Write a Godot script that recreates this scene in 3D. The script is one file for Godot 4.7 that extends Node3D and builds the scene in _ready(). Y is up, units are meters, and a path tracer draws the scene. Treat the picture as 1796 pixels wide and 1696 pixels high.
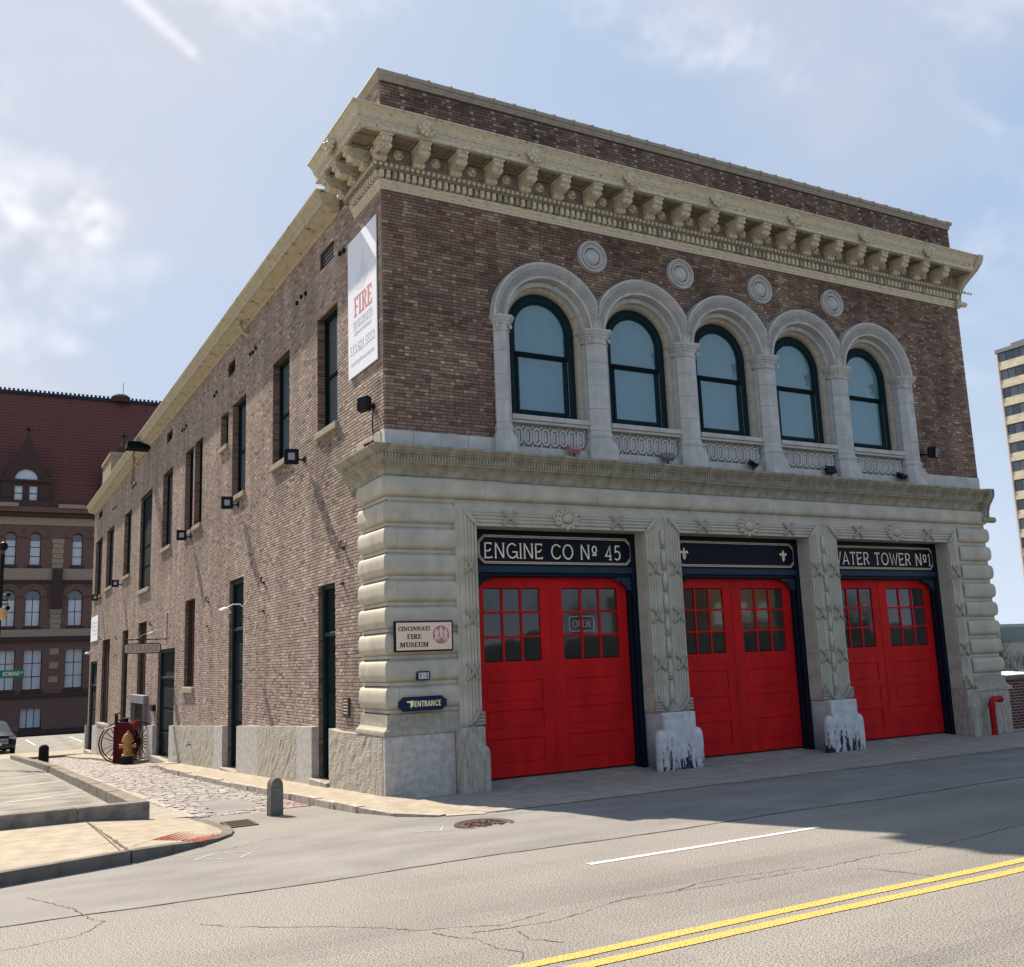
extends Node3D

var rng := RandomNumberGenerator.new()
var M := {}

# ---------------------------------------------------------------- mesh collector
class MB:
	var V := PackedVector3Array()
	var C := PackedColorArray()
	var xf := Transform3D()
	var col := Color.WHITE
	func tri(a: Vector3, b: Vector3, c: Vector3) -> void:      # counter-clockwise seen from outside
		V.append(xf * a); V.append(xf * c); V.append(xf * b)
		C.append(col); C.append(col); C.append(col)
	func quad(a: Vector3, b: Vector3, c: Vector3, d: Vector3) -> void:
		tri(a, b, c); tri(a, c, d)
	func box(a: Vector3, b: Vector3) -> void:
		var p := Vector3(minf(a.x, b.x), minf(a.y, b.y), minf(a.z, b.z))
		var q := Vector3(maxf(a.x, b.x), maxf(a.y, b.y), maxf(a.z, b.z))
		quad(Vector3(p.x, p.y, q.z), Vector3(q.x, p.y, q.z), Vector3(q.x, q.y, q.z), Vector3(p.x, q.y, q.z))
		quad(Vector3(q.x, p.y, p.z), Vector3(p.x, p.y, p.z), Vector3(p.x, q.y, p.z), Vector3(q.x, q.y, p.z))
		quad(Vector3(p.x, p.y, p.z), Vector3(p.x, p.y, q.z), Vector3(p.x, q.y, q.z), Vector3(p.x, q.y, p.z))
		quad(Vector3(q.x, p.y, q.z), Vector3(q.x, p.y, p.z), Vector3(q.x, q.y, p.z), Vector3(q.x, q.y, q.z))
		quad(Vector3(p.x, q.y, q.z), Vector3(q.x, q.y, q.z), Vector3(q.x, q.y, p.z), Vector3(p.x, q.y, p.z))
		quad(Vector3(p.x, p.y, p.z), Vector3(q.x, p.y, p.z), Vector3(q.x, p.y, q.z), Vector3(p.x, p.y, q.z))
	func bc(c: Vector3, s: Vector3) -> void:
		box(c - s * 0.5, c + s * 0.5)
	func cbox(a: Vector3, b: Vector3, k := 0.012) -> void:     # box with chamfered edges
		var p := Vector3(minf(a.x, b.x), minf(a.y, b.y), minf(a.z, b.z))
		var q := Vector3(maxf(a.x, b.x), maxf(a.y, b.y), maxf(a.z, b.z))
		var m := (p + q) * 0.5
		var h := (q - p) * 0.5
		k = minf(k, minf(h.x, minf(h.y, h.z)) * 0.8)
		for ax in 3:
			for s in [-1.0, 1.0]:
				var n := Vector3(); n[ax] = s
				var u := Vector3(); u[(ax + 1) % 3] = 1.0
				var w := n.cross(u)
				var hu := h[(ax + 1) % 3] - k
				var hw := h[(ax + 2) % 3] - k
				var o := m + n * h[ax]
				quad(o - u * hu - w * hw, o + u * hu - w * hw, o + u * hu + w * hw, o - u * hu + w * hw)
		for ax in 3:
			for s in [-1.0, 1.0]:
				for t in [-1.0, 1.0]:
					var i := (ax + 1) % 3
					var j := (ax + 2) % 3
					var n1 := Vector3(); n1[i] = s
					var n2 := Vector3(); n2[j] = t
					var d := Vector3(); d[ax] = h[ax] - k
					var A := m + n1 * h[i] + n2 * (h[j] - k)
					var B := m + n1 * (h[i] - k) + n2 * h[j]
					if s * t > 0: quad(A - d, B - d, B + d, A + d)
					else: quad(A - d, A + d, B + d, B - d)
		for s in [-1.0, 1.0]:
			for t in [-1.0, 1.0]:
				for r in [-1.0, 1.0]:
					var A := m + Vector3(s * h.x, t * (h.y - k), r * (h.z - k))
					var B := m + Vector3(s * (h.x - k), t * h.y, r * (h.z - k))
					var D := m + Vector3(s * (h.x - k), t * (h.y - k), r * h.z)
					if s * t * r > 0: tri(A, B, D)
					else: tri(A, D, B)
	func prism(poly: PackedVector2Array, z0: float, z1: float) -> void:   # x, y outline pushed along z
		var P := poly
		if Geometry2D.is_polygon_clockwise(P): P.reverse()
		var T := Geometry2D.triangulate_polygon(P)
		for i in range(0, T.size(), 3):
			var a := P[T[i]]
			var b := P[T[i + 1]]
			var c := P[T[i + 2]]
			if (b - a).cross(c - a) < 0:
				var s := b; b = c; c = s
			tri(Vector3(a.x, a.y, z1), Vector3(b.x, b.y, z1), Vector3(c.x, c.y, z1))
			tri(Vector3(a.x, a.y, z0), Vector3(c.x, c.y, z0), Vector3(b.x, b.y, z0))
		for i in P.size():
			var a := P[i]
			var b := P[(i + 1) % P.size()]
			quad(Vector3(a.x, a.y, z0), Vector3(b.x, b.y, z0), Vector3(b.x, b.y, z1), Vector3(a.x, a.y, z1))
	func lathe(pr: Array, n := 16, a0 := 0.0, a1 := TAU) -> void:           # (radius, y), bottom to top, about y
		for i in n:
			var p := a0 + (a1 - a0) * i / n
			var q := a0 + (a1 - a0) * (i + 1) / n
			for j in pr.size() - 1:
				var r0: float = pr[j].x
				var r1: float = pr[j + 1].x
				var A := Vector3(r0 * sin(p), pr[j].y, r0 * cos(p))
				var B := Vector3(r0 * sin(q), pr[j].y, r0 * cos(q))
				var D := Vector3(r1 * sin(q), pr[j + 1].y, r1 * cos(q))
				var E := Vector3(r1 * sin(p), pr[j + 1].y, r1 * cos(p))
				if r0 > 0.0001: tri(A, B, D)
				if r1 > 0.0001: tri(A, D, E)
	func ball(c: Vector3, r: Vector3, n := 10, m := 6) -> void:
		var keep := xf
		xf = xf * Transform3D(Basis.from_scale(r), c)
		var pr := []
		for j in m + 1: pr.append(Vector2(sin(PI * j / m), -cos(PI * j / m)))
		lathe(pr, n)
		xf = keep
	func tube(pts: Array, r, n := 8, closed := false) -> void:
		var rings := []
		var up := Vector3(0.13, 0.97, 0.21).normalized()
		var k := pts.size()
		for i in k:
			var d: Vector3
			if closed: d = pts[(i + 1) % k] - pts[(i + k - 1) % k]
			else: d = pts[mini(i + 1, k - 1)] - pts[maxi(i - 1, 0)]
			d = d.normalized()
			var s := d.cross(up)
			if s.length() < 0.05: s = d.cross(Vector3.RIGHT)
			s = s.normalized()
			up = s.cross(d).normalized()
			var R: float = r[i] if r is Array else r
			var ring := []
			for j in n: ring.append(pts[i] + (s * cos(TAU * j / n) + up * sin(TAU * j / n)) * R)
			rings.append(ring)
		for i in (k if closed else k - 1):
			for j in n:
				var a = rings[i]
				var b = rings[(i + 1) % k]
				quad(a[j], b[j], b[(j + 1) % n], a[(j + 1) % n])
		if not closed:
			for j in range(1, n - 1):
				tri(rings[0][0], rings[0][j], rings[0][j + 1])
				tri(rings[k - 1][0], rings[k - 1][j + 1], rings[k - 1][j])
	func sweep(path: Array, B: Vector3, pr: Array, caps := true, closed := false) -> void:
		var k := path.size()
		var rows := []
		for i in k:
			var d0: Vector3 = (path[i] - path[(i + k - 1) % k]) if (i > 0 or closed) else (path[1] - path[0])
			var d1: Vector3 = (path[(i + 1) % k] - path[i]) if (i < k - 1 or closed) else d0
			var n0 := d0.normalized().cross(B)
			var n1 := d1.normalized().cross(B)
			var m := (n0 + n1) / (1.0 + n0.dot(n1))
			var row := []
			for p in pr: row.append(path[i] + m * p.x + B * p.y)
			rows.append(row)
		for i in (k if closed else k - 1):
			var a = rows[i]
			var b = rows[(i + 1) % k]
			for j in pr.size() - 1: quad(a[j], b[j], b[j + 1], a[j + 1])
		if caps and not closed:
			var P := PackedVector2Array()
			for p in pr: P.append(Vector2(p.x, p.y))
			var T := Geometry2D.triangulate_polygon(P)
			for i in range(0, T.size(), 3):
				var a := T[i]
				var b := T[i + 1]
				var c := T[i + 2]
				if (P[b] - P[a]).cross(P[c] - P[a]) < 0:
					b = T[i + 2]; c = T[i + 1]
				tri(rows[0][a], rows[0][b], rows[0][c])
				tri(rows[k - 1][a], rows[k - 1][c], rows[k - 1][b])
	func plate(o: Vector3, u: Vector3, v: Vector3, n: int, m: int) -> void:    # flat face cut into small squares
		for i in n:
			for j in m:
				var a := o + u * (float(i) / n) + v * (float(j) / m)
				quad(a, a + u / n, a + u / n + v / m, a + v / m)
	func paint(f: Callable) -> void:
		for i in V.size(): C[i] = f.call(V[i])
	func mesh(mat: Material, smooth := 0.0) -> ArrayMesh:
		var N := PackedVector3Array()
		N.resize(V.size())
		for i in range(0, V.size(), 3):
			var n := (V[i + 2] - V[i]).cross(V[i + 1] - V[i])
			if smooth == 0.0: n = n.normalized()
			N[i] = n; N[i + 1] = n; N[i + 2] = n
		if smooth > 0.0:
			var at := {}
			for i in V.size():
				var key := Vector3i((V[i] * 2000.0).round())
				if at.has(key): at[key].append(i)
				else: at[key] = [i]
			var lim := cos(deg_to_rad(smooth))
			var O := PackedVector3Array()
			O.resize(V.size())
			for key in at:
				var L: Array = at[key]
				for i in L:
					var own := N[i].normalized()
					var s := Vector3()
					for j in L:
						if own.dot(N[j].normalized()) >= lim: s += N[j]
					O[i] = s.normalized() if s.length() > 1e-12 else Vector3.UP
			N = O
		var a := []
		a.resize(Mesh.ARRAY_MAX)
		a[Mesh.ARRAY_VERTEX] = V
		a[Mesh.ARRAY_NORMAL] = N
		a[Mesh.ARRAY_COLOR] = C
		var me := ArrayMesh.new()
		me.add_surface_from_arrays(Mesh.PRIMITIVE_TRIANGLES, a)
		me.surface_set_material(0, mat)
		return me

# ---------------------------------------------------------------- naming and tagging
func tag(o: Node, label: String, category: String, group := "", kind := "") -> Node:
	o.set_meta("label", label)
	o.set_meta("category", category)
	if group: o.set_meta("group", group)
	if kind: o.set_meta("kind", kind)
	return o

func thing(called: String, label: String, category: String, at := Vector3.ZERO, turn := 0.0, group := "") -> Node3D:
	var o := Node3D.new()
	o.name = called
	add_child(o, true)
	o.position = at
	o.rotation.y = turn
	tag(o, label, category, group)
	return o

func obj(called: String, b: MB, mat: Material, parent: Node = null, smooth := 0.0) -> MeshInstance3D:
	var o := MeshInstance3D.new()
	o.name = called
	o.mesh = b.mesh(mat, smooth)
	(parent if parent else self).add_child(o, true)
	return o

func inst(called: String, me: Mesh, parent: Node, t := Transform3D()) -> MeshInstance3D:
	var o := MeshInstance3D.new()
	o.name = called
	o.mesh = me
	o.transform = t
	parent.add_child(o, true)
	return o

func many(called: String, me: Mesh, list: Array, parent: Node) -> MultiMeshInstance3D:   # list of [Transform3D, Color]
	var mm := MultiMesh.new()
	mm.transform_format = MultiMesh.TRANSFORM_3D
	mm.use_colors = true
	mm.mesh = me
	mm.instance_count = list.size()
	for i in list.size():
		mm.set_instance_transform(i, list[i][0])
		mm.set_instance_color(i, list[i][1])
	var o := MultiMeshInstance3D.new()
	o.name = called
	o.multimesh = mm
	parent.add_child(o, true)
	o.set_meta("kind", "stuff")
	return o

func structure(o: Node, label: String) -> Node:
	o.set_meta("kind", "structure")
	o.set_meta("label", label)
	return o

# ---------------------------------------------------------------- materials
func noise(freq: float, lo: Color, hi: Color, sd: int, oct := 4, type := FastNoiseLite.TYPE_SIMPLEX_SMOOTH, bump := 0.0, mid := 0.5) -> NoiseTexture2D:
	var f := FastNoiseLite.new()
	f.noise_type = type
	f.seed = sd
	f.frequency = freq
	f.fractal_octaves = oct
	f.fractal_gain = 0.55
	var t := NoiseTexture2D.new()
	t.width = 512; t.height = 512
	t.seamless = true
	t.noise = f
	if bump > 0.0:
		t.as_normal_map = true
		t.bump_strength = bump
	else:
		var g := Gradient.new()
		g.offsets = PackedFloat32Array([0.0, mid, 1.0])
		g.colors = PackedColorArray([lo, lo.lerp(hi, 0.5), hi])
		t.color_ramp = g
	return t

func gr(v: float) -> Color: return Color(v, v, v)

var T := {}
func mat(key: String, c: Color, rough := 0.8, tex = null, sc := Vector3.ONE, nrm = null, nsc := 1.0, metal := 0.0, vcol := false) -> StandardMaterial3D:
	var m := StandardMaterial3D.new()
	m.resource_name = key
	m.albedo_color = c.linear_to_srgb()
	m.roughness = rough
	if rough > 0.3: m.metallic_specular = 0.22
	m.metallic = metal
	m.uv1_triplanar = true
	m.uv1_world_triplanar = true
	m.uv1_scale = sc
	if tex: m.albedo_texture = tex
	if nrm:
		m.normal_enabled = true
		m.normal_texture = nrm
		m.normal_scale = nsc
	m.vertex_color_use_as_albedo = vcol
	M[key] = m
	return m

func make_materials() -> void:
	T.mottle = noise(0.012, gr(0.80), gr(1.0), 3, 5)
	T.stain = noise(0.008, gr(0.66), gr(1.0), 5, 5, FastNoiseLite.TYPE_SIMPLEX_SMOOTH, 0.0, 0.35)
	T.soft = noise(0.006, gr(0.86), gr(1.0), 8, 3)
	T.grit = noise(0.16, gr(0.80), gr(1.0), 11, 3)
	T.gritN = noise(0.12, gr(0), gr(1), 12, 3, FastNoiseLite.TYPE_SIMPLEX_SMOOTH, 6.0)
	T.softN = noise(0.03, gr(0), gr(1), 13, 4, FastNoiseLite.TYPE_SIMPLEX_SMOOTH, 3.0)
	T.rockN = noise(0.045, gr(0), gr(1), 14, 4, FastNoiseLite.TYPE_CELLULAR, 9.0)
	T.speck = noise(0.22, gr(0.42), gr(1.0), 15, 2, FastNoiseLite.TYPE_SIMPLEX_SMOOTH, 0.0, 0.4)
	T.peel = noise(0.028, Color(0.20, 0.18, 0.15), Color(1, 1, 1), 17, 5, FastNoiseLite.TYPE_SIMPLEX_SMOOTH, 0.0, 0.3)
	var g: Gradient = T.peel.color_ramp
	g.offsets = PackedFloat32Array([0.0, 0.15, 0.18, 0.5, 1.0])
	g.colors = PackedColorArray([Color(0.16, 0.15, 0.13), Color(0.26, 0.24, 0.2), Color(0.86, 0.85, 0.82), Color(0.95, 0.95, 0.93), Color(1, 1, 1)])
	T.drip = noise(0.03, Color(0.03, 0.03, 0.05), Color(1, 1, 1), 19, 4)
	g = T.drip.color_ramp
	g.offsets = PackedFloat32Array([0.0, 0.19, 0.26, 0.5, 1.0])
	g.colors = PackedColorArray([Color(0.12, 0.12, 0.16), Color(0.2, 0.2, 0.25), Color(0.72, 0.72, 0.74), Color(0.88, 0.88, 0.9), Color(1, 1, 1)])
	T.agg = noise(0.10, gr(0.4), gr(1.0), 23, 2)
	g = T.agg.color_ramp
	g.offsets = PackedFloat32Array([0.0, 0.30, 0.48, 0.68, 1.0])
	g.colors = PackedColorArray([gr(0.42), gr(0.66), gr(0.84), gr(0.96), gr(1.0)])
	# masonry
	mat("brick", Color(1, 1, 1), 0.85, T.grit, Vector3.ONE * 3.1, T.gritN, 0.5, 0.0, true)
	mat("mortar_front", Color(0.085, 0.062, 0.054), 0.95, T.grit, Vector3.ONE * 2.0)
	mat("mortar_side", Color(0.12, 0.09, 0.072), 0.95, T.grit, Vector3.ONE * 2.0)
	mat("terracotta", Color(0.52, 0.52, 0.50), 0.55, T.soft, Vector3.ONE * 0.6, T.gritN, 0.05)
	mat("terracotta_warm", Color(0.50, 0.45, 0.36), 0.6, T.mottle, Vector3.ONE, T.softN, 0.05)
	mat("limestone", Color(0.53, 0.49, 0.395), 0.7, T.soft, Vector3.ONE * 0.5, T.gritN, 0.06)
	mat("limestone_dirty", Color(0.42, 0.385, 0.31), 0.75, T.mottle, Vector3.ONE * 0.9, T.softN, 0.08)
	mat("belt_stone", Color(0.40, 0.375, 0.29), 0.75, T.stain, Vector3(0.8, 0.8, 0.8), T.softN, 0.2)
	mat("joint", Color(0.13, 0.125, 0.11), 0.9)
	mat("cornice", Color(0.62, 0.565, 0.455), 0.6, T.peel, Vector3(0.5, 1.0, 0.5), T.softN, 0.08)
	mat("cornice_shade_soot", Color(0.31, 0.27, 0.205), 0.7, T.stain, Vector3(1.5, 1.5, 1.5), T.softN, 0.2)  # cornice paint darkened for the shade of its recesses as well as soot
	mat("soffit", Color(0.50, 0.44, 0.325), 0.7, T.peel, Vector3(0.3, 0.4, 0.2), T.softN, 0.06)
	mat("coping", Color(0.40, 0.36, 0.30), 0.6, T.mottle, Vector3.ONE * 1.2)
	mat("granite_smooth", Color(0.56, 0.535, 0.495), 0.7, T.mottle, Vector3(0.8, 0.8, 0.8), T.gritN, 0.25)
	mat("granite_rough", Color(0.74, 0.68, 0.58), 0.85, T.speck, Vector3.ONE * 0.9, T.rockN, 1.6)
	mat("granite_drip", Color(0.66, 0.65, 0.64), 0.75, T.soft, Vector3.ONE, T.softN, 0.1, 0.0, true)
	mat("granite_worn", Color(0.50, 0.45, 0.38), 0.8, T.stain, Vector3(2.2, 0.6, 2.2), T.softN, 0.4)
	mat("sill", Color(0.40, 0.35, 0.27), 0.8, T.mottle, Vector3.ONE * 1.5, T.gritN, 0.3)
	# paint and metal
	mat("green_paint", Color(0.007, 0.024, 0.030), 0.55, T.soft, Vector3.ONE * 0.8)
	mat("green_dark", Color(0.004, 0.010, 0.010), 0.75, T.soft, Vector3.ONE * 0.8)
	mat("navy", Color(0.008, 0.012, 0.023), 0.35, T.soft, Vector3.ONE * 0.8)
	mat("navy_panel", Color(0.006, 0.009, 0.022), 0.4, T.soft, Vector3.ONE * 0.8)
	mat("teal", Color(0.024, 0.052, 0.075), 0.35, T.soft, Vector3.ONE * 0.8)
	mat("gold", Color(0.76, 0.57, 0.32), 0.5, T.soft, Vector3.ONE * 2.0)
	mat("cream", Color(0.92, 0.84, 0.66), 0.5)
	mat("red", Color(0.61, 0.013, 0.015), 0.5, T.soft, Vector3(0.5, 0.2, 0.5), T.softN, 0.03)
	mat("red_dark", Color(0.10, 0.008, 0.012), 0.45, T.mottle, Vector3.ONE * 2.0)
	mat("red_pipe", Color(0.42, 0.012, 0.015), 0.4, T.soft, Vector3.ONE)
	mat("bolt", Color(0.07, 0.006, 0.008), 0.5)
	mat("black", Color(0.012, 0.012, 0.014), 0.45)
	mat("black_dull", Color(0.02, 0.018, 0.017), 0.85, T.grit, Vector3.ONE * 2.0)
	mat("iron", Color(0.10, 0.065, 0.052), 0.7, T.grit, Vector3.ONE * 2.0, null, 1.0, 0.3)
	mat("brass", Color(0.55, 0.42, 0.22), 0.35, null, Vector3.ONE, null, 1.0, 0.8)
	mat("steel", Color(0.26, 0.27, 0.29), 0.45, T.mottle, Vector3.ONE * 2.0, null, 1.0, 0.5)
	mat("white_paint", Color(0.72, 0.72, 0.72), 0.6, T.soft, Vector3.ONE)
	mat("lamp_glass", Color(0.25, 0.28, 0.32), 0.08)
	mat("amber", Color(0.62, 0.40, 0.16), 0.25)
	mat("hydrant", Color(0.50, 0.29, 0.10), 0.5, T.mottle, Vector3.ONE * 3.0)
	mat("brown_infill", Color(0.045, 0.026, 0.022), 0.8, T.mottle, Vector3.ONE * 2.0)
	mat("curtain", Color(0.24, 0.35, 0.40), 0.9, T.soft, Vector3(2.0, 0.1, 2.0))  # blue of the sky mirrored in the window is put into the cloth
	mat("blind", Color(0.17, 0.32, 0.46), 0.9, T.soft, Vector3.ONE * 0.3)  # sky blue of the mirrored light is put into the blind too
	mat("banner", Color(0.78, 0.80, 0.85), 0.6)
	mat("faded_red", Color(0.60, 0.24, 0.25), 0.7)
	mat("faded_grey", Color(0.58, 0.60, 0.64), 0.7)
	mat("faded_blue", Color(0.66, 0.71, 0.76), 0.7)
	mat("faint", Color(0.70, 0.72, 0.76), 0.7)
	mat("plate_pink", Color(0.80, 0.60, 0.48), 0.5)
	mat("plate_rose", Color(0.42, 0.20, 0.20), 0.6)
	mat("sign_yellow", Color(0.85, 0.82, 0.50), 0.5)
	mat("sign_navy", Color(0.015, 0.024, 0.055), 0.4)
	mat("sign_pale", Color(0.62, 0.56, 0.52), 0.6, T.mottle, Vector3.ONE * 2.0)
	mat("street_green", Color(0.01, 0.16, 0.09), 0.5)
	mat("neon_pink", Color(0.65, 0.38, 0.42), 0.4)
	var gl := mat("glass", Color(0.10, 0.13, 0.14), 0.03)
	gl.albedo_color.a = 0.10
	gl.transparency = BaseMaterial3D.TRANSPARENCY_ALPHA
	gl.metallic_specular = 0.45
	gl = mat("glass_upper", Color(0.17, 0.38, 0.46), 0.04)  # teal tint carries the sky reflection in the pane colour
	gl.albedo_color.a = 0.34
	gl.transparency = BaseMaterial3D.TRANSPARENCY_ALPHA
	gl.metallic_specular = 1.0
	gl = mat("glass_sky", Color(0.08, 0.11, 0.13), 0.04)
	gl.metallic_specular = 0.9
	gl = mat("glass_far", Color(0.50, 0.54, 0.58), 0.10)  # pale base colour stands for reflected sky and pale blinds
	gl.metallic_specular = 0.8
	gl = mat("glass_tower", Color(0.05, 0.055, 0.065), 0.06)
	gl.metallic_specular = 0.7
	# ground
	mat("asphalt", Color(0.36, 0.34, 0.31), 0.9, T.agg, Vector3.ONE * 1.0, T.gritN, 0.5, 0.0, true)
	mat("asphalt_smooth", Color(0.235, 0.225, 0.215), 0.85, T.soft, Vector3(0.16, 0.4, 0.3), T.gritN, 0.2)
	mat("asphalt_lot", Color(0.30, 0.285, 0.255), 0.9, T.stain, Vector3.ONE * 0.22, T.gritN, 0.4)
	mat("ground", Color(0.24, 0.23, 0.20), 0.95, T.stain, Vector3.ONE * 0.05)
	mat("concrete", Color(0.39, 0.34, 0.265), 0.85, T.mottle, Vector3.ONE * 0.35, T.gritN, 0.3)
	mat("concrete_grey", Color(0.36, 0.33, 0.285), 0.85, T.mottle, Vector3.ONE * 0.3, T.gritN, 0.3)
	mat("concrete_wall", Color(0.27, 0.24, 0.205), 0.9, T.stain, Vector3(0.7, 0.7, 0.7), T.gritN, 0.5)
	mat("kerb_dark", Color(0.19, 0.175, 0.155), 0.9, T.stain, Vector3.ONE * 0.6, T.gritN, 0.4)
	mat("kerb_stone", Color(0.46, 0.41, 0.35), 0.9, T.stain, Vector3.ONE * 0.9, T.rockN, 0.5)
	mat("sett", Color(1, 1, 1), 0.8, T.grit, Vector3.ONE * 1.5, T.gritN, 0.6, 0.0, true)
	mat("dirt", Color(0.14, 0.12, 0.105), 0.95, T.grit, Vector3.ONE)
	mat("paver_red", Color(0.38, 0.115, 0.095), 0.85, T.mottle, Vector3.ONE * 2.0)
	mat("paint_yellow", Color(0.72, 0.50, 0.15), 0.7, T.agg, Vector3.ONE * 1.0)
	mat("paint_white", Color(0.82, 0.82, 0.80), 0.7, T.agg, Vector3.ONE * 1.0)
	mat("paint_faint", Color(0.50, 0.49, 0.45), 0.8, T.mottle, Vector3.ONE * 2.0)
	mat("crack", Color(0.09, 0.08, 0.07), 0.95)
	# far buildings
	mat("sandstone_red", Color(0.185, 0.108, 0.090), 0.9, T.mottle, Vector3(0.25, 0.6, 0.25))
	mat("sandstone_tan", Color(0.36, 0.285, 0.205), 0.9, T.mottle, Vector3(0.4, 0.8, 0.4))
	mat("sandstone_dark", Color(0.08, 0.05, 0.046), 0.9, T.mottle, Vector3.ONE * 0.5)
	mat("roof_tile", Color(0.165, 0.068, 0.060), 0.8, T.mottle, Vector3(0.2, 0.9, 0.2))
	mat("ridge_iron", Color(0.025, 0.035, 0.06), 0.7)
	mat("tower_cream", Color(0.74, 0.66, 0.50), 0.8, T.soft, Vector3.ONE * 0.2)
	mat("tower_pink", Color(0.70, 0.60, 0.58), 0.8)
	mat("wall_brick", Color(1, 1, 1), 0.9, T.grit, Vector3.ONE * 3.0, null, 1.0, 0.0, true)
	mat("mortar_pale", Color(0.40, 0.36, 0.33), 0.95)
	mat("bark", Color(0.085, 0.07, 0.058), 0.9, T.mottle, Vector3.ONE)
	mat("office_teal", Color(0.06, 0.12, 0.12), 0.1)
	mat("office_stone", Color(0.35, 0.34, 0.32), 0.9)
	mat("opposite_tan", Color(0.36, 0.22, 0.11), 0.9, T.mottle, Vector3.ONE * 0.3)
	mat("hedge", Color(0.05, 0.05, 0.035), 0.95, T.grit, Vector3.ONE)
	mat("car_navy", Color(0.008, 0.011, 0.02), 0.3)
	M.car_navy.metallic_specular = 0.3
	mat("car_white", Color(0.7, 0.72, 0.75), 0.2)
	mat("car_dark", Color(0.02, 0.02, 0.022), 0.3)
	mat("tyre", Color(0.02, 0.02, 0.02), 0.85)
	mat("chrome", Color(0.6, 0.6, 0.62), 0.2, null, Vector3.ONE, null, 1.0, 0.9)

# ---------------------------------------------------------------- ground heights
func gy(z: float) -> float:
	if z > 14.0: return 0.7
	if z > 0.0: return 0.05 * z
	if z > -20.0: return 0.043 * z
	if z > -49.0: return -0.86 + (z + 20.0) * 0.0548
	if z > -72.0: return -2.45
	return maxf(-2.45 + (z + 72.0) * 0.0535, -5.1)

func road_y(x: float, z: float) -> float:
	return gy(z) + 0.012 * sin(x * 0.35 + z * 0.21) * sin(z * 0.5)

func sheet(b: MB, x0: float, x1: float, z0: float, z1: float, nx: int, nz: int, f: Callable) -> void:
	for i in nx:
		for j in nz:
			var xa := lerpf(x0, x1, float(i) / nx)
			var xb := lerpf(x0, x1, float(i + 1) / nx)
			var za := lerpf(z0, z1, float(j) / nz)
			var zb := lerpf(z0, z1, float(j + 1) / nz)
			b.quad(Vector3(xa, f.call(xa, zb), zb), Vector3(xb, f.call(xb, zb), zb), Vector3(xb, f.call(xb, za), za), Vector3(xa, f.call(xa, za), za))

func slab(b: MB, poly: Array, f: Callable, drop: float, sides := true) -> void:    # flat piece of ground with an outline in x, z
	var P := PackedVector2Array(poly)
	if Geometry2D.is_polygon_clockwise(P): P.reverse()
	var tr := Geometry2D.triangulate_polygon(P)
	for i in range(0, tr.size(), 3):
		var a := P[tr[i]]
		var c := P[tr[i + 1]]
		var d := P[tr[i + 2]]
		var A := Vector3(a.x, f.call(a.x, a.y), a.y)
		var C := Vector3(c.x, f.call(c.x, c.y), c.y)
		var D := Vector3(d.x, f.call(d.x, d.y), d.y)
		if (C - A).cross(D - A).y > 0: b.tri(A, C, D)
		else: b.tri(A, D, C)
	if sides:
		var s := 1.0 if Geometry2D.is_polygon_clockwise(P) else -1.0
		for i in P.size():
			var p := P[i]
			var q := P[(i + 1) % P.size()]
			var A := Vector3(p.x, f.call(p.x, p.y), p.y)
			var C := Vector3(q.x, f.call(q.x, q.y), q.y)
			var D := Vector3(0, -drop, 0)
			if s > 0: b.quad(A + D, C + D, C, A)
			else: b.quad(C + D, A + D, A, C)

func ribbon_on(b: MB, pts: Array, w: float, f: Callable, ragged := 0.0) -> void:   # thin strip lying on the ground
	var L := []
	var R := []
	for i in pts.size():
		var d: Vector2 = (pts[mini(i + 1, pts.size() - 1)] - pts[maxi(i - 1, 0)]).normalized()
		var n := Vector2(-d.y, d.x) * w * 0.5 * (1.0 + rng.randf_range(-ragged, ragged))
		L.append(pts[i] + n); R.append(pts[i] - n)
	for i in pts.size() - 1:
		var q := []
		for p in [L[i], L[i + 1], R[i + 1], R[i]]: q.append(Vector3(p.x, f.call(p.x, p.y), p.y))
		if (q[1] - q[0]).cross(q[2] - q[0]).y > 0: b.quad(q[0], q[1], q[2], q[3])
		else: b.quad(q[0], q[3], q[2], q[1])

func wander(pts: Array, step: float, amp: float) -> Array:
	var o := []
	for i in pts.size() - 1:
		var n := maxi(1, int(pts[i].distance_to(pts[i + 1]) / step))
		for k in n:
			var p: Vector2 = pts[i].lerp(pts[i + 1], float(k) / n)
			o.append(p + Vector2(rng.randf_range(-amp, amp), rng.randf_range(-amp, amp)))
	o.append(pts[-1])
	return o

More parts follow.
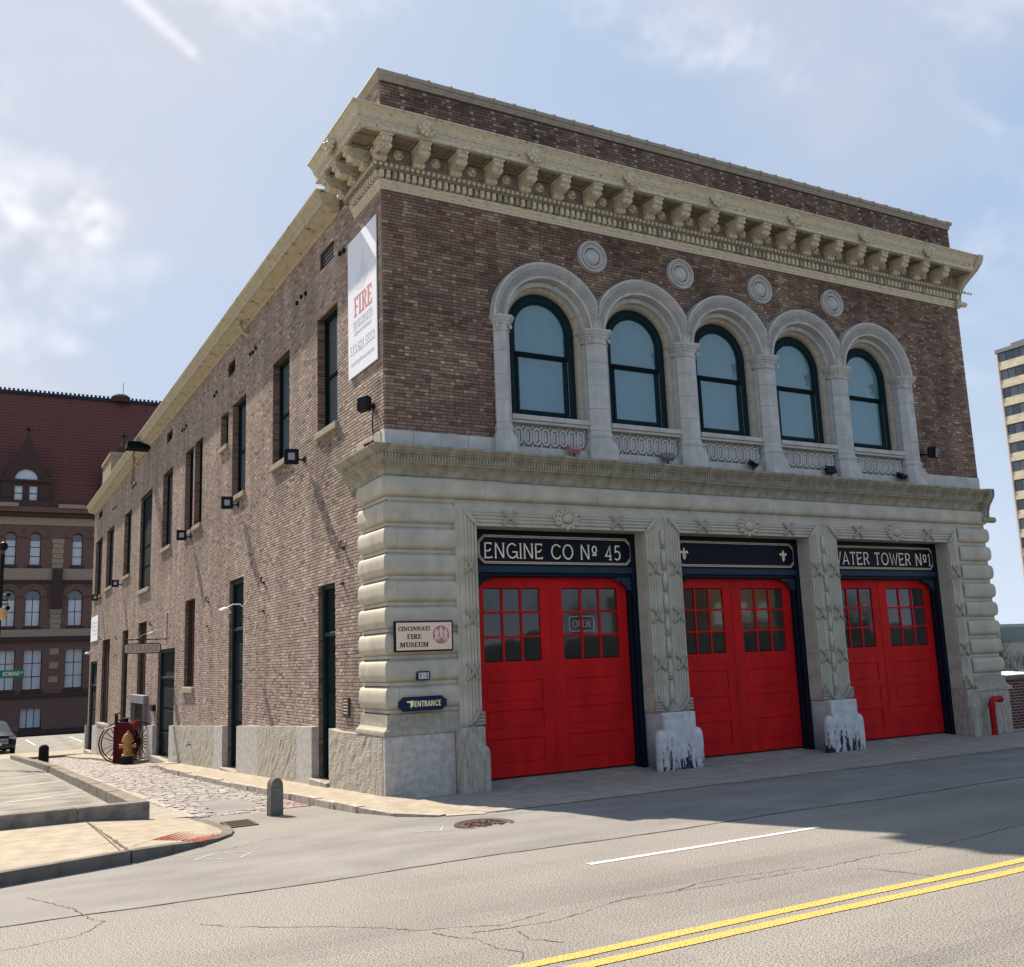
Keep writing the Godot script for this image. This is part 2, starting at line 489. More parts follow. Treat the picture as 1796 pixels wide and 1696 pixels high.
# ---------------------------------------------------------------- sky, sun, camera
func sky_picture() -> ImageTexture:
	var W := 1024
	var H := 512
	var im := Image.create(W, H, false, Image.FORMAT_RGBF)
	var n1 := FastNoiseLite.new()
	n1.seed = 41; n1.frequency = 1.5; n1.fractal_octaves = 5
	var n2 := FastNoiseLite.new()
	n2.seed = 77; n2.frequency = 3.2; n2.fractal_octaves = 5; n2.domain_warp_enabled = true; n2.domain_warp_amplitude = 0.25; n2.domain_warp_frequency = 1.4
	var sun := Vector3(-0.142, 0.72, -0.68).normalized()
	var S0 := Vector3(0.095, 0.573, -0.814)
	var S1 := Vector3(0.155, 0.54, -0.828)
	var TUFT := [[Vector3(-0.01, 0.392, -0.92), 0.085], [Vector3(0.075, 0.405, -0.91), 0.04]]
	for j in H:
		for i in W:
			var th := PI * (j + 0.5) / H
			var ph := TAU * (i + 0.5) / W
			var d := Vector3(sin(th) * sin(ph), cos(th), -sin(th) * cos(ph))
			var e := maxf(d.y, 0.0)
			var near := maxf(0.0, d.dot(sun))
			var c := Color(0.29, 0.43, 0.66).lerp(Color(0.56, 0.67, 0.82), pow(1.0 - e, 2.4))
			c = c.lerp(Color(0.70, 0.79, 0.92), 0.75 * pow(1.0 - e, 7.0))
			c = c.lerp(Color(0.66, 0.71, 0.81), clampf(pow(near, 4.5) * 0.98, 0.0, 0.9))
			var q := d / (0.35 + e)
			var a := n1.get_noise_3d(q.x, q.y * 0.5, q.z) * 0.5 + 0.5
			var w := n2.get_noise_3d(q.x * 0.8, q.y * 0.5, q.z * 1.3) * 0.5 + 0.5
			var toward := smoothstep(0.25, 0.85, near)
			var cl := smoothstep(0.38, 0.72, a) * lerpf(0.10, 0.95, toward)
			c = c.lerp(Color(0.61, 0.625, 0.72), cl * 0.8)
			var wisp := pow(smoothstep(0.5, 0.82, w), 1.5) * lerpf(0.10, 0.5, toward)
			c = c.lerp(Color(0.95, 0.96, 1.02), wisp)
			if d.y > 0.3 and d.z < -0.6 and d.x > -0.1 and d.x < 0.3:
				var t := clampf((d - S0).dot(S1 - S0) / (S1 - S0).length_squared(), -0.1, 1.0)
				var off := (d - S0 - (S1 - S0) * t).length() + w * 0.004 - 0.002
				c = c.lerp(Color(0.98, 0.99, 1.04), 0.75 * (1.0 - smoothstep(0.001, lerpf(0.008, 0.004, t), off)))
				for k in TUFT: c = c.lerp(Color(0.98, 0.99, 1.02), smoothstep(0.44, 0.66, n2.get_noise_3d(q.x * 4.0, q.y * 3.0, q.z * 4.0) * 0.5 + 0.5) * 0.9 * (1.0 - smoothstep(k[1] * 0.3, k[1], d.distance_to(k[0]))))
			if d.y < 0.0: c = Color(0.42, 0.42, 0.42)
			im.set_pixel(i, j, c)
	# a few bright cloud tufts low over the left
	return ImageTexture.create_from_image(im)

func make_world() -> void:
	var cam := Camera3D.new()
	cam.name = "camera"
	add_child(cam)
	cam.transform = Transform3D(Basis(Vector3(0.875729, -0.036847, 0.481395), Vector3(-0.051907, 0.984119, 0.169753), Vector3(-0.480004, -0.173646, 0.859909)).orthonormalized(), Vector3(-6.4759, 2.3957, 16.4870))
	cam.fov = 52.49
	cam.near = 0.1
	cam.far = 2000.0
	var env := Environment.new()
	var sk := Sky.new()
	var ps := PanoramaSkyMaterial.new()
	ps.panorama = sky_picture()
	ps.energy_multiplier = SKY
	sk.sky_material = ps
	env.background_mode = Environment.BG_SKY
	env.sky = sk
	env.tonemap_mode = Environment.TONE_MAPPER_LINEAR
	env.tonemap_exposure = EXPOSURE
	env.sdfgi_enabled = true
	env.ssao_enabled = true
	env.ssil_enabled = true
	var we := WorldEnvironment.new()
	we.name = "world_environment"
	we.environment = env
	add_child(we)
	var s := DirectionalLight3D.new()
	s.name = "sun"
	s.light_color = Color(1.0, 0.945, 0.87)
	s.light_energy = SUN
	s.light_angular_distance = 0.6
	s.shadow_enabled = true
	add_child(s)
	s.look_at_from_position(Vector3.ZERO, Vector3(0.142, -0.72, 0.68))

const SKY := 0.55
const SUN := 1.6
const EXPOSURE := 2.0

# ---------------------------------------------------------------- ground, road, alley
func make_ground() -> void:
	var b := MB.new()
	var zs := [-420.0, -121.6, -72.0, -49.0, -20.0, 0.0, 14.0, 60.0, 420.0]
	for i in zs.size() - 1:
		for x in [[-420.0, -60.0], [-60.0, 60.0], [60.0, 420.0]]:
			sheet(b, x[0], x[1], zs[i], zs[i + 1], 1, 1, func(_x, z): return gy(z) - 0.07)
	structure(obj("ground", b, M.ground), "broad dusty ground under the streets and lots")

	var road := Node3D.new()
	road.name = "road"
	add_child(road, true)
	structure(road, "grey worn asphalt street in front of the fire station")
	b = MB.new()
	var wear := FastNoiseLite.new()
	wear.seed = 9; wear.frequency = 0.35; wear.fractal_octaves = 4
	for i in 160:
		for j in 60:
			var xa := -14.0 + i * 0.25
			var za := -0.86 + j * 0.2477
			var v := 0.97 + 0.22 * wear.get_noise_2d(xa * 0.3, za) + 0.10 * wear.get_noise_2d(xa * 2.0, za * 2.0 + 50.0)
			for lane in [7.6, 9.2, 10.35, 12.3, 13.6]: v -= 0.07 * exp(-pow((za - lane) / 0.28, 2.0))
			b.col = gr(clampf(v, 0.7, 1.1))
			sheet(b, xa, xa + 0.25, za, za + 0.2477, 1, 1, func(x, z): return road_y(x, z) if z > 0.0 else gy(z))
	b.col = gr(0.97)
	sheet(b, -80.0, -14.0, 3.0, 14.0, 8, 8, func(x, z): return gy(z))
	sheet(b, 26.0, 120.0, 3.0, 14.0, 8, 8, func(x, z): return gy(z))
	sheet(b, -80.0, 120.0, 14.0, 19.0, 4, 1, func(x, z): return gy(z))
	obj("asphalt", b, M.asphalt, road, 40.0)
	b = MB.new()
	var P := []
	for i in 81: P.append([-14.0 + i * 0.5, 6.88 + 0.05 * sin(i * 0.7) + rng.randf_range(-0.02, 0.02)])
	for i in 80:
		for k in 7:
			var x0: float = P[i][0]
			var x1: float = P[i + 1][0]
			var a0 := lerpf(3.0, P[i][1], k / 7.0)
			var a1 := lerpf(3.0, P[i][1], (k + 1) / 7.0)
			var c0 := lerpf(3.0, P[i + 1][1], k / 7.0)
			var c1 := lerpf(3.0, P[i + 1][1], (k + 1) / 7.0)
			b.quad(Vector3(x0, road_y(x0, a1) + 0.005, a1), Vector3(x1, road_y(x1, c1) + 0.005, c1), Vector3(x1, road_y(x1, c0) + 0.005, c0), Vector3(x0, road_y(x0, a0) + 0.005, a0))
	obj("parking_lane", b, M.asphalt_smooth, road, 40.0)
	var lift := func(x, z): return road_y(x, z) + (0.0045 if z > 7.2 else 0.0085)
	b = MB.new()
	var seam := []
	for i in 81: seam.append(Vector2(P[i][0], P[i][1]))
	ribbon_on(b, wander(seam, 0.15, 0.012), 0.010, lift, 0.8)
	obj("seam", b, M.dirt, road)
	b = MB.new()
	ribbon_on(b, wander([Vector2(0.4, 3.30), Vector2(26.0, 3.30)], 0.2, 0.02), 0.055, lift, 0.6)
	obj("gutter_dirt", b, M.crack, road)
	for zc in [10.89, 11.13]:
		b = MB.new()
		var l := []
		for i in 161: l.append(Vector2(-14.0 + i * 0.25, zc + 0.012 * sin(i * 0.37 + zc) + rng.randf_range(-0.004, 0.004)))
		ribbon_on(b, l, 0.125, lift, 0.05)
		obj("yellow_line", b, M.paint_yellow, road)
	for k in [0, 2, 3]:
		b = MB.new()
		var l := []
		for i in 14: l.append(Vector2(-1.1 + k * 4.6 + i * 0.236, 8.09 + 0.0))
		ribbon_on(b, l, 0.105, lift, 0.05)
		obj("white_line", b, M.paint_white, road)
	var cracks := [
		[[-3.63, 9.26], [-3.5, 9.5], [-3.3, 9.57], [-2.99, 9.78], [-2.72, 9.71], [-2.5, 9.64]],
		[[-3.44, 9.64], [-3.38, 9.94], [-3.3, 9.99], [-3.31, 10.23], [-3.3, 10.37], [-3.24, 10.58], [-3.32, 10.74], [-3.3, 10.89]],
		[[-3.22, 9.86], [-2.65, 9.96], [-2.33, 9.87], [-2.05, 9.76], [-1.83, 9.67], [-1.3, 9.73], [-0.71, 9.82], [0.2, 9.86]],
		[[-1.28, 9.71], [-1.06, 9.62], [-0.84, 9.61], [-0.55, 9.63], [0.1, 9.72]],
		[[0.31, 10.13], [0.38, 10.25], [0.41, 10.52], [0.45, 10.69], [0.41, 10.88]],
		[[0.2, 9.86], [0.99, 9.8], [1.27, 9.9], [1.8, 9.86], [2.37, 9.81], [2.63, 9.75], [3.25, 9.69], [6.0, 9.8]],
		[[-5.83, 5.38], [-5.72, 5.75], [-5.62, 6.1], [-5.51, 6.49], [-5.46, 6.93], [-5.43, 7.16], [-5.34, 7.29]],
		[[-4.75, 8.04], [-4.61, 8.21], [-4.57, 8.31], [-4.44, 8.44], [-4.3, 8.59], [-3.9, 8.95], [-3.63, 9.26]],
		[[-4.21, 3.71], [-3.9, 3.7], [-3.47, 3.56], [-3.24, 3.38], [-2.77, 3.02]],
		[[5.35, 7.11], [5.38, 7.44], [5.45, 7.81], [5.41, 7.98]],
		[[-2.95, 10.02], [-3.02, 10.3], [-2.9, 10.55]],
		[[-6.2, 7.9], [-5.6, 7.75], [-5.34, 7.29]]]
	for c in cracks:
		b = MB.new()
		var l := []
		for p in c: l.append(Vector2(p[0], p[1]))
		ribbon_on(b, wander(l, 0.05, 0.016), 0.008, func(x, z): return road_y(x, z) + (0.003 if z > 7.2 else 0.008), 0.8)
		obj("crack", b, M.crack, road)
	# faded survey rectangle and the round iron cover
	b = MB.new()
	var sq := [Vector2(-4.02, 4.18), Vector2(-3.6, 4.55), Vector2(-3.3, 4.1), Vector2(-3.7, 3.85), Vector2(-4.02, 4.18)]
	ribbon_on(b, wander(sq, 0.06, 0.01), 0.03, lift, 0.5)
	obj("faded_marking", b, M.paint_faint, road)
	b = MB.new()
	sq = [Vector2(-1.3, 4.3), Vector2(-1.0, 4.45), Vector2(-0.8, 4.1)]
	ribbon_on(b, wander(sq, 0.06, 0.01), 0.03, lift, 0.5)
	obj("faded_marking", b, M.paint_faint, road)

	var mc := thing("manhole_cover", "round rusty iron cover set in the asphalt in front of the corner", "manhole cover", Vector3(-0.35, road_y(-0.35, 4.42), 4.42))
	b = MB.new()
	b.lathe([Vector2(0.40, 0.0), Vector2(0.40, 0.018), Vector2(0.345, 0.018), Vector2(0.335, 0.012)], 32)
	obj("rim", b, M.iron, mc, 30.0)
	b = MB.new()
	b.lathe([Vector2(0.335, 0.012), Vector2(0.0, 0.014)], 32)
	for i in 60:
		var a := rng.randf() * TAU
		var r := sqrt(rng.randf()) * 0.29
		b.bc(Vector3(r * cos(a), 0.017, r * sin(a)), Vector3(0.028, 0.012, 0.028))
	obj("lid", b, M.paver_red if false else M.iron, mc)

	# front pavement
	var fw := Node3D.new()
	fw.name = "pavement"
	add_child(fw, true)
	structure(fw, "grey concrete pavement in front of the three red doors")
	var top := func(x, z): return gy(z) + 0.026
	for k in 26:
		b = MB.new()
		var x0 := 0.3 + k * 2.45
		slab(b, [Vector2(x0, 0.0), Vector2(x0 + 2.435, 0.0), Vector2(x0 + 2.435, 3.27), Vector2(x0, 3.27)], top, 0.12)
		obj("flagstone", b, M.concrete_grey, fw)
	for d in [[1.9, 5.95], [6.75, 10.65], [11.45, 15.55]]:
		b = MB.new()
		b.quad(Vector3(d[0], 0.022, 0.0), Vector3(d[1], 0.022, 0.0), Vector3(d[1], 0.105, -0.75), Vector3(d[0], 0.105, -0.75))
		obj("door_ramp", b, M.concrete_grey, fw)

	# alley: raised walk along the wall, its kerb stones, the setts
	var walk := Node3D.new()
	walk.name = "alley_pavement"
	add_child(walk, true)
	structure(walk, "narrow tan pavement with stone kerb along the side wall")
	var wt := func(x, z): return gy(z) + lerpf(0.11, 0.02, smoothstep(0.2, 3.0, z))
	var edge := [Vector2(-0.1, -20.6), Vector2(-0.45, -19.6), Vector2(-0.72, -17.0), Vector2(-0.86, -12.2), Vector2(-0.92, -6.8), Vector2(-0.88, -3.8), Vector2(-0.85, -0.8), Vector2(-0.78, 1.1), Vector2(-0.6, 2.15), Vector2(-0.22, 2.95), Vector2(0.29, 3.26)]
	b = MB.new()
	slab(b, edge + [Vector2(0.29, 0.02), Vector2(0.06, 0.02), Vector2(0.06, -20.6)], wt, 0.2)
	obj("walk", b, M.concrete, walk)
	for i in range(1, edge.size() - 1):
		var p: Vector2 = edge[i]
		var q: Vector2 = edge[i + 1]
		var n := maxi(1, int(round(p.distance_to(q) / 1.25)))
		for k in n:
			b = MB.new()
			var A := p.lerp(q, (k + 0.012) / n)
			var D := p.lerp(q, (k + 0.985) / n)
			var nn := (D - A).normalized()
			nn = Vector2(nn.y, -nn.x)
			if nn.x > 0: nn = -nn
			var w := 0.15 + rng.randf_range(-0.015, 0.02)
			var o := rng.randf_range(-0.012, 0.012)
			var hi := func(x, z): return wt.call(x, z) + 0.006 + o
			slab(b, [A, D, D + nn * w, A + nn * (w + rng.randf_range(-0.01, 0.01))], hi, 0.2)
			obj("kerb_stone", b, M.kerb_stone, walk)
	b = MB.new()
	slab(b, [Vector2(0.05, -25.0), Vector2(-0.75, -25.2), Vector2(-0.82, -36.0), Vector2(-1.2, -38.4), Vector2(-1.2, -46.0), Vector2(0.05, -48.4)], func(x, z): return gy(z) + 0.1, 0.2)
	obj("walk", b, M.concrete, walk)

	var al := Node3D.new()
	al.name = "alley"
	add_child(al, true)
	structure(al, "alley paved with worn pale stone setts beside the building")
	b = MB.new()
	for zz in [[-48.0, -20.0], [-20.0, -0.75]]:
		sheet(b, -3.3, 0.02, zz[0], zz[1], 1, 1, func(_x, z): return gy(z) - 0.018)
	obj("bedding", b, M.dirt, al)
	var variants := []
	for v in 5:
		b = MB.new()
		var jx := func(): return rng.randf_range(-0.035, 0.035)
		var t4 := []
		for c in [[-1, 1], [1, 1], [1, -1], [-1, -1]]: t4.append(Vector3(c[0] * (0.43 + jx.call()), 0.5, c[1] * (0.41 + jx.call())))
		var m4 := []
		for c in [[-1, 1], [1, 1], [1, -1], [-1, -1]]: m4.append(Vector3(c[0] * 0.5, 0.25, c[1] * 0.5))
		var cen := Vector3(jx.call(), 0.60, jx.call())
		for i in 4:
			var i2 := (i + 1) % 4
			b.tri(t4[i], t4[i2], cen)
			b.quad(m4[i], m4[i2], t4[i2], t4[i])
			b.quad(Vector3(m4[i].x, -0.5, m4[i].z), Vector3(m4[i2].x, -0.5, m4[i2].z), m4[i2], m4[i])
		variants.append(b.mesh(M.sett, 50.0))
	var lists := [[], [], [], [], []]
	var singles := []
	var z := -0.86
	var row := 0
	while z > -46.0:
		var dz := rng.randf_range(0.115, 0.15)
		var x := -2.98 + rng.randf_range(-0.1, 0.06) + 0.1 * (row % 2)
		var xe := -1.0
		if z < -20.5 and z > -25.0: xe = -0.03
		elif z < -16.0 and z > -20.5: xe = -0.75
		elif z <= -25.0 and z > -37.0: xe = -0.85
		while x < xe - 0.08:
			var dx := minf(rng.randf_range(0.17, 0.27), xe - x)
			var hole := Geometry2D.is_point_in_polygon(Vector2(x + dx * 0.5, z), PackedVector2Array([Vector2(-2.27, -4.2), Vector2(-1.55, -3.4), Vector2(-1.66, -1.62), Vector2(-2.62, -1.15)]))
			if not hole and dx > 0.07:
				var basis := Basis.from_euler(Vector3(rng.randf_range(-0.05, 0.05), rng.randf_range(-0.05, 0.05), rng.randf_range(-0.05, 0.05)))
				basis = basis * Basis.from_scale(Vector3(dx - 0.018, 0.10, dz - 0.016))
				var t := Transform3D(basis, Vector3(x + dx * 0.5, gy(z) - 0.046 + rng.randf_range(-0.009, 0.010), z - dz * 0.5))
				var tone := rng.randf_range(0.8, 1.2)
				var c := Color(0.385, 0.36, 0.345) * tone
				if rng.randf() < 0.2: c = Color(0.46, 0.40, 0.36) * tone
				if z > -1.75 and x > -2.3 + rng.randf_range(-0.3, 0.3) and rng.randf() < 0.6: c = Color(0.42, 0.25, 0.215) * tone
				if singles.size() < 300: singles.append([t, c])
				else: lists[rng.randi() % 5].append([t, c])
			x += dx
		z -= dz
		row += 1
	var smats := []
	for c in [Color(0.385, 0.36, 0.345), Color(0.46, 0.43, 0.41), Color(0.30, 0.28, 0.27), Color(0.42, 0.255, 0.22)]:
		smats.append(mat("sett_%d" % smats.size(), c, 0.8, T.grit, Vector3.ONE * 1.5, T.gritN, 0.6))
	for s in singles:
		var c: Color = s[1]
		var k := 3 if c.g < c.r * 0.7 else (1 if c.g > 0.40 else (2 if c.g < 0.31 else 0))
		var o := inst("sett", variants[rng.randi() % 5], al, s[0])
		o.material_override = smats[k]
	for v in 5: many("setts", variants[v], lists[v], al)
	b = MB.new()
	slab(b, [Vector2(-2.3, -4.2), Vector2(-1.9, -3.95), Vector2(-1.53, -3.4), Vector2(-1.62, -2.5), Vector2(-1.68, -1.62), Vector2(-2.1, -1.3), Vector2(-2.62, -1.12), Vector2(-2.5, -2.2)], func(_x, zz): return gy(zz) + 0.012, 0.06)
	obj("concrete_patch", b, M.asphalt_smooth, al)
	for k in 14:
		b = MB.new()
		var z0 := -0.9 - k * 2.3
		slab(b, [Vector2(-3.16, z0), Vector2(-2.98 + rng.randf_range(-0.03, 0.03), z0), Vector2(-2.98 + rng.randf_range(-0.03, 0.03), z0 - 2.27), Vector2(-3.16, z0 - 2.27)], func(_x, zz): return gy(zz) + 0.03 + 0.01 * (k % 3), 0.1)
		obj("edge_stone", b, M.kerb_stone, al)

	var gt := thing("drain_grate", "black slotted drain grate beside the corner of the left pavement", "grate", Vector3(-2.7, gy(0.85) + 0.012, 0.85))
	b = MB.new()
	for s in [-1, 1]:
		b.bc(Vector3(s * 0.20, 0, 0), Vector3(0.04, 0.03, 0.62))
		b.bc(Vector3(0, 0, s * 0.29), Vector3(0.36, 0.03, 0.04))
	obj("frame", b, M.iron, gt)
	for k in 8:
		b = MB.new()
		b.bc(Vector3(-0.155 + k * 0.044, 0.004, 0), Vector3(0.016, 0.022, 0.54))
		obj("bar", b, M.iron, gt)
	b = MB.new()
	b.box(Vector3(-0.18, -0.012, -0.27), Vector3(0.18, -0.006, 0.27))
	obj("pit_dark_sheet", b, M.black, gt)  # flat black sheet painting the shade between the bars

	# left pavement, its kerb, tactile paving, the walled lot
	var lp := Node3D.new()
	lp.name = "corner_pavement"
	add_child(lp, true)
	structure(lp, "sunlit tan concrete pavement at the left corner")
	var off := func(x): return lerpf(0.022, 0.135, smoothstep(-3.1, -4.7, x))
	var lt := func(x, zz): return gy(zz) + off.call(x)
	var front := [Vector2(-4.63, 3.73), Vector2(-4.2, 3.42), Vector2(-3.79, 3.04), Vector2(-3.4, 2.58), Vector2(-3.12, 2.15), Vector2(-2.98, 1.7), Vector2(-2.92, 1.1), Vector2(-2.94, 0.4), Vector2(-3.0, -0.75)]
	b = MB.new()
	slab(b, [Vector2(-4.66, -0.88)] + [Vector2(-4.74, 3.60), Vector2(-4.28, 3.31), Vector2(-3.88, 2.93), Vector2(-3.49, 2.48), Vector2(-3.23, 2.08), Vector2(-3.1, 1.66), Vector2(-3.03, 1.1), Vector2(-3.05, 0.4), Vector2(-3.1, -0.85)], lt, 0.2)
	obj("flagstone", b, M.concrete, lp)
	b = MB.new()
	slab(b, [Vector2(-4.68, -0.88), Vector2(-4.76, 3.61), Vector2(-6.1, 4.18), Vector2(-8.0, 4.6), Vector2(-10.0, 4.8), Vector2(-40.0, 4.8), Vector2(-40.0, -0.88)], lt, 0.2)
	obj("flagstone", b, M.concrete, lp)
	b = MB.new()
	slab(b, [Vector2(-3.1, -0.9), Vector2(-3.72, -0.9), Vector2(-3.72, -20.0), Vector2(-3.15, -20.0)], func(x, zz): return gy(zz) + 0.04, 0.1)
	slab(b, [Vector2(-3.15, -20.0), Vector2(-3.72, -20.0), Vector2(-3.72, -48.0), Vector2(-3.15, -48.0)], func(x, zz): return gy(zz) + 0.04, 0.1)
	obj("flagstone", b, M.concrete_grey, lp)
	var kl := [[Vector2(-40.0, 4.96), Vector2(-10.0, 4.96), Vector2(-8.0, 4.76), Vector2(-6.05, 4.33), Vector2(-4.66, 3.745)], [Vector2(-4.63, 3.73), Vector2(-4.2, 3.42), Vector2(-3.79, 3.04), Vector2(-3.4, 2.58), Vector2(-3.12, 2.15), Vector2(-2.98, 1.7), Vector2(-2.92, 1.1), Vector2(-2.94, 0.4), Vector2(-3.0, -0.75)]]
	for l in kl:
		b = MB.new()
		for i in l.size() - 1:
			var A: Vector2 = l[i]
			var D: Vector2 = l[i + 1]
			var n0: Vector2 = ((l[i] - l[maxi(i - 1, 0)]).normalized() + (D - A).normalized()).normalized()
			var n1: Vector2 = ((D - A).normalized() + (l[mini(i + 2, l.size() - 1)] - D).normalized()).normalized()
			var a := Vector2(n0.y, -n0.x) * 0.16
			var d := Vector2(n1.y, -n1.x) * 0.16
			slab(b, [A, D, D + d, A + a], func(x, zz): return lt.call(x, zz) + 0.004, 0.25)
		obj("kerb", b, M.kerb_dark, lp)
	b = MB.new()
	ribbon_on(b, wander([Vector2(-4.67, 3.7), Vector2(-4.67, -0.85)], 0.1, 0.012), 0.035, func(x, zz): return lt.call(x, zz) + 0.006, 0.7)
	obj("weedy_joint", b, M.dirt, lp)
	b = MB.new()
	ribbon_on(b, wander([Vector2(-4.2, 2.6), Vector2(-4.55, 3.2)], 0.1, 0.008), 0.012, func(x, zz): return lt.call(x, zz) + 0.006, 0.7)
	ribbon_on(b, wander([Vector2(-3.75, 1.6), Vector2(-4.6, 1.0)], 0.1, 0.008), 0.010, func(x, zz): return lt.call(x, zz) + 0.006, 0.7)
	obj("crack", b, M.crack, lp)
	var tp := Node3D.new()
	b = MB.new()
	var tq := [Vector2(-4.24, 2.62), Vector2(-3.75, 1.62), Vector2(-3.27, 2.2), Vector2(-3.72, 3.02)]
	slab(b, tq, func(x, zz): return lt.call(x, zz) + 0.006, 0.01)
	var tac := obj("tactile_paving", b, M.paver_red, lp)
	b = MB.new()
	for i in 15:
		for j in 9:
			var p: Vector2 = tq[0].lerp(tq[1], (i + 0.5) / 15.0).lerp(tq[3].lerp(tq[2], (i + 0.5) / 15.0), (j + 0.5) / 9.0)
			b.ball(Vector3(p.x, lt.call(p.x, p.y) + 0.006, p.y), Vector3(0.024, 0.012, 0.024), 6, 4)
	var dm := obj("tactile_domes", b, M.paver_red, tac, 60.0)
	dm.set_meta("kind", "stuff")
	tp.free()

	var lot := Node3D.new()
	lot.name = "parking_lot"
	add_child(lot, true)
	structure(lot, "raised pale asphalt parking lot with angled white lines")
	b = MB.new()
	var ly := func(x, zz): return gy(zz) + 0.15
	sheet(b, -70.0, -3.95, -20.0, -1.1, 6, 2, ly)
	sheet(b, -70.0, -3.95, -47.0, -20.0, 6, 2, ly)
	obj("asphalt", b, M.asphalt_lot, lot)
	for zz in [-7.61, -12.75, -17.6, -22.6, -27.6, -32.6, -37.6]:
		b = MB.new()
		var l := []
		for i in 7: l.append(Vector2(-4.15 - i * 0.6, zz + i * 0.44))
		ribbon_on(b, l, 0.10, func(x, z2): return ly.call(x, z2) + 0.005, 0.1)
		obj("white_line", b, M.paint_white, lot)
	var lw := thing("lot_wall", "low weathered concrete wall edging the parking lot corner", "wall", Vector3.ZERO)
	b = MB.new()
	var wx := [-40.0, -12.0, -7.0, -5.9, -4.8, -3.72]
	for i in wx.size() - 1:
		b.cbox(Vector3(wx[i] + 0.003, -0.4, -1.16), Vector3(wx[i + 1], gy(-0.95) + 0.345 + 0.004 * (i % 2), -0.9), 0.018)
	obj("front_panel", b, M.concrete_wall, lw)
	b = MB.new()
	for k in 15:
		var z0 := -1.165 - k * 3.0
		var q := [Vector2(-3.99, z0), Vector2(-3.72, z0), Vector2(-3.72, z0 - 2.985), Vector2(-3.99, z0 - 2.985)]
		slab(b, q, func(_x, zz): return gy(zz) + 0.34 + 0.006 * (k % 3), 0.5)
	obj("side_panel", b, M.concrete_wall, lw)

	# the street behind
	var fs := Node3D.new()
	fs.name = "far_street"
	add_child(fs, true)
	structure(fs, "sunlit asphalt street beyond the far end of the alley")
	b = MB.new()
	sheet(b, -90.0, 110.0, -72.0, -52.5, 4, 1, func(_x, _z): return -2.44)
	sheet(b, -90.0, 110.0, -117.5, -72.0, 4, 1, func(_x, z): return gy(z) + 0.01)
	obj("asphalt", b, M.asphalt_lot, fs)
	b = MB.new()
	sheet(b, -90.0, 110.0, -121.5, -117.5, 4, 1, func(_x, z): return gy(z) + 0.13)
	obj("pavement", b, M.concrete_grey, fs)
	b = MB.new()
	b.box(Vector3(-90, -2.6, -52.5), Vector3(110, -2.30, -52.2))
	b.box(Vector3(-90, -2.6, -52.2), Vector3(110, -2.305, -48.6))
	obj("kerb", b, M.concrete, fs)
	for k in 6:
		b = MB.new()
		ribbon_on(b, [Vector2(-8.2 + k * 3.05, -68.6), Vector2(-7.95 + k * 3.05, -61.3)], 0.12, func(_x, _z): return -2.434)
		obj("white_line", b, M.paint_white, fs)

# ---------------------------------------------------------------- the fire station
const CX := [3.78, 6.19, 8.60, 11.01, 13.42]          # arch centres
const AY := 9.08
const DOORS := [[1.93, 5.90], [6.79, 10.60], [11.49, 15.49]]
# side openings: z far, z near, sill, head
const SIDE := [
	["window", -4.19, -2.79, 7.40, 10.09], ["window", -7.89, -6.39, 7.36, 10.06], ["window", -12.31, -10.69, 7.26, 10.08], ["small", -13.86, -12.85, 9.02, 10.08],
	["narrow", -17.84, -16.56, 7.16, 10.10], ["narrow", -19.52, -18.07, 7.13, 10.09], ["window", -24.14, -22.01, 7.08, 10.06], ["loading", -29.87, -26.77, 5.87, 10.07],
	["window", -35.07, -32.70, 6.94, 10.10], ["window", -42.07, -39.08, 6.90, 10.12], ["window", -47.37, -44.05, 6.77, 10.14],
	["vent", -3.96, -3.01, 11.16, 11.55], ["vent", -23.52, -22.30, 11.20, 11.60], ["vent", -12.97, -12.08, 11.09, 11.49], ["vent", -46.49, -44.72, 11.43, 11.86],
	["door", -4.17, -3.05, 0.06, 4.08], ["door", -12.43, -10.77, -0.34, 4.85], ["filled", -19.01, -17.35, 1.78, 4.70], ["door", -24.24, -20.77, -0.80, 3.16],
	["filled", -29.54, -27.31, 1.33, 4.43], ["hatch", -30.1, -26.5, -1.15, 1.05], ["filled", -34.52, -32.62, -0.01, 4.29], ["filled", -42.47, -39.18, -0.27, 4.12], ["door", -48.0, -44.60, -2.02, 3.01]]

func wall_rects(b: MB, u0: float, u1: float, v0: float, v1: float, holes: Array, put: Callable) -> void:
	var us := [u0, u1]
	var vs := [v0, v1]
	for h in holes:
		for u in [h[0], h[1]]:
			if u > u0 and u < u1 and not us.has(u): us.append(u)
		for v in [h[2], h[3]]:
			if v > v0 and v < v1 and not vs.has(v): vs.append(v)
	us.sort(); vs.sort()
	for i in us.size() - 1:
		var run := -1.0
		for j in vs.size():
			var solid := false
			if j < vs.size() - 1:
				solid = true
				var mu: float = (us[i] + us[i + 1]) * 0.5
				var mv: float = (vs[j] + vs[j + 1]) * 0.5
				for h in holes:
					if mu > h[0] and mu < h[1] and mv > h[2] and mv < h[3]: solid = false
			if solid and run < -0.5: run = j
			if not solid and run > -0.5:
				put.call(us[i], us[i + 1], vs[int(run)], vs[j])
				run = -1.0

func front_blocked(u: float, v: float) -> bool:
	if v > 9.0:
		for c in CX:
			if Vector2(u - c, v - AY).length() < 1.30: return true
		for c in [4.985, 7.395, 9.805, 12.215]:
			if Vector2(u - c, v - 10.84).length() < 0.32: return true
	if v <= 9.1 and u > 2.55 and u < 14.65: return true
	return false

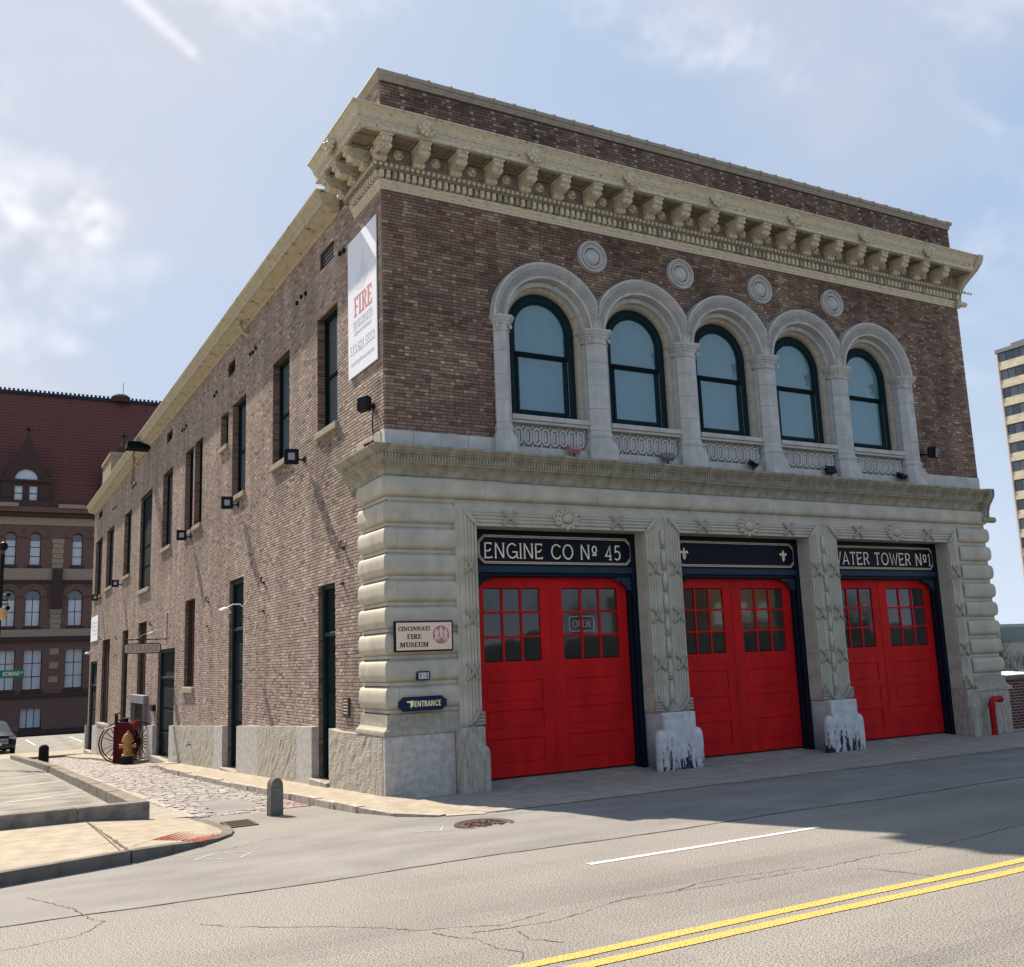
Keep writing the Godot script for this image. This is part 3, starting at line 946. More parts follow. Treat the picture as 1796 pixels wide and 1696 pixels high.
func brick_mesh(sd: int) -> ArrayMesh:
	var r := RandomNumberGenerator.new()
	r.seed = sd
	var b := MB.new()
	var e := func(): return r.randf_range(-0.03, 0.03)
	# unit brick, face towards +z, arrises slightly knocked off
	var F := []
	for c in [[-1, -1], [1, -1], [1, 1], [-1, 1]]: F.append(Vector3(c[0] * (0.47 + e.call() * 0.5), c[1] * (0.42 + e.call()), 0.5))
	var S := []
	for c in [[-1, -1], [1, -1], [1, 1], [-1, 1]]: S.append(Vector3(c[0] * 0.5, c[1] * 0.5, 0.36))
	b.quad(F[0], F[1], F[2], F[3])
	for i in 4:
		var k := (i + 1) % 4
		b.quad(S[i], S[k], F[k], F[i])
		b.quad(Vector3(S[i].x, S[i].y, -0.5), Vector3(S[k].x, S[k].y, -0.5), S[k], S[i])
	return b.mesh(M.brick)

var tone_mats := {}
func tone_mat(c: Color) -> Material:            # a few firings of the same brick
	var k := Vector3i(int(round(log(c.r) * 4.0)), int(round(c.g / c.r * 14.0)), int(round(c.b / c.r * 10.0)))
	if not tone_mats.has(k): tone_mats[k] = mat("brick_tone_%d" % tone_mats.size(), c, 0.85, T.grit, Vector3.ONE * 3.1, T.gritN, 0.5)
	return tone_mats[k]

func front_tone(header: bool) -> Color:
	var r := rng.randf()
	var c := Color(0.222, 0.150, 0.112)
	if r < 0.10: c = Color(0.145, 0.094, 0.074)
	elif r < 0.32: c = Color(0.190, 0.123, 0.094)
	elif r < 0.62: c = Color(0.240, 0.163, 0.123)
	elif r < 0.80: c = Color(0.212, 0.150, 0.122)
	if header and rng.randf() < 0.33: c = Color(0.345, 0.262, 0.200)
	elif rng.randf() < 0.05: c = Color(0.33, 0.25, 0.19)
	return c * rng.randf_range(0.88, 1.12) * 1.2

func make_station() -> Node3D:
	var fs := thing("fire_station", "two storey brown brick fire station with three red doors and five arched windows", "fire station")
	# ---- front wall
	var fw := Node3D.new()
	fw.name = "front_wall"
	fs.add_child(fw)
	var b := MB.new()
	var holes := []
	for d in DOORS: holes.append([d[0] - 0.06, d[1] + 0.06, -1.0, 4.94])
	for c in CX:
		holes.append([c - 1.03, c + 1.03, 6.31, 9.6])
		holes.append([c - 0.95, c + 0.95, 6.31, 9.88])
		holes.append([c - 0.8, c + 0.8, 6.31, 10.05])
		holes.append([c - 0.5, c + 0.5, 6.31, 10.2])
	wall_rects(b, 0.16, 17.19, -0.3, 13.79, holes, func(a, c, v, w): b.box(Vector3(a, v, -0.5), Vector3(c, w, -0.157)))
	obj("mortar_bed", b, M.mortar_front, fw)
	# ---- side wall
	var sw := Node3D.new()
	sw.name = "side_wall"
	fs.add_child(sw)
	b = MB.new()
	holes = []
	for s in SIDE: holes.append([s[1], s[2], s[3], s[4]])
	wall_rects(b, -48.4, -0.501, -2.6, 12.3, holes, func(a, c, v, w): b.box(Vector3(0.158, v, a), Vector3(0.56, w, c)))
	b.box(Vector3(0.158, 12.3, -2.55), Vector3(0.56, 13.79, -0.501))
	obj("mortar_bed", b, M.mortar_side, sw)
	# ---- closing walls and roof
	b = MB.new()
	b.box(Vector3(16.8, -2.6, -48.4), Vector3(17.19, 12.3, -0.501))
	b.box(Vector3(0.561, -2.6, -48.4), Vector3(16.799, 12.3, -48.0))
	obj("rear_wall", b, M.mortar_side, fs)
	b = MB.new()
	b.box(Vector3(0.2, 12.301, -48.38), Vector3(17.15, 12.42, -0.502))
	obj("roof", b, M.ground, fs)
	b = MB.new()
	b.box(Vector3(0.562, 6.2, -47.9), Vector3(16.79, 6.45, -0.51))
	b.box(Vector3(0.562, -0.2, -47.9), Vector3(16.79, 0.08, -0.78))
	obj("floor", b, M.dirt, fs)

	# ---- bricks of the front
	var soot := FastNoiseLite.new()
	soot.seed = 31; soot.frequency = 0.4; soot.fractal_octaves = 3
	var bm := []
	for i in 5: bm.append(brick_mesh(100 + i))
	var singles := 0
	var rest := []
	var course := 0.0677
	var rows := int((13.79 - 6.62) / course)
	for k in rows:
		var v := 6.645 + k * course
		var u := 0.155
		var cell := 0
		var parapet := v > 12.6
		if v > 11.40 and v < 12.55: continue
		while u < 17.185:
			var header := (cell % 3) == 2
			cell += 1
			var w := 0.104 if header else 0.208
			if cell == 1:
				u += 0.0
				w = (0.208 if k % 2 == 0 else 0.104) + rng.randf_range(-0.03, 0.03)
				header = k % 2 == 1
				if k % 2 == 1: cell = 1 if (k / 2) % 2 else 2
			w = minf(w, 17.19 - u)
			if w < 0.03: break
			var mid := u + w * 0.5
			var bad := front_blocked(mid, v)
			if not bad and (front_blocked(u + 0.02, v) and front_blocked(u + w - 0.02, v)): bad = true
			if not bad:
				var c := front_tone(header)
				c = c * (1.0 + 0.45 * soot.get_noise_2d(mid * 0.9, v * 0.9) + 0.3 * soot.get_noise_2d(mid * 6.0 + 90.0, v * 0.7))
				if parapet: c = c * 0.78
				if parapet and header and (k % 2 == 0): c = Color(0.44, 0.345, 0.28) if rng.randf() < 0.7 else c
				if v < 7.15 and rng.randf() < 0.5: c = c.lerp(Color(0.28, 0.2, 0.16), 0.4)
				var bs := Basis.from_euler(Vector3(rng.randf_range(-0.012, 0.012), rng.randf_range(-0.012, 0.012), rng.randf_range(-0.004, 0.004))) * Basis.from_scale(Vector3(w - 0.009, course - 0.0095, 0.05))
				var t := Transform3D(bs, Vector3(mid, v, -0.173 + rng.randf_range(-0.0025, 0.0025)))
				if singles < 190 and u < 1.3:
					inst("brick", bm[rng.randi() % 5], fw, t).material_override = tone_mat(c)
					singles += 1
				else: rest.append([t, c])
			u += w
	many("bricks", bm[0], rest, fw)

	# ---- bricks of the side
	rest = []
	var dirt := FastNoiseLite.new()
	dirt.seed = 5; dirt.frequency = 0.22; dirt.fractal_octaves = 4
	singles = 0
	rows = int((12.05 + 1.2) / course)
	for k in range(0, rows + 28):
		var v := -1.2 + k * course
		var zmin := -48.38
		var zmax := -0.2
		if v > 12.05:
			zmin = -2.55
			if v > 13.77: break
			if v > 11.40 and v < 12.55: continue
		var holes2 := []
		for s in SIDE:
			if v > s[3] and v < s[4]: holes2.append([s[1], s[2]])
		var zz := zmax + (0.104 if k % 2 else 0.0)
		var head := (k % 6) == 5
		while zz > zmin:
			var w := 0.104 if head else 0.209
			var a := zz - w
			var c1 := zz
			zz = a
			c1 = minf(c1, zmax)
			var keep := true
			for h in holes2:
				if c1 <= h[1] and a >= h[0]: keep = false
				elif c1 > h[1] and a < h[1]: a = h[1]
				elif c1 > h[0] and a < h[0]: c1 = h[0]
			if not keep or c1 - a < 0.03: continue
			if v < granite_top((a + c1) * 0.5) - 0.08: continue
			var d := dirt.get_noise_2d(a, v * 1.4) * 0.5 + 0.5
			var r := rng.randf()
			var c := Color(0.335, 0.255, 0.195)
			if r < 0.07: c = Color(0.20, 0.14, 0.115)
			elif r < 0.3: c = Color(0.31, 0.22, 0.175)
			elif r < 0.42: c = Color(0.43, 0.33, 0.25)
			elif r < 0.60: c = Color(0.33, 0.235, 0.20)
			c = c.lerp(gr(c.g * 1.05), 0.24) * (1.0 + 0.30 * dirt.get_noise_2d(a * 5.0 + 200.0, v * 0.5)) * sill_wash(a, v) * rng.randf_range(0.85, 1.12) * lerpf(0.82, 1.1, d) * 1.45
			var bs := Basis(Vector3.UP, -PI / 2) * Basis.from_euler(Vector3(rng.randf_range(-0.012, 0.012), rng.randf_range(-0.016, 0.016), rng.randf_range(-0.004, 0.004))) * Basis.from_scale(Vector3(c1 - a - 0.009, course - 0.011, 0.05))
			var t := Transform3D(bs, Vector3(0.175 + rng.randf_range(-0.002, 0.002), v, (a + c1) * 0.5))
			if singles < 110 and v > 1.3 and v < 5.2 and zz > -3.05 and zz < -1.4:
				inst("brick", bm[rng.randi() % 5], sw, t).material_override = tone_mat(c)
				singles += 1
			else: rest.append([t, c])
	many("bricks", bm[1], rest, sw)
	make_side_openings(fs)
	make_base(fs)
	make_rustication(fs)
	make_belt(fs)
	make_frames(fs)
	make_arcade(fs)
	make_cornice(fs)
	make_eaves(fs)
	for i in 3: make_bay(fs, i)
	return fs

func sill_wash(z: float, v: float) -> float:       # rain has darkened the brick under each sill
	for s in SIDE:
		if s[0] != "window" and s[0] != "narrow": continue
		var under: float = s[3] - 0.15 - v
		if under > 0.0 and under < 1.6 and z > s[1] - 0.1 and z < s[2] + 0.1: return lerpf(0.80, 1.0, under / 1.6)
	return 1.0

func granite_top(z: float) -> float:
	var P := [[0.0, 1.10], [-2.6, 1.08], [-3.3, 1.13], [-9.6, 0.89], [-18.7, 0.51], [-20.0, 0.47], [-48.4, -0.67]]
	for i in P.size() - 1:
		if z <= P[i][0] and z >= P[i + 1][0]: return lerpf(P[i][1], P[i + 1][1], (z - P[i][0]) / (P[i + 1][0] - P[i][0]))
	return P[-1][1]

func make_side_openings(fs: Node3D) -> void:
	for s in SIDE:
		var z0: float = s[1]
		var z1: float = s[2]
		var y0: float = s[3]
		var y1: float = s[4]
		var b := MB.new()
		# brick reveals: short returns of the same brick
		for k in int((y1 - y0) / 0.0677):
			var v := y0 + (k + 0.5) * 0.0677
			for e in [z0 + 0.004, z1 - 0.004]:
				b.col = (Color(0.30, 0.21, 0.165) if rng.randf() < 0.7 else Color(0.20, 0.14, 0.115)) * rng.randf_range(0.85, 1.1)
				b.bc(Vector3(0.255, v, e), Vector3(0.195, 0.057, 0.012))
		if s[0] != "vent": obj("reveal", b, M.brick, fs)
		var x := 0.32
		if s[0] == "window" or s[0] == "narrow" or s[0] == "small":
			var w := Node3D.new()
			w.name = "side_window"
			fs.add_child(w, true)
			b = MB.new()
			var f := 0.10
			b.cbox(Vector3(x, y0, z0 + 0.012), Vector3(x + 0.12, y1, z0 + f))
			b.cbox(Vector3(x, y0, z1 - f), Vector3(x + 0.12, y1, z1 - 0.012))
			b.cbox(Vector3(x, y1 - f, z0 + f), Vector3(x + 0.12, y1, z1 - f))
			b.cbox(Vector3(x, y0, z0 + f), Vector3(x + 0.12, y0 + 0.08, z1 - f))
			var ym := lerpf(y0, y1, 0.47)
			if s[0] != "small":
				b.cbox(Vector3(x + 0.02, ym - 0.03, z0 + f), Vector3(x + 0.10, ym + 0.04, z1 - f))
			for zz in [z0 + f + 0.03, z1 - f - 0.03]: b.cbox(Vector3(x + 0.04, y0 + 0.08, zz - 0.03), Vector3(x + 0.1, y1 - f, zz + 0.03), 0.006)
			obj("frame", b, M.green_dark, w)
			for p in ([[y0 + 0.08, ym - 0.03], [ym + 0.04, y1 - f]] if s[0] != "small" else [[y0 + 0.08, y1 - f]]):
				b = MB.new()
				b.box(Vector3(x + 0.065, p[0], z0 + f + 0.06), Vector3(x + 0.073, p[1], z1 - f - 0.06))
				obj("pane", b, M.glass_sky, w)
			b = MB.new()
			b.cbox(Vector3(0.07, y0 - 0.145, z0 - 0.03), Vector3(0.33, y0 + 0.003, z1 + 0.03), 0.012)
			obj("window_sill", b, M.sill, fs)
		elif s[0] == "vent":
			b = MB.new()
			b.box(Vector3(0.26, y0, z0), Vector3(0.34, y1, z1))
			for k in 4: b.bc(Vector3(0.235, lerpf(y0, y1, (k + 0.5) / 4.0), (z0 + z1) * 0.5), Vector3(0.03, 0.03, z1 - z0 - 0.02))
			obj("vent", b, M.steel if z0 > -5.0 else M.black_dull, fs)
		elif s[0] == "filled":
			b = MB.new()
			b.box(Vector3(0.30, y0, z0 + 0.012), Vector3(0.36, y1, z1 - 0.012))
			for k in 5: b.cbox(Vector3(0.27, y0, lerpf(z0, z1, k / 4.0) - (0.0 if k else -0.015)), Vector3(0.299, y1, lerpf(z0, z1, k / 4.0) + 0.05 - (0.07 if k == 4 else 0.0)), 0.006)
			obj("filled_window", b, M.brown_infill, fs)
			if y0 > 0.5:
				b = MB.new()
				b.cbox(Vector3(0.07, y0 - 0.17, z0 - 0.06), Vector3(0.29, y0 + 0.002, z1 + 0.06), 0.012)
				obj("window_sill", b, M.sill, fs)
			else:
				b = MB.new()
				b.cbox(Vector3(-0.03, y0 - 0.15, z0 - 0.06), Vector3(0.29, y0 + 0.002, z1 + 0.06), 0.012)
				obj("window_sill", b, M.sill, fs)
		elif s[0] == "hatch":
			b = MB.new()
			b.cbox(Vector3(-0.04, y1, z0 - 0.1), Vector3(0.2, y1 + 0.34, z1 + 0.1), 0.01)
			obj("lintel", b, M.steel, fs)
			var h := Node3D.new()
			h.name = "hatch_door"
			fs.add_child(h, true)
			b = MB.new()
			b.box(Vector3(0.18, y0, z0 + 0.1), Vector3(0.24, y1, z1 - 0.1))
			obj("panel", b, M.brown_infill, h)
			b = MB.new()
			b.cbox(Vector3(-0.02, y0, z1 - 0.1), Vector3(0.24, y1, z1 - 0.012), 0.008)
			obj("frame", b, M.steel, h)
			b = MB.new()
			b.cbox(Vector3(-0.02, y0, z0 + 0.012), Vector3(0.24, y1, z0 + 0.1), 0.008)
			obj("frame", b, M.steel, h)
		else:
			var d := Node3D.new()
			d.name = "loading_door" if s[0] == "loading" else "side_door"
			fs.add_child(d, true)
			b = MB.new()
			var fx := 0.24
			b.cbox(Vector3(fx, y0, z0 + 0.012), Vector3(fx + 0.14, y1, z0 + 0.12))
			b.cbox(Vector3(fx, y0, z1 - 0.12), Vector3(fx + 0.14, y1, z1 - 0.012))
			b.cbox(Vector3(fx, y1 - 0.12, z0 + 0.12), Vector3(fx + 0.14, y1 - 0.001, z1 - 0.12))
			if s[0] == "door": b.cbox(Vector3(fx + 0.01, lerpf(y0, y1, 0.72), z0 + 0.12), Vector3(fx + 0.13, lerpf(y0, y1, 0.72) + 0.1, z1 - 0.12))
			obj("frame", b, M.green_paint, d)
			b = MB.new()
			b.box(Vector3(fx + 0.08, y0, z0 + 0.12), Vector3(fx + 0.13, y1 - 0.12, z1 - 0.12))
			obj("leaf", b, M.green_dark, d)
			for k in 3:
				b = MB.new()
				var hh := (lerpf(y0, y1, 0.70) - y0 - 0.3) / 3.0
				b.cbox(Vector3(fx + 0.055, y0 + 0.15 + k * hh, z0 + 0.24), Vector3(fx + 0.079, y0 + 0.05 + (k + 1) * hh, z1 - 0.24), 0.01)
				obj("panel", b, M.green_dark, d)
			if s[0] == "door":
				b = MB.new()
				b.cbox(Vector3(-0.06, y0 - 0.22, z0 - 0.02), Vector3(0.45, y0, z1 + 0.02), 0.015)
				obj("door_step", b, M.kerb_stone, fs)
			else:
				b = MB.new()
				b.cbox(Vector3(0.06, y0 - 0.18, z0 - 0.05), Vector3(0.4, y0, z1 + 0.05), 0.012)
				obj("window_sill", b, M.sill, fs)

func base_block(fs: Node3D, z0: float, z1: float, m: Material) -> void:
	var b := MB.new()
	var n := maxi(1, int((z1 - z0) / 0.13))
	var ys := 11
	var P := []
	var smooth: bool = m == M.granite_smooth
	for i in n + 1:
		var col := []
		var z := lerpf(z0 + 0.004, z1 - 0.004, float(i) / n)
		var t := granite_top(z)
		var lo := gy(z) - 0.25
		for j in ys + 1:
			var bump := 0.0 if (i == 0 or i == n or j == ys or smooth) else rng.randf_range(-0.012, 0.006)
			col.append(Vector3(bump, lerpf(lo, t, float(j) / ys), z))
		P.append(col)
	for i in n:
		for j in ys: b.quad(P[i][j], P[i + 1][j], P[i + 1][j + 1], P[i][j + 1])
		var A: Vector3 = P[i][ys]
		var D: Vector3 = P[i + 1][ys]
		b.quad(A, D, D + Vector3(0.155, 0, 0), A + Vector3(0.155, 0, 0))
	for i in [0, n]:
		var A: Vector3 = P[i][0]
		var D: Vector3 = P[i][ys]
		var q := Vector3(0.30, 0, 0)
		if i == 0: b.quad(A + q, A, D, D + q)
		else: b.quad(A, A + q, D + q, D)
	obj("base_block", b, m, fs)

func make_base(fs: Node3D) -> void:
	# plinth of the side wall: rough granite blocks between the doors, dressed next to them
	var runs := [[-3.05, -0.62], [-10.77, -4.17], [-20.77, -12.43], [-26.4, -24.24], [-44.6, -30.2], [-48.4, -48.05]]
	for r in runs:
		var z: float = r[1]
		var first := true
		while z > r[0] + 0.05:
			var L := 1.55 + rng.randf_range(-0.25, 0.25)
			if z - L < r[0] + 0.7: L = z - r[0]
			var dressed: bool = (z - L <= r[0] + 0.01 and r[0] < -4.0) or (first and r[1] < -4.0 and r[1] > -25.0)
			if dressed and L > 1.2 and first: L = 1.1
			base_block(fs, z - L, z, M.granite_smooth if dressed else M.granite_rough)
			z -= L
			first = false
	# corner block, door posts and their wheel guards
	var b := MB.new()
	var n := 8
	b.cbox(Vector3(0.0, -0.3, -0.615), Vector3(1.365, 1.10, 0.0), 0.012)
	obj("corner_block", b, M.granite_smooth, fs)
	b = MB.new()
	var P := []
	for i in n + 1:
		var col := []
		for j in 6: col.append(Vector3(-0.004 - (0.0 if (i == 0 or i == n or j == 5) else rng.randf_range(0.0, 0.010)), lerpf(-0.3, 1.09, j / 5.0), lerpf(-0.61, -0.09, float(i) / n)))
		P.append(col)
	for i in n:
		for j in 5: b.quad(P[i][j], P[i + 1][j], P[i + 1][j + 1], P[i][j + 1])
	obj("rough_face", b, M.granite_rough, fs)
	for p in [[1.37, 1.90, 1.163, [1.885]], [5.93, 6.76, 1.16, [5.90, 6.82]], [10.63, 11.46, 1.16, [10.60, 11.52]], [15.47, 15.97, 1.163, [15.60]]]:
		var post := Node3D.new()
		post.name = "door_post_base"
		fs.add_child(post, true)
		var m: Material = M.granite_worn if p[0] < 2.0 or p[0] > 15.0 else M.granite_drip
		b = MB.new()
		var fz := 0.16 if p[0] < 15.0 else 0.06
		b.cbox(Vector3(p[0], -0.3, -0.5), Vector3(p[1], p[2], fz), 0.015)
		if m == M.granite_drip:
			b.plate(Vector3(p[0] + 0.016, -0.02, fz + 0.003), Vector3(p[1] - p[0] - 0.032, 0, 0), Vector3(0, 1.15, 0), 44, 60)
			b.paint(stain)
		obj("block", b, m, post)
		for g in p[3]:
			b = MB.new()
			b.xf = Transform3D(Basis(), Vector3(g, -0.3, 0.08))
			var pr := []
			for q in 40: pr.append(Vector2(0.125, q * 0.0245))
			for k in 7: pr.append(Vector2(0.12 * cos(PI / 2 * k / 6.0), 0.98 + 0.16 * sin(PI / 2 * k / 6.0)))
			b.lathe(pr, 28)
			if m == M.granite_drip: b.paint(stain)
			obj("wheel_guard", b, m, post, 50.0)
	b = MB.new()
	b.cbox(Vector3(15.975, -0.3, -0.62), Vector3(17.2, 1.10, 0.0), 0.012)
	obj("corner_block", b, M.granite_worn, fs)
	# mouldings on top of the plinth
	var pr := [Vector2(-0.05, 1.102), Vector2(0.16, 1.102), Vector2(0.165, 1.15), Vector2(0.15, 1.19), Vector2(0.11, 1.21), Vector2(0.075, 1.25), Vector2(0.06, 1.33), Vector2(0.06, 1.46), Vector2(-0.05, 1.46)]
	b = MB.new()
	b.sweep([Vector3(0.15, 0, -1.45), Vector3(0.15, 0, -0.15), Vector3(1.55, 0, -0.15)], Vector3.UP, pr)
	obj("base_moulding", b, M.limestone_dirty, fs, 30.0)
	b = MB.new()
	b.sweep([Vector3(15.97, 0, -0.15), Vector3(17.17, 0, -0.15), Vector3(17.17, 0, -1.0)], Vector3.UP, pr)
	obj("base_moulding", b, M.limestone_dirty, fs, 30.0)

func stain(p: Vector3) -> Color:               # black drips climbing from the pavement on the painted posts
	var s: float = drips.get_noise_3d(p.x * 7.0, p.y * 1.6, p.z * 7.0) * 0.9 + drips.get_noise_3d(p.x * 22.0 + 9.0, p.y * 7.0, p.z * 22.0) * 0.5
	var k := s + 0.62 - p.y * 1.15
	if k > 0.56: return Color(0.055, 0.055, 0.08)
	if k > 0.34: return Color(0.92, 0.92, 0.93).lerp(Color(0.12, 0.12, 0.15), pow((k - 0.34) / 0.22, 1.4))
	return Color(0.92, 0.92, 0.93) if k > 0.0 else Color(1, 1, 1)

var drips := FastNoiseLite.new()
func pillow(h: float, lead := 0.075) -> Array:
	var o := [Vector2(-0.05, 0.0), Vector2(-0.045, 0.0), Vector2(-0.045, 0.016), Vector2(0.016, 0.018), Vector2(0.018, 0.072), Vector2(0.0, 0.076), Vector2(0.0, 0.084)]
	var hy := (h - 0.088) * 0.5
	for k in 15:
		var t := -1.0 + 2.0 * k / 14.0
		o.append(Vector2(0.008 + lead * 1.2 * pow(1.0 - pow(absf(t), 3.0), 0.5), 0.086 + hy + hy * t))
	o.append(Vector2(-0.045, h - 0.002)); o.append(Vector2(-0.05, h - 0.002))
	return o

func make_rustication(fs: Node3D) -> void:
	var ys := [1.465, 1.945, 2.42, 2.895, 3.37, 3.85, 4.335, 4.82, 5.30]
	for k in 8:
		var h: float = ys[k + 1] - ys[k]
		var pr := pillow(h)
		for p in pr.size(): pr[p].y += ys[k]
		var side := -1.42
		if k % 2 == 0:
			var b := MB.new()
			b.sweep([Vector3(0.15, 0, side), Vector3(0.15, 0, -0.15), Vector3(0.315, 0, -0.15)], Vector3.UP, pr)
			obj("quoin", b, M.limestone, fs, 35.0)
			b = MB.new()
			b.sweep([Vector3(0.32, 0, -0.15), Vector3(1.53, 0, -0.15)], Vector3.UP, pr)
			obj("quoin", b, M.limestone, fs, 35.0)
		else:
			var b := MB.new()
			b.sweep([Vector3(0.15, 0, side), Vector3(0.15, 0, -0.42)], Vector3.UP, pr)
			obj("quoin", b, M.limestone, fs, 35.0)
			b = MB.new()
			b.sweep([Vector3(0.15, 0, -0.415), Vector3(0.15, 0, -0.15), Vector3(1.53, 0, -0.15)], Vector3.UP, pr)
			obj("quoin", b, M.limestone, fs, 35.0)
		var b := MB.new()
		b.sweep([Vector3(15.99, 0, -0.15), Vector3(17.13, 0, -0.15), Vector3(17.13, 0, -0.9)], Vector3.UP, pr)
		obj("quoin", b, M.limestone, fs, 35.0)
	# plain backing of the stone piers and the wall between the door frames
	var b := MB.new()
	for x in [[0.165, 1.6], [15.9, 17.18]]: b.box(Vector3(x[0], 1.3, -0.156), Vector3(x[1], 5.76, -0.148))
	obj("pier_backing", b, M.limestone, fs)
	# the big rounded course under the belt
	var pr := pillow(0.47, 0.085)
	for p in pr.size(): pr[p].y += 5.305
	var xs := [0.15, 2.15, 4.75, 7.2, 9.6, 12.0, 14.5, 17.13]
	for i in xs.size() - 1:
		b = MB.new()
		if i == 0: b.sweep([Vector3(0.15, 0, -1.42), Vector3(0.15, 0, -0.15), Vector3(xs[1] - 0.003, 0, -0.15)], Vector3.UP, pr)
		elif i == xs.size() - 2: b.sweep([Vector3(xs[i] + 0.003, 0, -0.15), Vector3(17.13, 0, -0.15), Vector3(17.13, 0, -0.9)], Vector3.UP, pr)
		else: b.sweep([Vector3(xs[i] + 0.003, 0, -0.15), Vector3(xs[i + 1] - 0.003, 0, -0.15)], Vector3.UP, pr)
		obj("lintel_course", b, M.limestone, fs, 35.0)

func make_belt(fs: Node3D) -> void:
	var pr := [Vector2(-0.05, 5.775), Vector2(0.03, 5.775), Vector2(0.035, 5.80), Vector2(0.045, 5.86), Vector2(0.08, 5.92), Vector2(0.13, 5.965), Vector2(0.17, 5.985), Vector2(0.19, 5.985), Vector2(0.192, 6.01), Vector2(0.20, 6.02), Vector2(0.215, 6.15), Vector2(0.235, 6.155), Vector2(0.24, 6.175), Vector2(0.27, 6.19), Vector2(0.30, 6.21), Vector2(0.325, 6.245), Vector2(0.35, 6.255), Vector2(0.355, 6.295), Vector2(0.34, 6.305), Vector2(0.0, 6.35), Vector2(-0.05, 6.35)]
	var joints := [0.15, 2.9, 5.1, 7.6, 10.1, 12.5, 14.9, 17.05]
	for i in joints.size() - 1:
		var b := MB.new()
		if i == 0: b.sweep([Vector3(0.15, 0, -2.05), Vector3(0.15, 0, -0.15), Vector3(joints[1] - 0.002, 0, -0.15)], Vector3.UP, pr)
		else: b.sweep([Vector3(joints[i] + 0.002, 0, -0.15), Vector3(joints[i + 1] - 0.002, 0, -0.15)], Vector3.UP, pr)
		obj("belt_course", b, M.belt_stone, fs, 25.0)
	var b := MB.new()
	var sl := Basis(Vector3.RIGHT, 0.11)
	for k in 268:
		b.xf = Transform3D(sl, Vector3(-0.0 + k * 0.063, 6.085, 0.063))
		b.box(Vector3(-0.018, -0.056, -0.01), Vector3(0.018, 0.056, 0.026))
	for k in 30:
		b.xf = Transform3D(Basis(Vector3.UP, -PI / 2) * sl, Vector3(-0.063, 6.085, -0.02 - k * 0.063))
		b.box(Vector3(-0.018, -0.056, -0.01), Vector3(0.018, 0.056, 0.026))
	var fl := obj("belt_flutes", b, M.belt_stone, fs)
	fl.set_meta("kind", "stuff")
	end_scroll(fs, "belt_end_scroll", 17.05, 17.30, [[0.0, 5.46], [0.10, 5.50], [0.13, 5.60], [0.14, 5.75], [0.19, 5.90], [0.28, 6.02], [0.35, 6.14], [0.36, 6.26], [0.35, 6.32], [0.0, 6.36]], M.belt_stone)
	var q := MB.new()
	q.xf = Transform3D(Basis(Vector3.BACK, -PI / 2), Vector3(17.0, 5.53, -0.07))
	q.lathe([Vector2(0.0, 0.0), Vector2(0.08, 0.0), Vector2(0.08, 0.52), Vector2(0.0, 0.52)], 14)
	obj("scroll_roll", q, M.belt_stone, fs, 40.0)
	# pale terracotta band above the belt
	for s in [[0.13, 2.44, 4], [14.77, 17.19, 4]]:
		for k in s[2]:
			b = MB.new()
			var x0: float = lerpf(s[0], s[1], float(k) / s[2])
			var x1: float = lerpf(s[0], s[1], float(k + 1) / s[2])
			b.cbox(Vector3(x0 + 0.002, 6.31, -0.3), Vector3(x1 - 0.002, 6.635, -0.115), 0.008)
			obj("band_tile", b, M.terracotta, fs)
	for k in 2:
		b = MB.new()
		b.cbox(Vector3(0.12, 6.31, -0.31 - (k + 1) * 0.66), Vector3(0.22, 6.635, -0.304 - k * 0.66), 0.008)
		obj("band_tile", b, M.terracotta_warm, fs)

func end_scroll(fs: Node3D, called: String, x0: float, x1: float, outline: Array, m: Material) -> void:
	var b := MB.new()
	var P := PackedVector2Array()
	for p in outline: P.append(Vector2(-p[0], p[1]))       # turned so that the outline's depth points to +z
	b.xf = Transform3D(Basis(Vector3.UP, PI / 2), Vector3(0, 0, -0.15))
	b.prism(P, x0, x1)
	var R := PackedVector2Array()
	for p in outline:
		if p[0] > 0.001: R.append(Vector2(-p[0], p[1]))
	for k in 2:
		var xa := lerpf(x0, x1, 0.12 + 0.52 * k)
		var pts := []
		for p in R: pts.append(Vector3(p.x - 0.004, p.y, xa + 0.03))
		b.tube(pts, 0.028, 6)
	obj(called, b, m, fs, 25.0)

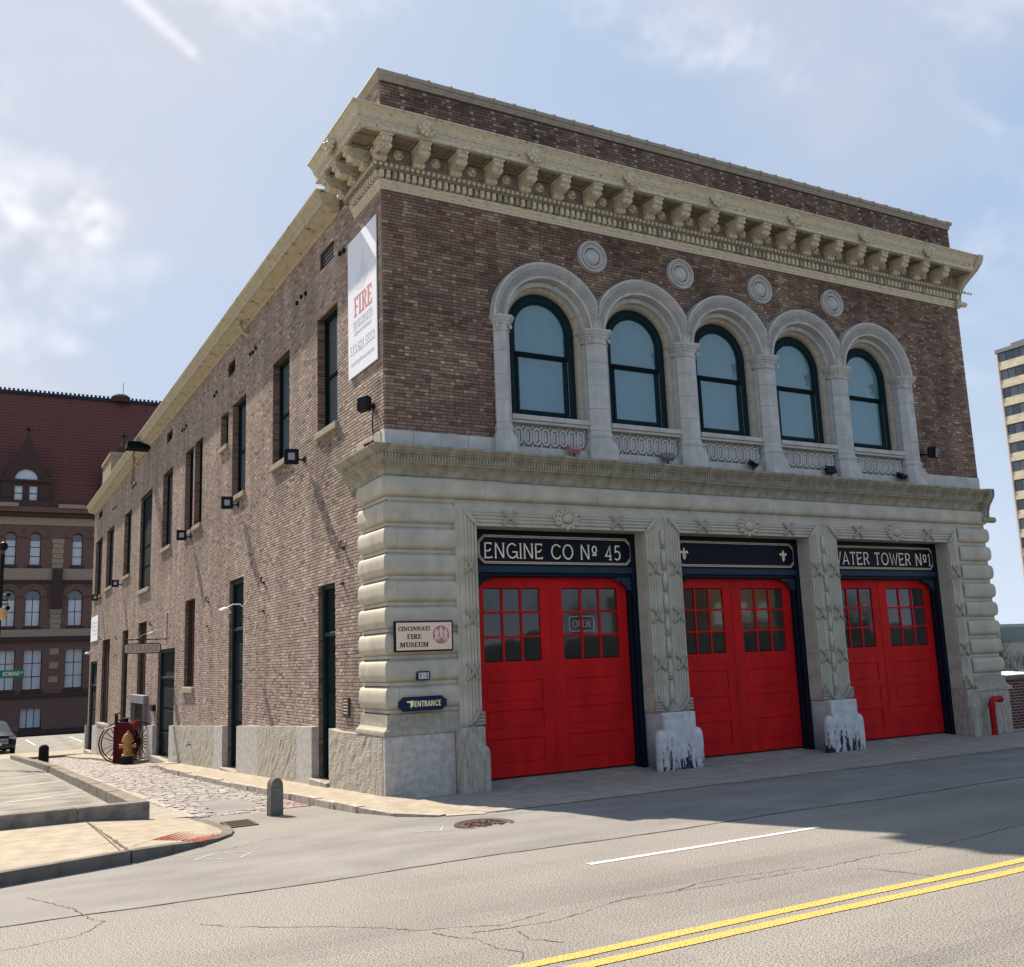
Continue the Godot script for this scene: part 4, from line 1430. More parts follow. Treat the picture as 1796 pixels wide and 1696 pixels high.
func make_frames(fs: Node3D) -> void:
	var tops := 4.88
	for i in 3:
		var x0: float = DOORS[i][0]
		var x1: float = DOORS[i][1]
		var fr := Node3D.new()
		fr.name = "door_surround"
		fs.add_child(fr, true)
		var pr := [Vector2(0.0, -0.46), Vector2(0.0, -0.02), Vector2(-0.005, -0.012), Vector2(-0.05, -0.012), Vector2(-0.055, -0.03)]
		for r in 3:
			for k in 6:
				var a := PI * (k + 0.5) / 6.0
				pr.append(Vector2(-0.095 - r * 0.066 + 0.031 * cos(a), -0.03 + 0.036 * sin(a)))
		pr += [Vector2(-0.262, -0.03), Vector2(-0.268, -0.02), Vector2(-0.30, -0.02), Vector2(-0.31, -0.035), Vector2(-0.36, -0.04), Vector2(-0.365, -0.06), Vector2(-0.43, -0.062), Vector2(-0.43, -0.16)]
		var y0 := 1.165
		var b := MB.new()
		b.sweep([Vector3(x0, y0, 0), Vector3(x0, tops, 0), Vector3(x1, tops, 0), Vector3(x1, y0, 0)], Vector3.BACK, pr, false)
		obj("reeded_moulding", b, M.limestone, fr, 30.0)
		# panels sunk in the side reveals, drawn by their raised borders
		for p in [[1.2, 1.62], [1.72, 2.25], [2.35, 3.9], [4.0, 4.8]]:
			for e in [[x0, 1.0], [x1, -1.0]]:
				var xa: float = e[0]
				var s: float = e[1]
				b = MB.new()
				var loop := [Vector3(xa, p[0], -0.40), Vector3(xa, p[0], -0.075), Vector3(xa, p[1], -0.075), Vector3(xa, p[1], -0.40)]
				for q in 4:
					var A: Vector3 = loop[q]
					var D: Vector3 = loop[(q + 1) % 4]
					var n := 0.035
					b.box(Vector3(xa - 0.002 * s, minf(A.y, D.y) - (0.0 if q % 2 else 0.0), minf(A.z, D.z)), Vector3(xa + (0.012 + 0.0007 * q) * s, maxf(A.y, D.y) + (n if q == 0 else 0.0) - (0.0), maxf(A.z, D.z) + (n if q == 3 else 0.0)) if q != 2 and q != 1 else Vector3(xa + (0.012 + 0.0007 * q) * s, maxf(A.y, D.y), maxf(A.z, D.z))) if q == 0 or q == 3 else b.box(Vector3(xa - 0.002 * s, minf(A.y, D.y) - (n if q == 2 else 0.0), minf(A.z, D.z) - (n if q == 1 else 0.0)), Vector3(xa + (0.012 + 0.0007 * q) * s, maxf(A.y, D.y), maxf(A.z, D.z)))
				obj("reveal_panel", b, M.limestone, fr)
		# crossed ribbons
		var spots := []
		for y in [4.12, 3.14, 2.16]:
			spots.append([x0 - 0.16, y, 0]); spots.append([x1 + 0.16, y, 0])
		var mid := (x0 + x1) * 0.5
		for s in [-1, 1]: spots.append([mid + s * 1.27, tops + 0.17, 1])
		for p in spots:
			b = MB.new()
			for s in [-1.0, 1.0]:
				var pts := []
				var wd := []
				for k in 9:
					var t := k / 4.0 - 1.0
					var u: float = t * 0.13
					var v: float = s * t * 0.17 + 0.02 * sin(t * 5.0) * s
					var zz := 0.022 - 0.03 * t * t
					pts.append(Vector3(p[0] + (v if p[2] else u), p[1] + (u if p[2] else v), zz))
					wd.append(0.034 + 0.005 * absf(t))
				b.tube(pts, wd, 6)
			obj("ribbon_cross", b, M.limestone_dirty, fr, 50.0)
		# leaves over the mitred corners
		for s in [[x0, 1.0], [x1, -1.0]]:
			b = MB.new()
			var pts := []
			for k in 7:
				var t := k / 6.0
				pts.append(Vector3(s[0] - s[1] * 0.29 * (1.0 - t), tops + 0.31 * (1.0 - t) , 0.02 + 0.012 * sin(PI * t)))
			b.tube(pts, [0.012, 0.028, 0.036, 0.04, 0.036, 0.03, 0.014], 6)
			obj("corner_leaf", b, M.limestone, fr, 50.0)
			# little scrolled foot
			b = MB.new()
			for k in 4: b.tube([Vector3(s[0] + s[1] * 0.035, 1.215 + k * 0.06, 0.012), Vector3(s[0] - s[1] * 0.16, 1.215 + k * 0.06, 0.02)], 0.032, 8)
			b.tube([Vector3(s[0] - s[1] * 0.30, 1.19, 0.01), Vector3(s[0] - s[1] * 0.2, 1.27, 0.04), Vector3(s[0] - s[1] * 0.1, 1.4, 0.045), Vector3(s[0] - s[1] * 0.06, 1.52, 0.01)], [0.02, 0.035, 0.035, 0.015], 6)
			obj("scroll_foot", b, M.limestone_dirty, fr, 50.0)
		# cartouche
		var c := MB.new()
		var cy := tops + 0.19
		var cx := mid + 0.04
		c.ball(Vector3(cx, cy + 0.01, 0.03), Vector3(0.125, 0.105, 0.075), 14, 8)
		var ring := []
		for k in 20: ring.append(Vector3(cx + 0.165 * cos(TAU * k / 20), cy + 0.145 * sin(TAU * k / 20), 0.02 + 0.012 * sin(k * 2.5)))
		c.tube(ring, 0.035, 6, true)
		for k in 12:
			var a := TAU * k / 12.0
			c.ball(Vector3(cx + 0.235 * cos(a), cy + 0.185 * sin(a), 0.01), Vector3(0.06, 0.05, 0.06), 8, 5)
		for s in [-1.0, 1.0]:
			var cur := []
			for k in 9:
				var a := k * 0.6
				cur.append(Vector3(cx + s * (0.27 + 0.05 * cos(a)), cy + 0.10 * sin(a * 0.9), 0.02))
			c.tube(cur, 0.022, 6)
		obj("cartouche", c, M.limestone, fr, 60.0)
	# chains of husks on the two middle piers, plain ground behind them
	for x in [[5.90, 6.79], [10.60, 11.49]]:
		var pier := Node3D.new()
		pier.name = "pier"
		fs.add_child(pier, true)
		var b := MB.new()
		b.box(Vector3(x[0] + 0.30, 1.165, -0.16), Vector3(x[1] - 0.30, 5.28, -0.066))
		obj("ground", b, M.limestone, pier)
		var m: float = (x[0] + x[1]) * 0.5
		for k in 8:
			b = MB.new()
			b.xf = Transform3D(Basis.from_scale(Vector3(1.0, 1.0, 0.75)), Vector3(m, 1.42 + k * 0.455, -0.04))
			b.lathe([Vector2(0.0, 0.0), Vector2(0.04, 0.02), Vector2(0.062, 0.10), Vector2(0.068, 0.2), Vector2(0.05, 0.3), Vector2(0.03, 0.335), Vector2(0.0, 0.34)], 10)
			obj("husk", b, M.limestone, pier, 60.0)
			b = MB.new()
			for s in [-1, 1]: b.ball(Vector3(m + s * 0.03, 1.385 + k * 0.455, -0.045), Vector3(0.034, 0.034, 0.03), 8, 5)
			obj("bead", b, M.limestone_dirty, pier, 60.0)
		b = MB.new()
		b.prism(PackedVector2Array([Vector2(m - 0.16, 1.17), Vector2(m + 0.16, 1.17), Vector2(m + 0.05, 1.36), Vector2(m - 0.05, 1.36)]), -0.05, 0.03)
		obj("foot_wedge", b, M.limestone_dirty, pier)

func arch_path(cx: float, r: float, y0: float, n := 28) -> Array:
	var p := [Vector3(cx - r, y0, 0)]
	for k in n + 1: p.append(Vector3(cx - r * cos(PI * k / n), AY + r * sin(PI * k / n), 0))
	p.append(Vector3(cx + r, y0, 0))
	return p

func oct_stack(b: MB, x0: float, x1: float, levels: Array, zb := -0.3) -> void:    # levels: [grow, front z, y]
	var rows := []
	for l in levels:
		var g: float = l[0]
		var ch := 0.13
		var f: float = l[1]
		rows.append([Vector3(x0 - g, l[2], zb), Vector3(x0 - g, l[2], f - ch), Vector3(x0 - g + ch, l[2], f), Vector3(x1 + g - ch, l[2], f), Vector3(x1 + g, l[2], f - ch), Vector3(x1 + g, l[2], zb)])
	for i in rows.size() - 1:
		for j in 5: b.quad(rows[i][j], rows[i][j + 1], rows[i + 1][j + 1], rows[i + 1][j])
	for e in [[0, false], [rows.size() - 1, true]]:
		var r = rows[e[0]]
		for j in range(1, 5):
			if e[1]: b.tri(r[0], r[j], r[j + 1])
			else: b.tri(r[0], r[j + 1], r[j])

func make_arcade(fs: Node3D) -> void:
	# columns
	var cols := [[2.50, 2.85], [4.715, 5.255], [7.125, 7.665], [9.535, 10.075], [11.945, 12.485], [14.33, 14.86]]
	for c in cols:
		var col := Node3D.new()
		col.name = "window_column"
		fs.add_child(col, true)
		var b := MB.new()
		oct_stack(b, c[0], c[1], [[0.09, 0.12, 6.31], [0.09, 0.12, 6.60], [0.07, 0.10, 6.635]])
		obj("plinth", b, M.terracotta, col)
		b = MB.new()
		oct_stack(b, c[0], c[1], [[0.06, 0.09, 6.637], [0.065, 0.095, 6.68], [0.05, 0.08, 6.70], [0.02, 0.045, 6.74], [0.015, 0.04, 6.80], [0.03, 0.055, 6.82], [0.03, 0.055, 6.86], [0.01, 0.03, 6.89], [0.0, 0.02, 6.95]])
		obj("base", b, M.terracotta, col)
		var ys := [6.953, 7.42, 7.93, 8.44, 8.84]
		for k in 4:
			b = MB.new()
			oct_stack(b, c[0], c[1], [[-0.004, 0.012, ys[k] + 0.002], [0.0, 0.016, ys[k] + 0.008], [0.0, 0.016, ys[k + 1] - 0.008], [-0.004, 0.012, ys[k + 1] - 0.002]])
			obj("shaft_block", b, M.terracotta, col)
		b = MB.new()
		oct_stack(b, c[0], c[1], [[0.0, 0.016, 8.842], [0.015, 0.03, 8.85], [0.015, 0.03, 8.88], [0.0, 0.016, 8.89], [0.0, 0.016, 8.95], [0.03, 0.05, 9.0], [0.03, 0.05, 9.02], [0.06, 0.08, 9.05], [0.06, 0.08, 9.08], [0.075, 0.10, 9.09], [0.085, 0.11, 9.13], [0.085, 0.11, 9.15]])
		for s in [c[0] + 0.02, c[1] - 0.02]: b.ball(Vector3(s, 8.93, 0.0), Vector3(0.035, 0.05, 0.03), 8, 5)
		obj("capital", b, M.terracotta, col)
	for i in 5:
		var cx: float = CX[i]
		# archivolt
		var ar := Node3D.new()
		ar.name = "archivolt"
		fs.add_child(ar, true)
		var pr := [[0.0, -0.26], [0.0, -0.03], [-0.005, -0.022], [-0.05, -0.022], [-0.055, -0.036], [-0.085, -0.034], [-0.09, -0.022], [-0.10, -0.022], [-0.105, -0.04], [-0.15, -0.025], [-0.205, 0.012], [-0.21, 0.026], [-0.225, 0.028], [-0.23, 0.018], [-0.255, 0.02], [-0.262, 0.036], [-0.29, 0.052], [-0.32, 0.05], [-0.33, 0.036], [-0.33, -0.17]]
		var n := 44
		var rows := []
		for k in n + 1:
			var a := PI * k / n
			var row := []
			for p in pr:
				var r: float = 1.02 - p[0]
				var x := cx - r * cos(a)
				var z: float = p[1]
				if i > 0 and x < cx - 1.204: x = cx - 1.204; z = minf(z, -0.03)
				if i < 4 and x > cx + 1.204: x = cx + 1.204; z = minf(z, -0.03)
				row.append(Vector3(x, AY + 0.02 + r * sin(a), z))
			rows.append(row)
		var b := MB.new()
		for k in n:
			for j in pr.size() - 1: b.quad(rows[k][j], rows[k + 1][j], rows[k + 1][j + 1], rows[k][j + 1])
		obj("moulding", b, M.terracotta, ar, 25.0)
		b = MB.new()
		for k in 64:
			var a := PI * (k + 0.5) / 64
			var ok := func(r): return not ((i > 0 and -r * cos(a) < -1.19) or (i < 4 and -r * cos(a) > 1.19))
			b.xf = Transform3D(Basis(Vector3.BACK, PI / 2 - a + PI / 2 - PI / 2), Vector3(cx, AY + 0.02, 0))
			if ok.call(1.22):
				var h := b.xf
				b.xf = h * Transform3D(Basis(Vector3.RIGHT, 0.45), Vector3(0, 1.172, -0.012))
				b.box(Vector3(-0.013, -0.05, -0.01), Vector3(0.013, 0.048, 0.03))
				b.xf = h
			if k % 2 == 0 or true:
				if ok.call(1.10): b.box(Vector3(-0.012, 1.08, -0.05), Vector3(0.012, 1.106, -0.012))
				if ok.call(1.27): b.box(Vector3(-0.014, 1.248, 0.0), Vector3(0.014, 1.276, 0.042))
		var fl := obj("flutes", b, M.terracotta, ar)
		fl.set_meta("kind", "stuff")
		# two stepped rings of blocks in the reveal
		for ring in 2:
			var r := 0.92 if ring == 0 else 0.83
			var q := [Vector2(0.0, -0.33), Vector2(0.0, -0.215), Vector2(-0.008, -0.205), Vector2(-0.105, -0.205), Vector2(-0.105, -0.3)]
			if ring == 1: q = [Vector2(0.0, -0.46), Vector2(0.0, -0.405), Vector2(-0.012, -0.36), Vector2(-0.04, -0.325), Vector2(-0.095, -0.312), Vector2(-0.095, -0.40)]
			var m: Material = M.terracotta_warm if ring == 1 else M.terracotta
			for k in 7:
				var path := []
				for t in 7:
					var a := PI * (k + lerpf(0.006, 0.994, t / 6.0)) / 7.0
					path.append(Vector3(cx - r * cos(a), AY + r * sin(a), 0))
				b = MB.new()
				b.sweep(path, Vector3.BACK, q)
				obj("voussoir", b, m, ar, 30.0)
			for s in [-1.0, 1.0]:
				for k in 4:
					var ya := lerpf(6.95, AY, k / 4.0) + 0.002
					var yb := lerpf(6.95, AY, (k + 1) / 4.0) - 0.002
					b = MB.new()
					if s < 0: b.sweep([Vector3(cx - r, ya, 0), Vector3(cx - r, yb, 0)], Vector3.BACK, q)
					else: b.sweep([Vector3(cx + r, yb, 0), Vector3(cx + r, ya, 0)], Vector3.BACK, q)
					obj("jamb_block", b, m, ar, 30.0)
		# sill and the panel of linked ovals
		var pn := Node3D.new()
		pn.name = "balustrade"
		fs.add_child(pn, true)
		b = MB.new()
		for k in 3: b.cbox(Vector3(cx - 0.925 + k * 0.617, 7.06, -0.44), Vector3(cx - 0.312 + k * 0.617, 7.165, -0.085), 0.012)
		b.cbox(Vector3(cx - 0.925, 7.0, -0.3), Vector3(cx + 0.925, 7.058, -0.12), 0.01)
		obj("sill", b, M.terracotta, pn)
		b = MB.new()
		b.box(Vector3(cx - 0.93, 6.31, -0.4), Vector3(cx + 0.93, 7.0, -0.29))
		b.cbox(Vector3(cx - 0.93, 6.311, -0.3), Vector3(cx - 0.31, 6.49, -0.13), 0.008)
		b.cbox(Vector3(cx - 0.305, 6.311, -0.3), Vector3(cx + 0.31, 6.49, -0.13), 0.008)
		b.cbox(Vector3(cx + 0.315, 6.311, -0.3), Vector3(cx + 0.93, 6.49, -0.13), 0.008)
		b.box(Vector3(cx - 0.93, 6.492, -0.3), Vector3(cx + 0.93, 6.52, -0.15))
		obj("panel", b, M.terracotta, pn)
		for k in 8:
			var ox := cx - 0.735 + k * 0.21
			var cy := 6.755
			b = MB.new()
			var loop := []
			for t in 16:
				var a := TAU * t / 16
				loop.append(Vector3(ox + 0.075 * cos(a), cy + 0.075 * sin(a) + (0.085 if sin(a) > 0.01 else -0.085), -0.215))
			b.tube(loop, 0.03, 6, true)
			b.cbox(Vector3(ox - 0.034, cy - 0.115, -0.30), Vector3(ox + 0.034, cy + 0.115, -0.20), 0.02)
			b.cbox(Vector3(ox + 0.085, cy - 0.018, -0.30), Vector3(ox + 0.125, cy + 0.018, -0.19), 0.006)
			for s in [-1, 1]: b.cbox(Vector3(ox - 0.02 + 0.105, cy + s * 0.19 - 0.03, -0.30), Vector3(ox + 0.02 + 0.105, cy + s * 0.19 + 0.03, -0.20), 0.008)
			obj("linked_oval", b, M.terracotta, pn, 40.0)
		# the window
		var w := Node3D.new()
		w.name = "arched_window"
		fs.add_child(w, true)
		b = MB.new()
		b.sweep(arch_path(cx, 0.605, 7.17, 36), Vector3.BACK, [Vector2(0.0, -0.50), Vector2(0.0, -0.462), Vector2(-0.045, -0.455), Vector2(-0.05, -0.43), Vector2(-0.13, -0.425), Vector2(-0.14, -0.445), Vector2(-0.24, -0.44), Vector2(-0.24, -0.50)])
		b.box(Vector3(cx - 0.83, 7.166, -0.50), Vector3(cx + 0.83, 7.30, -0.44))
		obj("frame", b, M.green_paint, w, 30.0)
		b = MB.new()
		b.cbox(Vector3(cx - 0.64, 8.50, -0.50), Vector3(cx + 0.64, 8.60, -0.415), 0.012)
		obj("meeting_rail", b, M.green_dark, w)
		b = MB.new()
		for s in [-1.0, 1.0]: b.cbox(Vector3(cx + s * 0.605, 7.30, -0.495), Vector3(cx + s * 0.545, 8.50, -0.435), 0.008)
		b.cbox(Vector3(cx - 0.545, 7.30, -0.495), Vector3(cx + 0.545, 7.37, -0.436), 0.008)
		obj("lower_sash", b, M.green_paint, w)
		b = MB.new()
		b.box(Vector3(cx + 0.645, 7.30, -0.44), Vector3(cx + 0.665, 8.50, -0.432))
		obj("sash_guide", b, M.steel, w)
		b = MB.new()
		var P := PackedVector2Array([Vector2(cx - 0.61, 8.6), Vector2(cx + 0.61, 8.6)])
		for k in 21: P.append(Vector2(cx + 0.61 * cos(PI * k / 20.0), AY + 0.61 * sin(PI * k / 20.0)))
		b.prism(P, -0.482, -0.476)
		obj("pane", b, M.glass_upper, w)
		b = MB.new()
		b.box(Vector3(cx - 0.55, 7.37, -0.474), Vector3(cx + 0.55, 8.51, -0.468))
		obj("pane", b, M.glass_upper, w)
		# curtain hanging in soft folds behind the upper pane, blind behind the lower
		b = MB.new()
		for k in 40:
			var xa := cx - 0.80 + k * 0.04
			var za := -0.66 + 0.02 * sin(k * 0.9 + i) + 0.008 * sin(k * 2.3)
			var zb := -0.66 + 0.02 * sin((k + 1) * 0.9 + i) + 0.008 * sin((k + 1) * 2.3)
			b.quad(Vector3(xa, 8.45, za), Vector3(xa + 0.04, 8.45, zb), Vector3(xa + 0.04, 9.95, zb), Vector3(xa, 9.95, za))
		obj("curtain", b, M.curtain, w, 60.0)
		b = MB.new()
		b.box(Vector3(cx - 0.82, 7.1, -0.72), Vector3(cx + 0.82, 8.6, -0.70))
		obj("blind", b, M.blind, w)
	# spandrels behind the arches are brick; four round medallions
	for x in [4.985, 7.395, 9.805, 12.215]:
		var md := Node3D.new()
		md.name = "medallion"
		fs.add_child(md, true)
		var b := MB.new()
		b.xf = Transform3D(Basis(Vector3.RIGHT, PI / 2), Vector3(x, 10.84, -0.16))
		b.lathe([Vector2(0.365, 0.0), Vector2(0.365, 0.07), Vector2(0.35, 0.10), Vector2(0.32, 0.105), Vector2(0.305, 0.08), Vector2(0.30, 0.05), Vector2(0.25, 0.035), Vector2(0.245, 0.07), Vector2(0.21, 0.07), Vector2(0.20, 0.02)], 36)
		obj("rim", b, M.terracotta, md, 35.0)
		b = MB.new()
		b.xf = Transform3D(Basis(Vector3.RIGHT, PI / 2), Vector3(x, 10.84, -0.16))
		b.lathe([Vector2(0.19, 0.015), Vector2(0.165, 0.07), Vector2(0.12, 0.105), Vector2(0.06, 0.12), Vector2(0.0, 0.123)], 28)
		var sash := []
		for k in 7: sash.append(Vector3(x - 0.13 + 0.043 * k, 10.84 + 0.10 - 0.033 * k, -0.045 - 0.035 * pow(absf(k - 3.0) / 3.0, 2.0)))
		b.xf = Transform3D()
		b.tube(sash, 0.022, 6)
		obj("boss", b, M.terracotta, md, 40.0)
		b = MB.new()
		for k in 40:
			var a := TAU * k / 40
			b.ball(Vector3(x + 0.27 * cos(a), 10.84 + 0.27 * sin(a), -0.12), Vector3(0.016, 0.016, 0.014), 5, 4)
		obj("beading", b, M.terracotta, md, 60.0)

func lion_mask(b: MB, t: Transform3D) -> void:
	b.xf = t
	b.ball(Vector3(0, 0, 0.0), Vector3(0.13, 0.15, 0.09), 10, 7)
	b.ball(Vector3(0, -0.05, 0.08), Vector3(0.065, 0.055, 0.06), 8, 6)
	for s in [-1, 1]:
		b.ball(Vector3(s * 0.055, 0.03, 0.075), Vector3(0.028, 0.022, 0.025), 6, 5)
		b.ball(Vector3(s * 0.11, 0.11, 0.0), Vector3(0.05, 0.055, 0.05), 7, 5)
	for k in 11:
		var a := TAU * k / 11
		b.ball(Vector3(0.15 * cos(a), 0.17 * sin(a) - 0.01, -0.02), Vector3(0.05, 0.055, 0.045), 6, 5)
	b.ball(Vector3(0, -0.15, 0.03), Vector3(0.04, 0.04, 0.04), 6, 5)

func make_cornice(fs: Node3D) -> void:
	var co := Node3D.new()
	co.name = "cornice"
	fs.add_child(co, true)
	var side := Vector3(0.15, 0, -1.78)
	var corner := Vector3(0.15, 0, -0.15)
	var far := Vector3(17.05, 0, -0.15)
	var b := MB.new()
	b.sweep([Vector3(0.15, 0, -1.64), corner, far], Vector3.UP, [Vector2(-0.05, 11.43), Vector2(0.025, 11.43), Vector2(0.03, 11.47), Vector2(0.045, 11.48), Vector2(0.05, 11.53), Vector2(0.07, 11.545), Vector2(0.085, 11.59), Vector2(0.09, 11.61), Vector2(0.01, 11.615), Vector2(0.01, 11.77), Vector2(-0.05, 11.77)])
	obj("bed_moulding", b, M.cornice, co, 25.0)
	b = MB.new()
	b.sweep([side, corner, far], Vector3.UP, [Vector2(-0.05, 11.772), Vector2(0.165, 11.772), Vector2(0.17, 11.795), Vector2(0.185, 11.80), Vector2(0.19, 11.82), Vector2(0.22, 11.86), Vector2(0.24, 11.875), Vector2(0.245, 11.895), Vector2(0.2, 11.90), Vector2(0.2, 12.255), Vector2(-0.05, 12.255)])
	obj("frieze", b, M.cornice_shade_soot, co, 25.0)
	# corona and cyma in lengths with open joints
	var pr := [Vector2(0.62, 12.30), Vector2(0.62, 12.25), Vector2(0.705, 12.25), Vector2(0.73, 12.25), Vector2(0.735, 12.42), Vector2(0.755, 12.43), Vector2(0.76, 12.455), Vector2(0.775, 12.465), Vector2(0.785, 12.50), Vector2(0.81, 12.545), Vector2(0.85, 12.58), Vector2(0.875, 12.60), Vector2(0.88, 12.61), Vector2(0.905, 12.612), Vector2(0.905, 12.64), Vector2(0.86, 12.65), Vector2(0.0, 12.76), Vector2(-0.05, 12.76)]
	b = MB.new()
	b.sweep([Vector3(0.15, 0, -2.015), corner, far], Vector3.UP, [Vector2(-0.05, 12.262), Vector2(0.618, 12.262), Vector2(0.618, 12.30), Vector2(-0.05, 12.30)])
	obj("soffit", b, M.cornice_shade_soot, co)
	var cuts := [0.15, 3.2, 6.4, 9.4, 12.6, 17.05]
	for i in cuts.size() - 1:
		b = MB.new()
		if i == 0: b.sweep([Vector3(0.15, 0, -2.02), corner, Vector3(cuts[1] - 0.002, 0, -0.15)], Vector3.UP, pr)
		else: b.sweep([Vector3(cuts[i] + 0.002, 0, -0.15), Vector3(cuts[i + 1] - 0.002, 0, -0.15)], Vector3.UP, pr)
		obj("corona", b, M.cornice, co, 25.0)
	# egg row, dentils, fine fluting of the corona
	b = MB.new()
	for k in 158: b.ball(Vector3(-0.06 + k * 0.112, 11.842, 0.07), Vector3(0.040, 0.042, 0.034), 7, 5)
	for k in 15: b.ball(Vector3(-0.07, 11.842, -0.05 - k * 0.112), Vector3(0.034, 0.042, 0.040), 7, 5)
	obj("egg_row", b, M.cornice, co, 60.0).set_meta("kind", "stuff")
	for k in 125:
		b = MB.new()
		var x := 0.065 + k * 0.1365
		if x > 17.0: break
		b.cbox(Vector3(x, 11.625, -0.1), Vector3(x + 0.085, 11.768, 0.012), 0.008)
		obj("dentil", b, M.cornice if rng.randf() < 0.75 else M.coping, co)
	for k in 11:
		b = MB.new()
		var z := -0.06 - k * 0.1365
		b.cbox(Vector3(-0.012, 11.625, z - 0.085), Vector3(0.1, 11.768, z), 0.008)
		obj("dentil", b, M.cornice, co)
	b = MB.new()
	for k in 250:
		var x := -0.54 + k * 0.07
		if x > 16.9: break
		b.box(Vector3(x, 12.335, 0.57), Vector3(x + 0.04, 12.415, 0.598))
	for k in 35:
		var z := 0.5 - k * 0.07
		b.box(Vector3(-0.598, 12.335, z), Vector3(-0.57, 12.415, z + 0.04))
	obj("corona_flutes", b, M.cornice, co).set_meta("kind", "stuff")
	# brackets, coffers, rosettes
	var prof := PackedVector2Array()
	for p in [[0.19, 11.91], [0.24, 11.875], [0.30, 11.885], [0.335, 11.93], [0.33, 11.975], [0.36, 12.0], [0.42, 12.0], [0.47, 12.02], [0.50, 11.99], [0.56, 11.99], [0.60, 12.03], [0.605, 12.09], [0.64, 12.11], [0.655, 12.15], [0.655, 12.20], [0.19, 12.20]]: prof.append(Vector2(-p[0], p[1]))
	var spots := []
	for k in 21: spots.append([Vector3(0.02 + k * 0.80, 0, -0.15), 0.0])
	for k in 3: spots.append([Vector3(0.15, 0, -0.36 - k * 0.655), -PI / 2])
	for s in spots:
		var br := Node3D.new()
		br.name = "bracket"
		co.add_child(br, true)
		br.position = s[0]
		br.rotation.y = s[1]
		b = MB.new()
		b.xf = Transform3D(Basis(Vector3.UP, PI / 2), Vector3.ZERO)
		b.prism(prof, -0.105, 0.105)
		b.xf = Transform3D()
		b.cbox(Vector3(-0.13, 12.20, 0.19), Vector3(0.13, 12.252, 0.69), 0.015)
		b.tube([Vector3(-0.12, 11.935, 0.29), Vector3(0.12, 11.935, 0.29)], 0.055, 10)
		b.tube([Vector3(-0.12, 12.05, 0.565), Vector3(0.12, 12.05, 0.565)], 0.045, 10)
		for t in 5: b.ball(Vector3(-0.09 + t * 0.045, 11.995 + 0.006 * (t % 2), 0.44), Vector3(0.03, 0.03, 0.09), 6, 5)
		for t in [-1, 0, 1]: b.ball(Vector3(t * 0.07, 12.13, 0.655), Vector3(0.04, 0.045, 0.03), 7, 5)
		for t in [-1, 0, 1]: b.ball(Vector3(t * 0.07, 11.90, 0.33), Vector3(0.04, 0.04, 0.03), 7, 5)
		obj("bracket", b, M.cornice, br, 45.0)
		# soffit coffer and rosette between this bracket and the next
		if s[0].x < 15.9 or s[1] != 0.0:
			var rs := MB.new()
			var mx := 0.40
			rs.xf = Transform3D(Basis(Vector3.RIGHT, PI / 2), Vector3(mx, 12.085, 0.2))
			rs.lathe([Vector2(0.105, 0.0), Vector2(0.105, 0.035), Vector2(0.085, 0.06), Vector2(0.065, 0.03), Vector2(0.055, 0.03), Vector2(0.045, 0.08), Vector2(0.0, 0.095)], 14)
			obj("rosette", rs, M.cornice, br, 30.0)
			rs = MB.new()
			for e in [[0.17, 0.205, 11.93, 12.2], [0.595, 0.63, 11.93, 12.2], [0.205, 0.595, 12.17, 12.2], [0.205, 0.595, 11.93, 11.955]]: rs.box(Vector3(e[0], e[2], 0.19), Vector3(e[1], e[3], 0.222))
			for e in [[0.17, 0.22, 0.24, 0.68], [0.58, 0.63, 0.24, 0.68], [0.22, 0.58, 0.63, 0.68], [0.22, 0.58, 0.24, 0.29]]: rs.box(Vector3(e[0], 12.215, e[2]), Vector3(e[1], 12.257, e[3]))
			obj("coffer_frame", rs, M.cornice_shade_soot, br)
	for x in [0.78, 3.18, 5.58, 7.98, 10.36, 12.76, 15.16]:
		b = MB.new()
		lion_mask(b, Transform3D(Basis(Vector3.RIGHT, -0.25), Vector3(x, 12.47, 0.68)))
		obj("lion_mask", b, M.cornice, co, 60.0)
	for z in [-0.74]:
		b = MB.new()
		lion_mask(b, Transform3D(Basis(Vector3.UP, -PI / 2) * Basis(Vector3.RIGHT, -0.25), Vector3(-0.68, 12.47, z)))
		obj("lion_mask", b, M.cornice, co, 60.0)
	# end scroll at the right, plain end at the left rear
	end_scroll(co, "end_scroll", 17.06, 17.26, [[0.0, 11.44], [0.08, 11.46], [0.11, 11.55], [0.10, 11.68], [0.14, 11.85], [0.26, 12.0], [0.48, 12.16], [0.70, 12.30], [0.84, 12.44], [0.90, 12.56], [0.91, 12.66], [0.0, 12.77]], M.cornice)
	b = MB.new()
	b.xf = Transform3D(Basis(Vector3.BACK, -PI / 2), Vector3(17.0, 11.52, -0.02))
	b.lathe([Vector2(0.0, 0.0), Vector2(0.07, 0.0), Vector2(0.07, 0.36), Vector2(0.0, 0.36)], 12)
	obj("scroll_roll", b, M.cornice, co, 40.0)
	# coping of the parapet
	var cp := [Vector2(-0.02, 13.755), Vector2(0.035, 13.755), Vector2(0.04, 13.79), Vector2(0.055, 13.80), Vector2(0.065, 13.845), Vector2(0.095, 13.86), Vector2(0.108, 13.90), Vector2(0.10, 13.94), Vector2(0.06, 13.97), Vector2(0.0, 13.985), Vector2(-0.36, 13.985), Vector2(-0.36, 13.755)]
	var x := 0.15
	var first := true
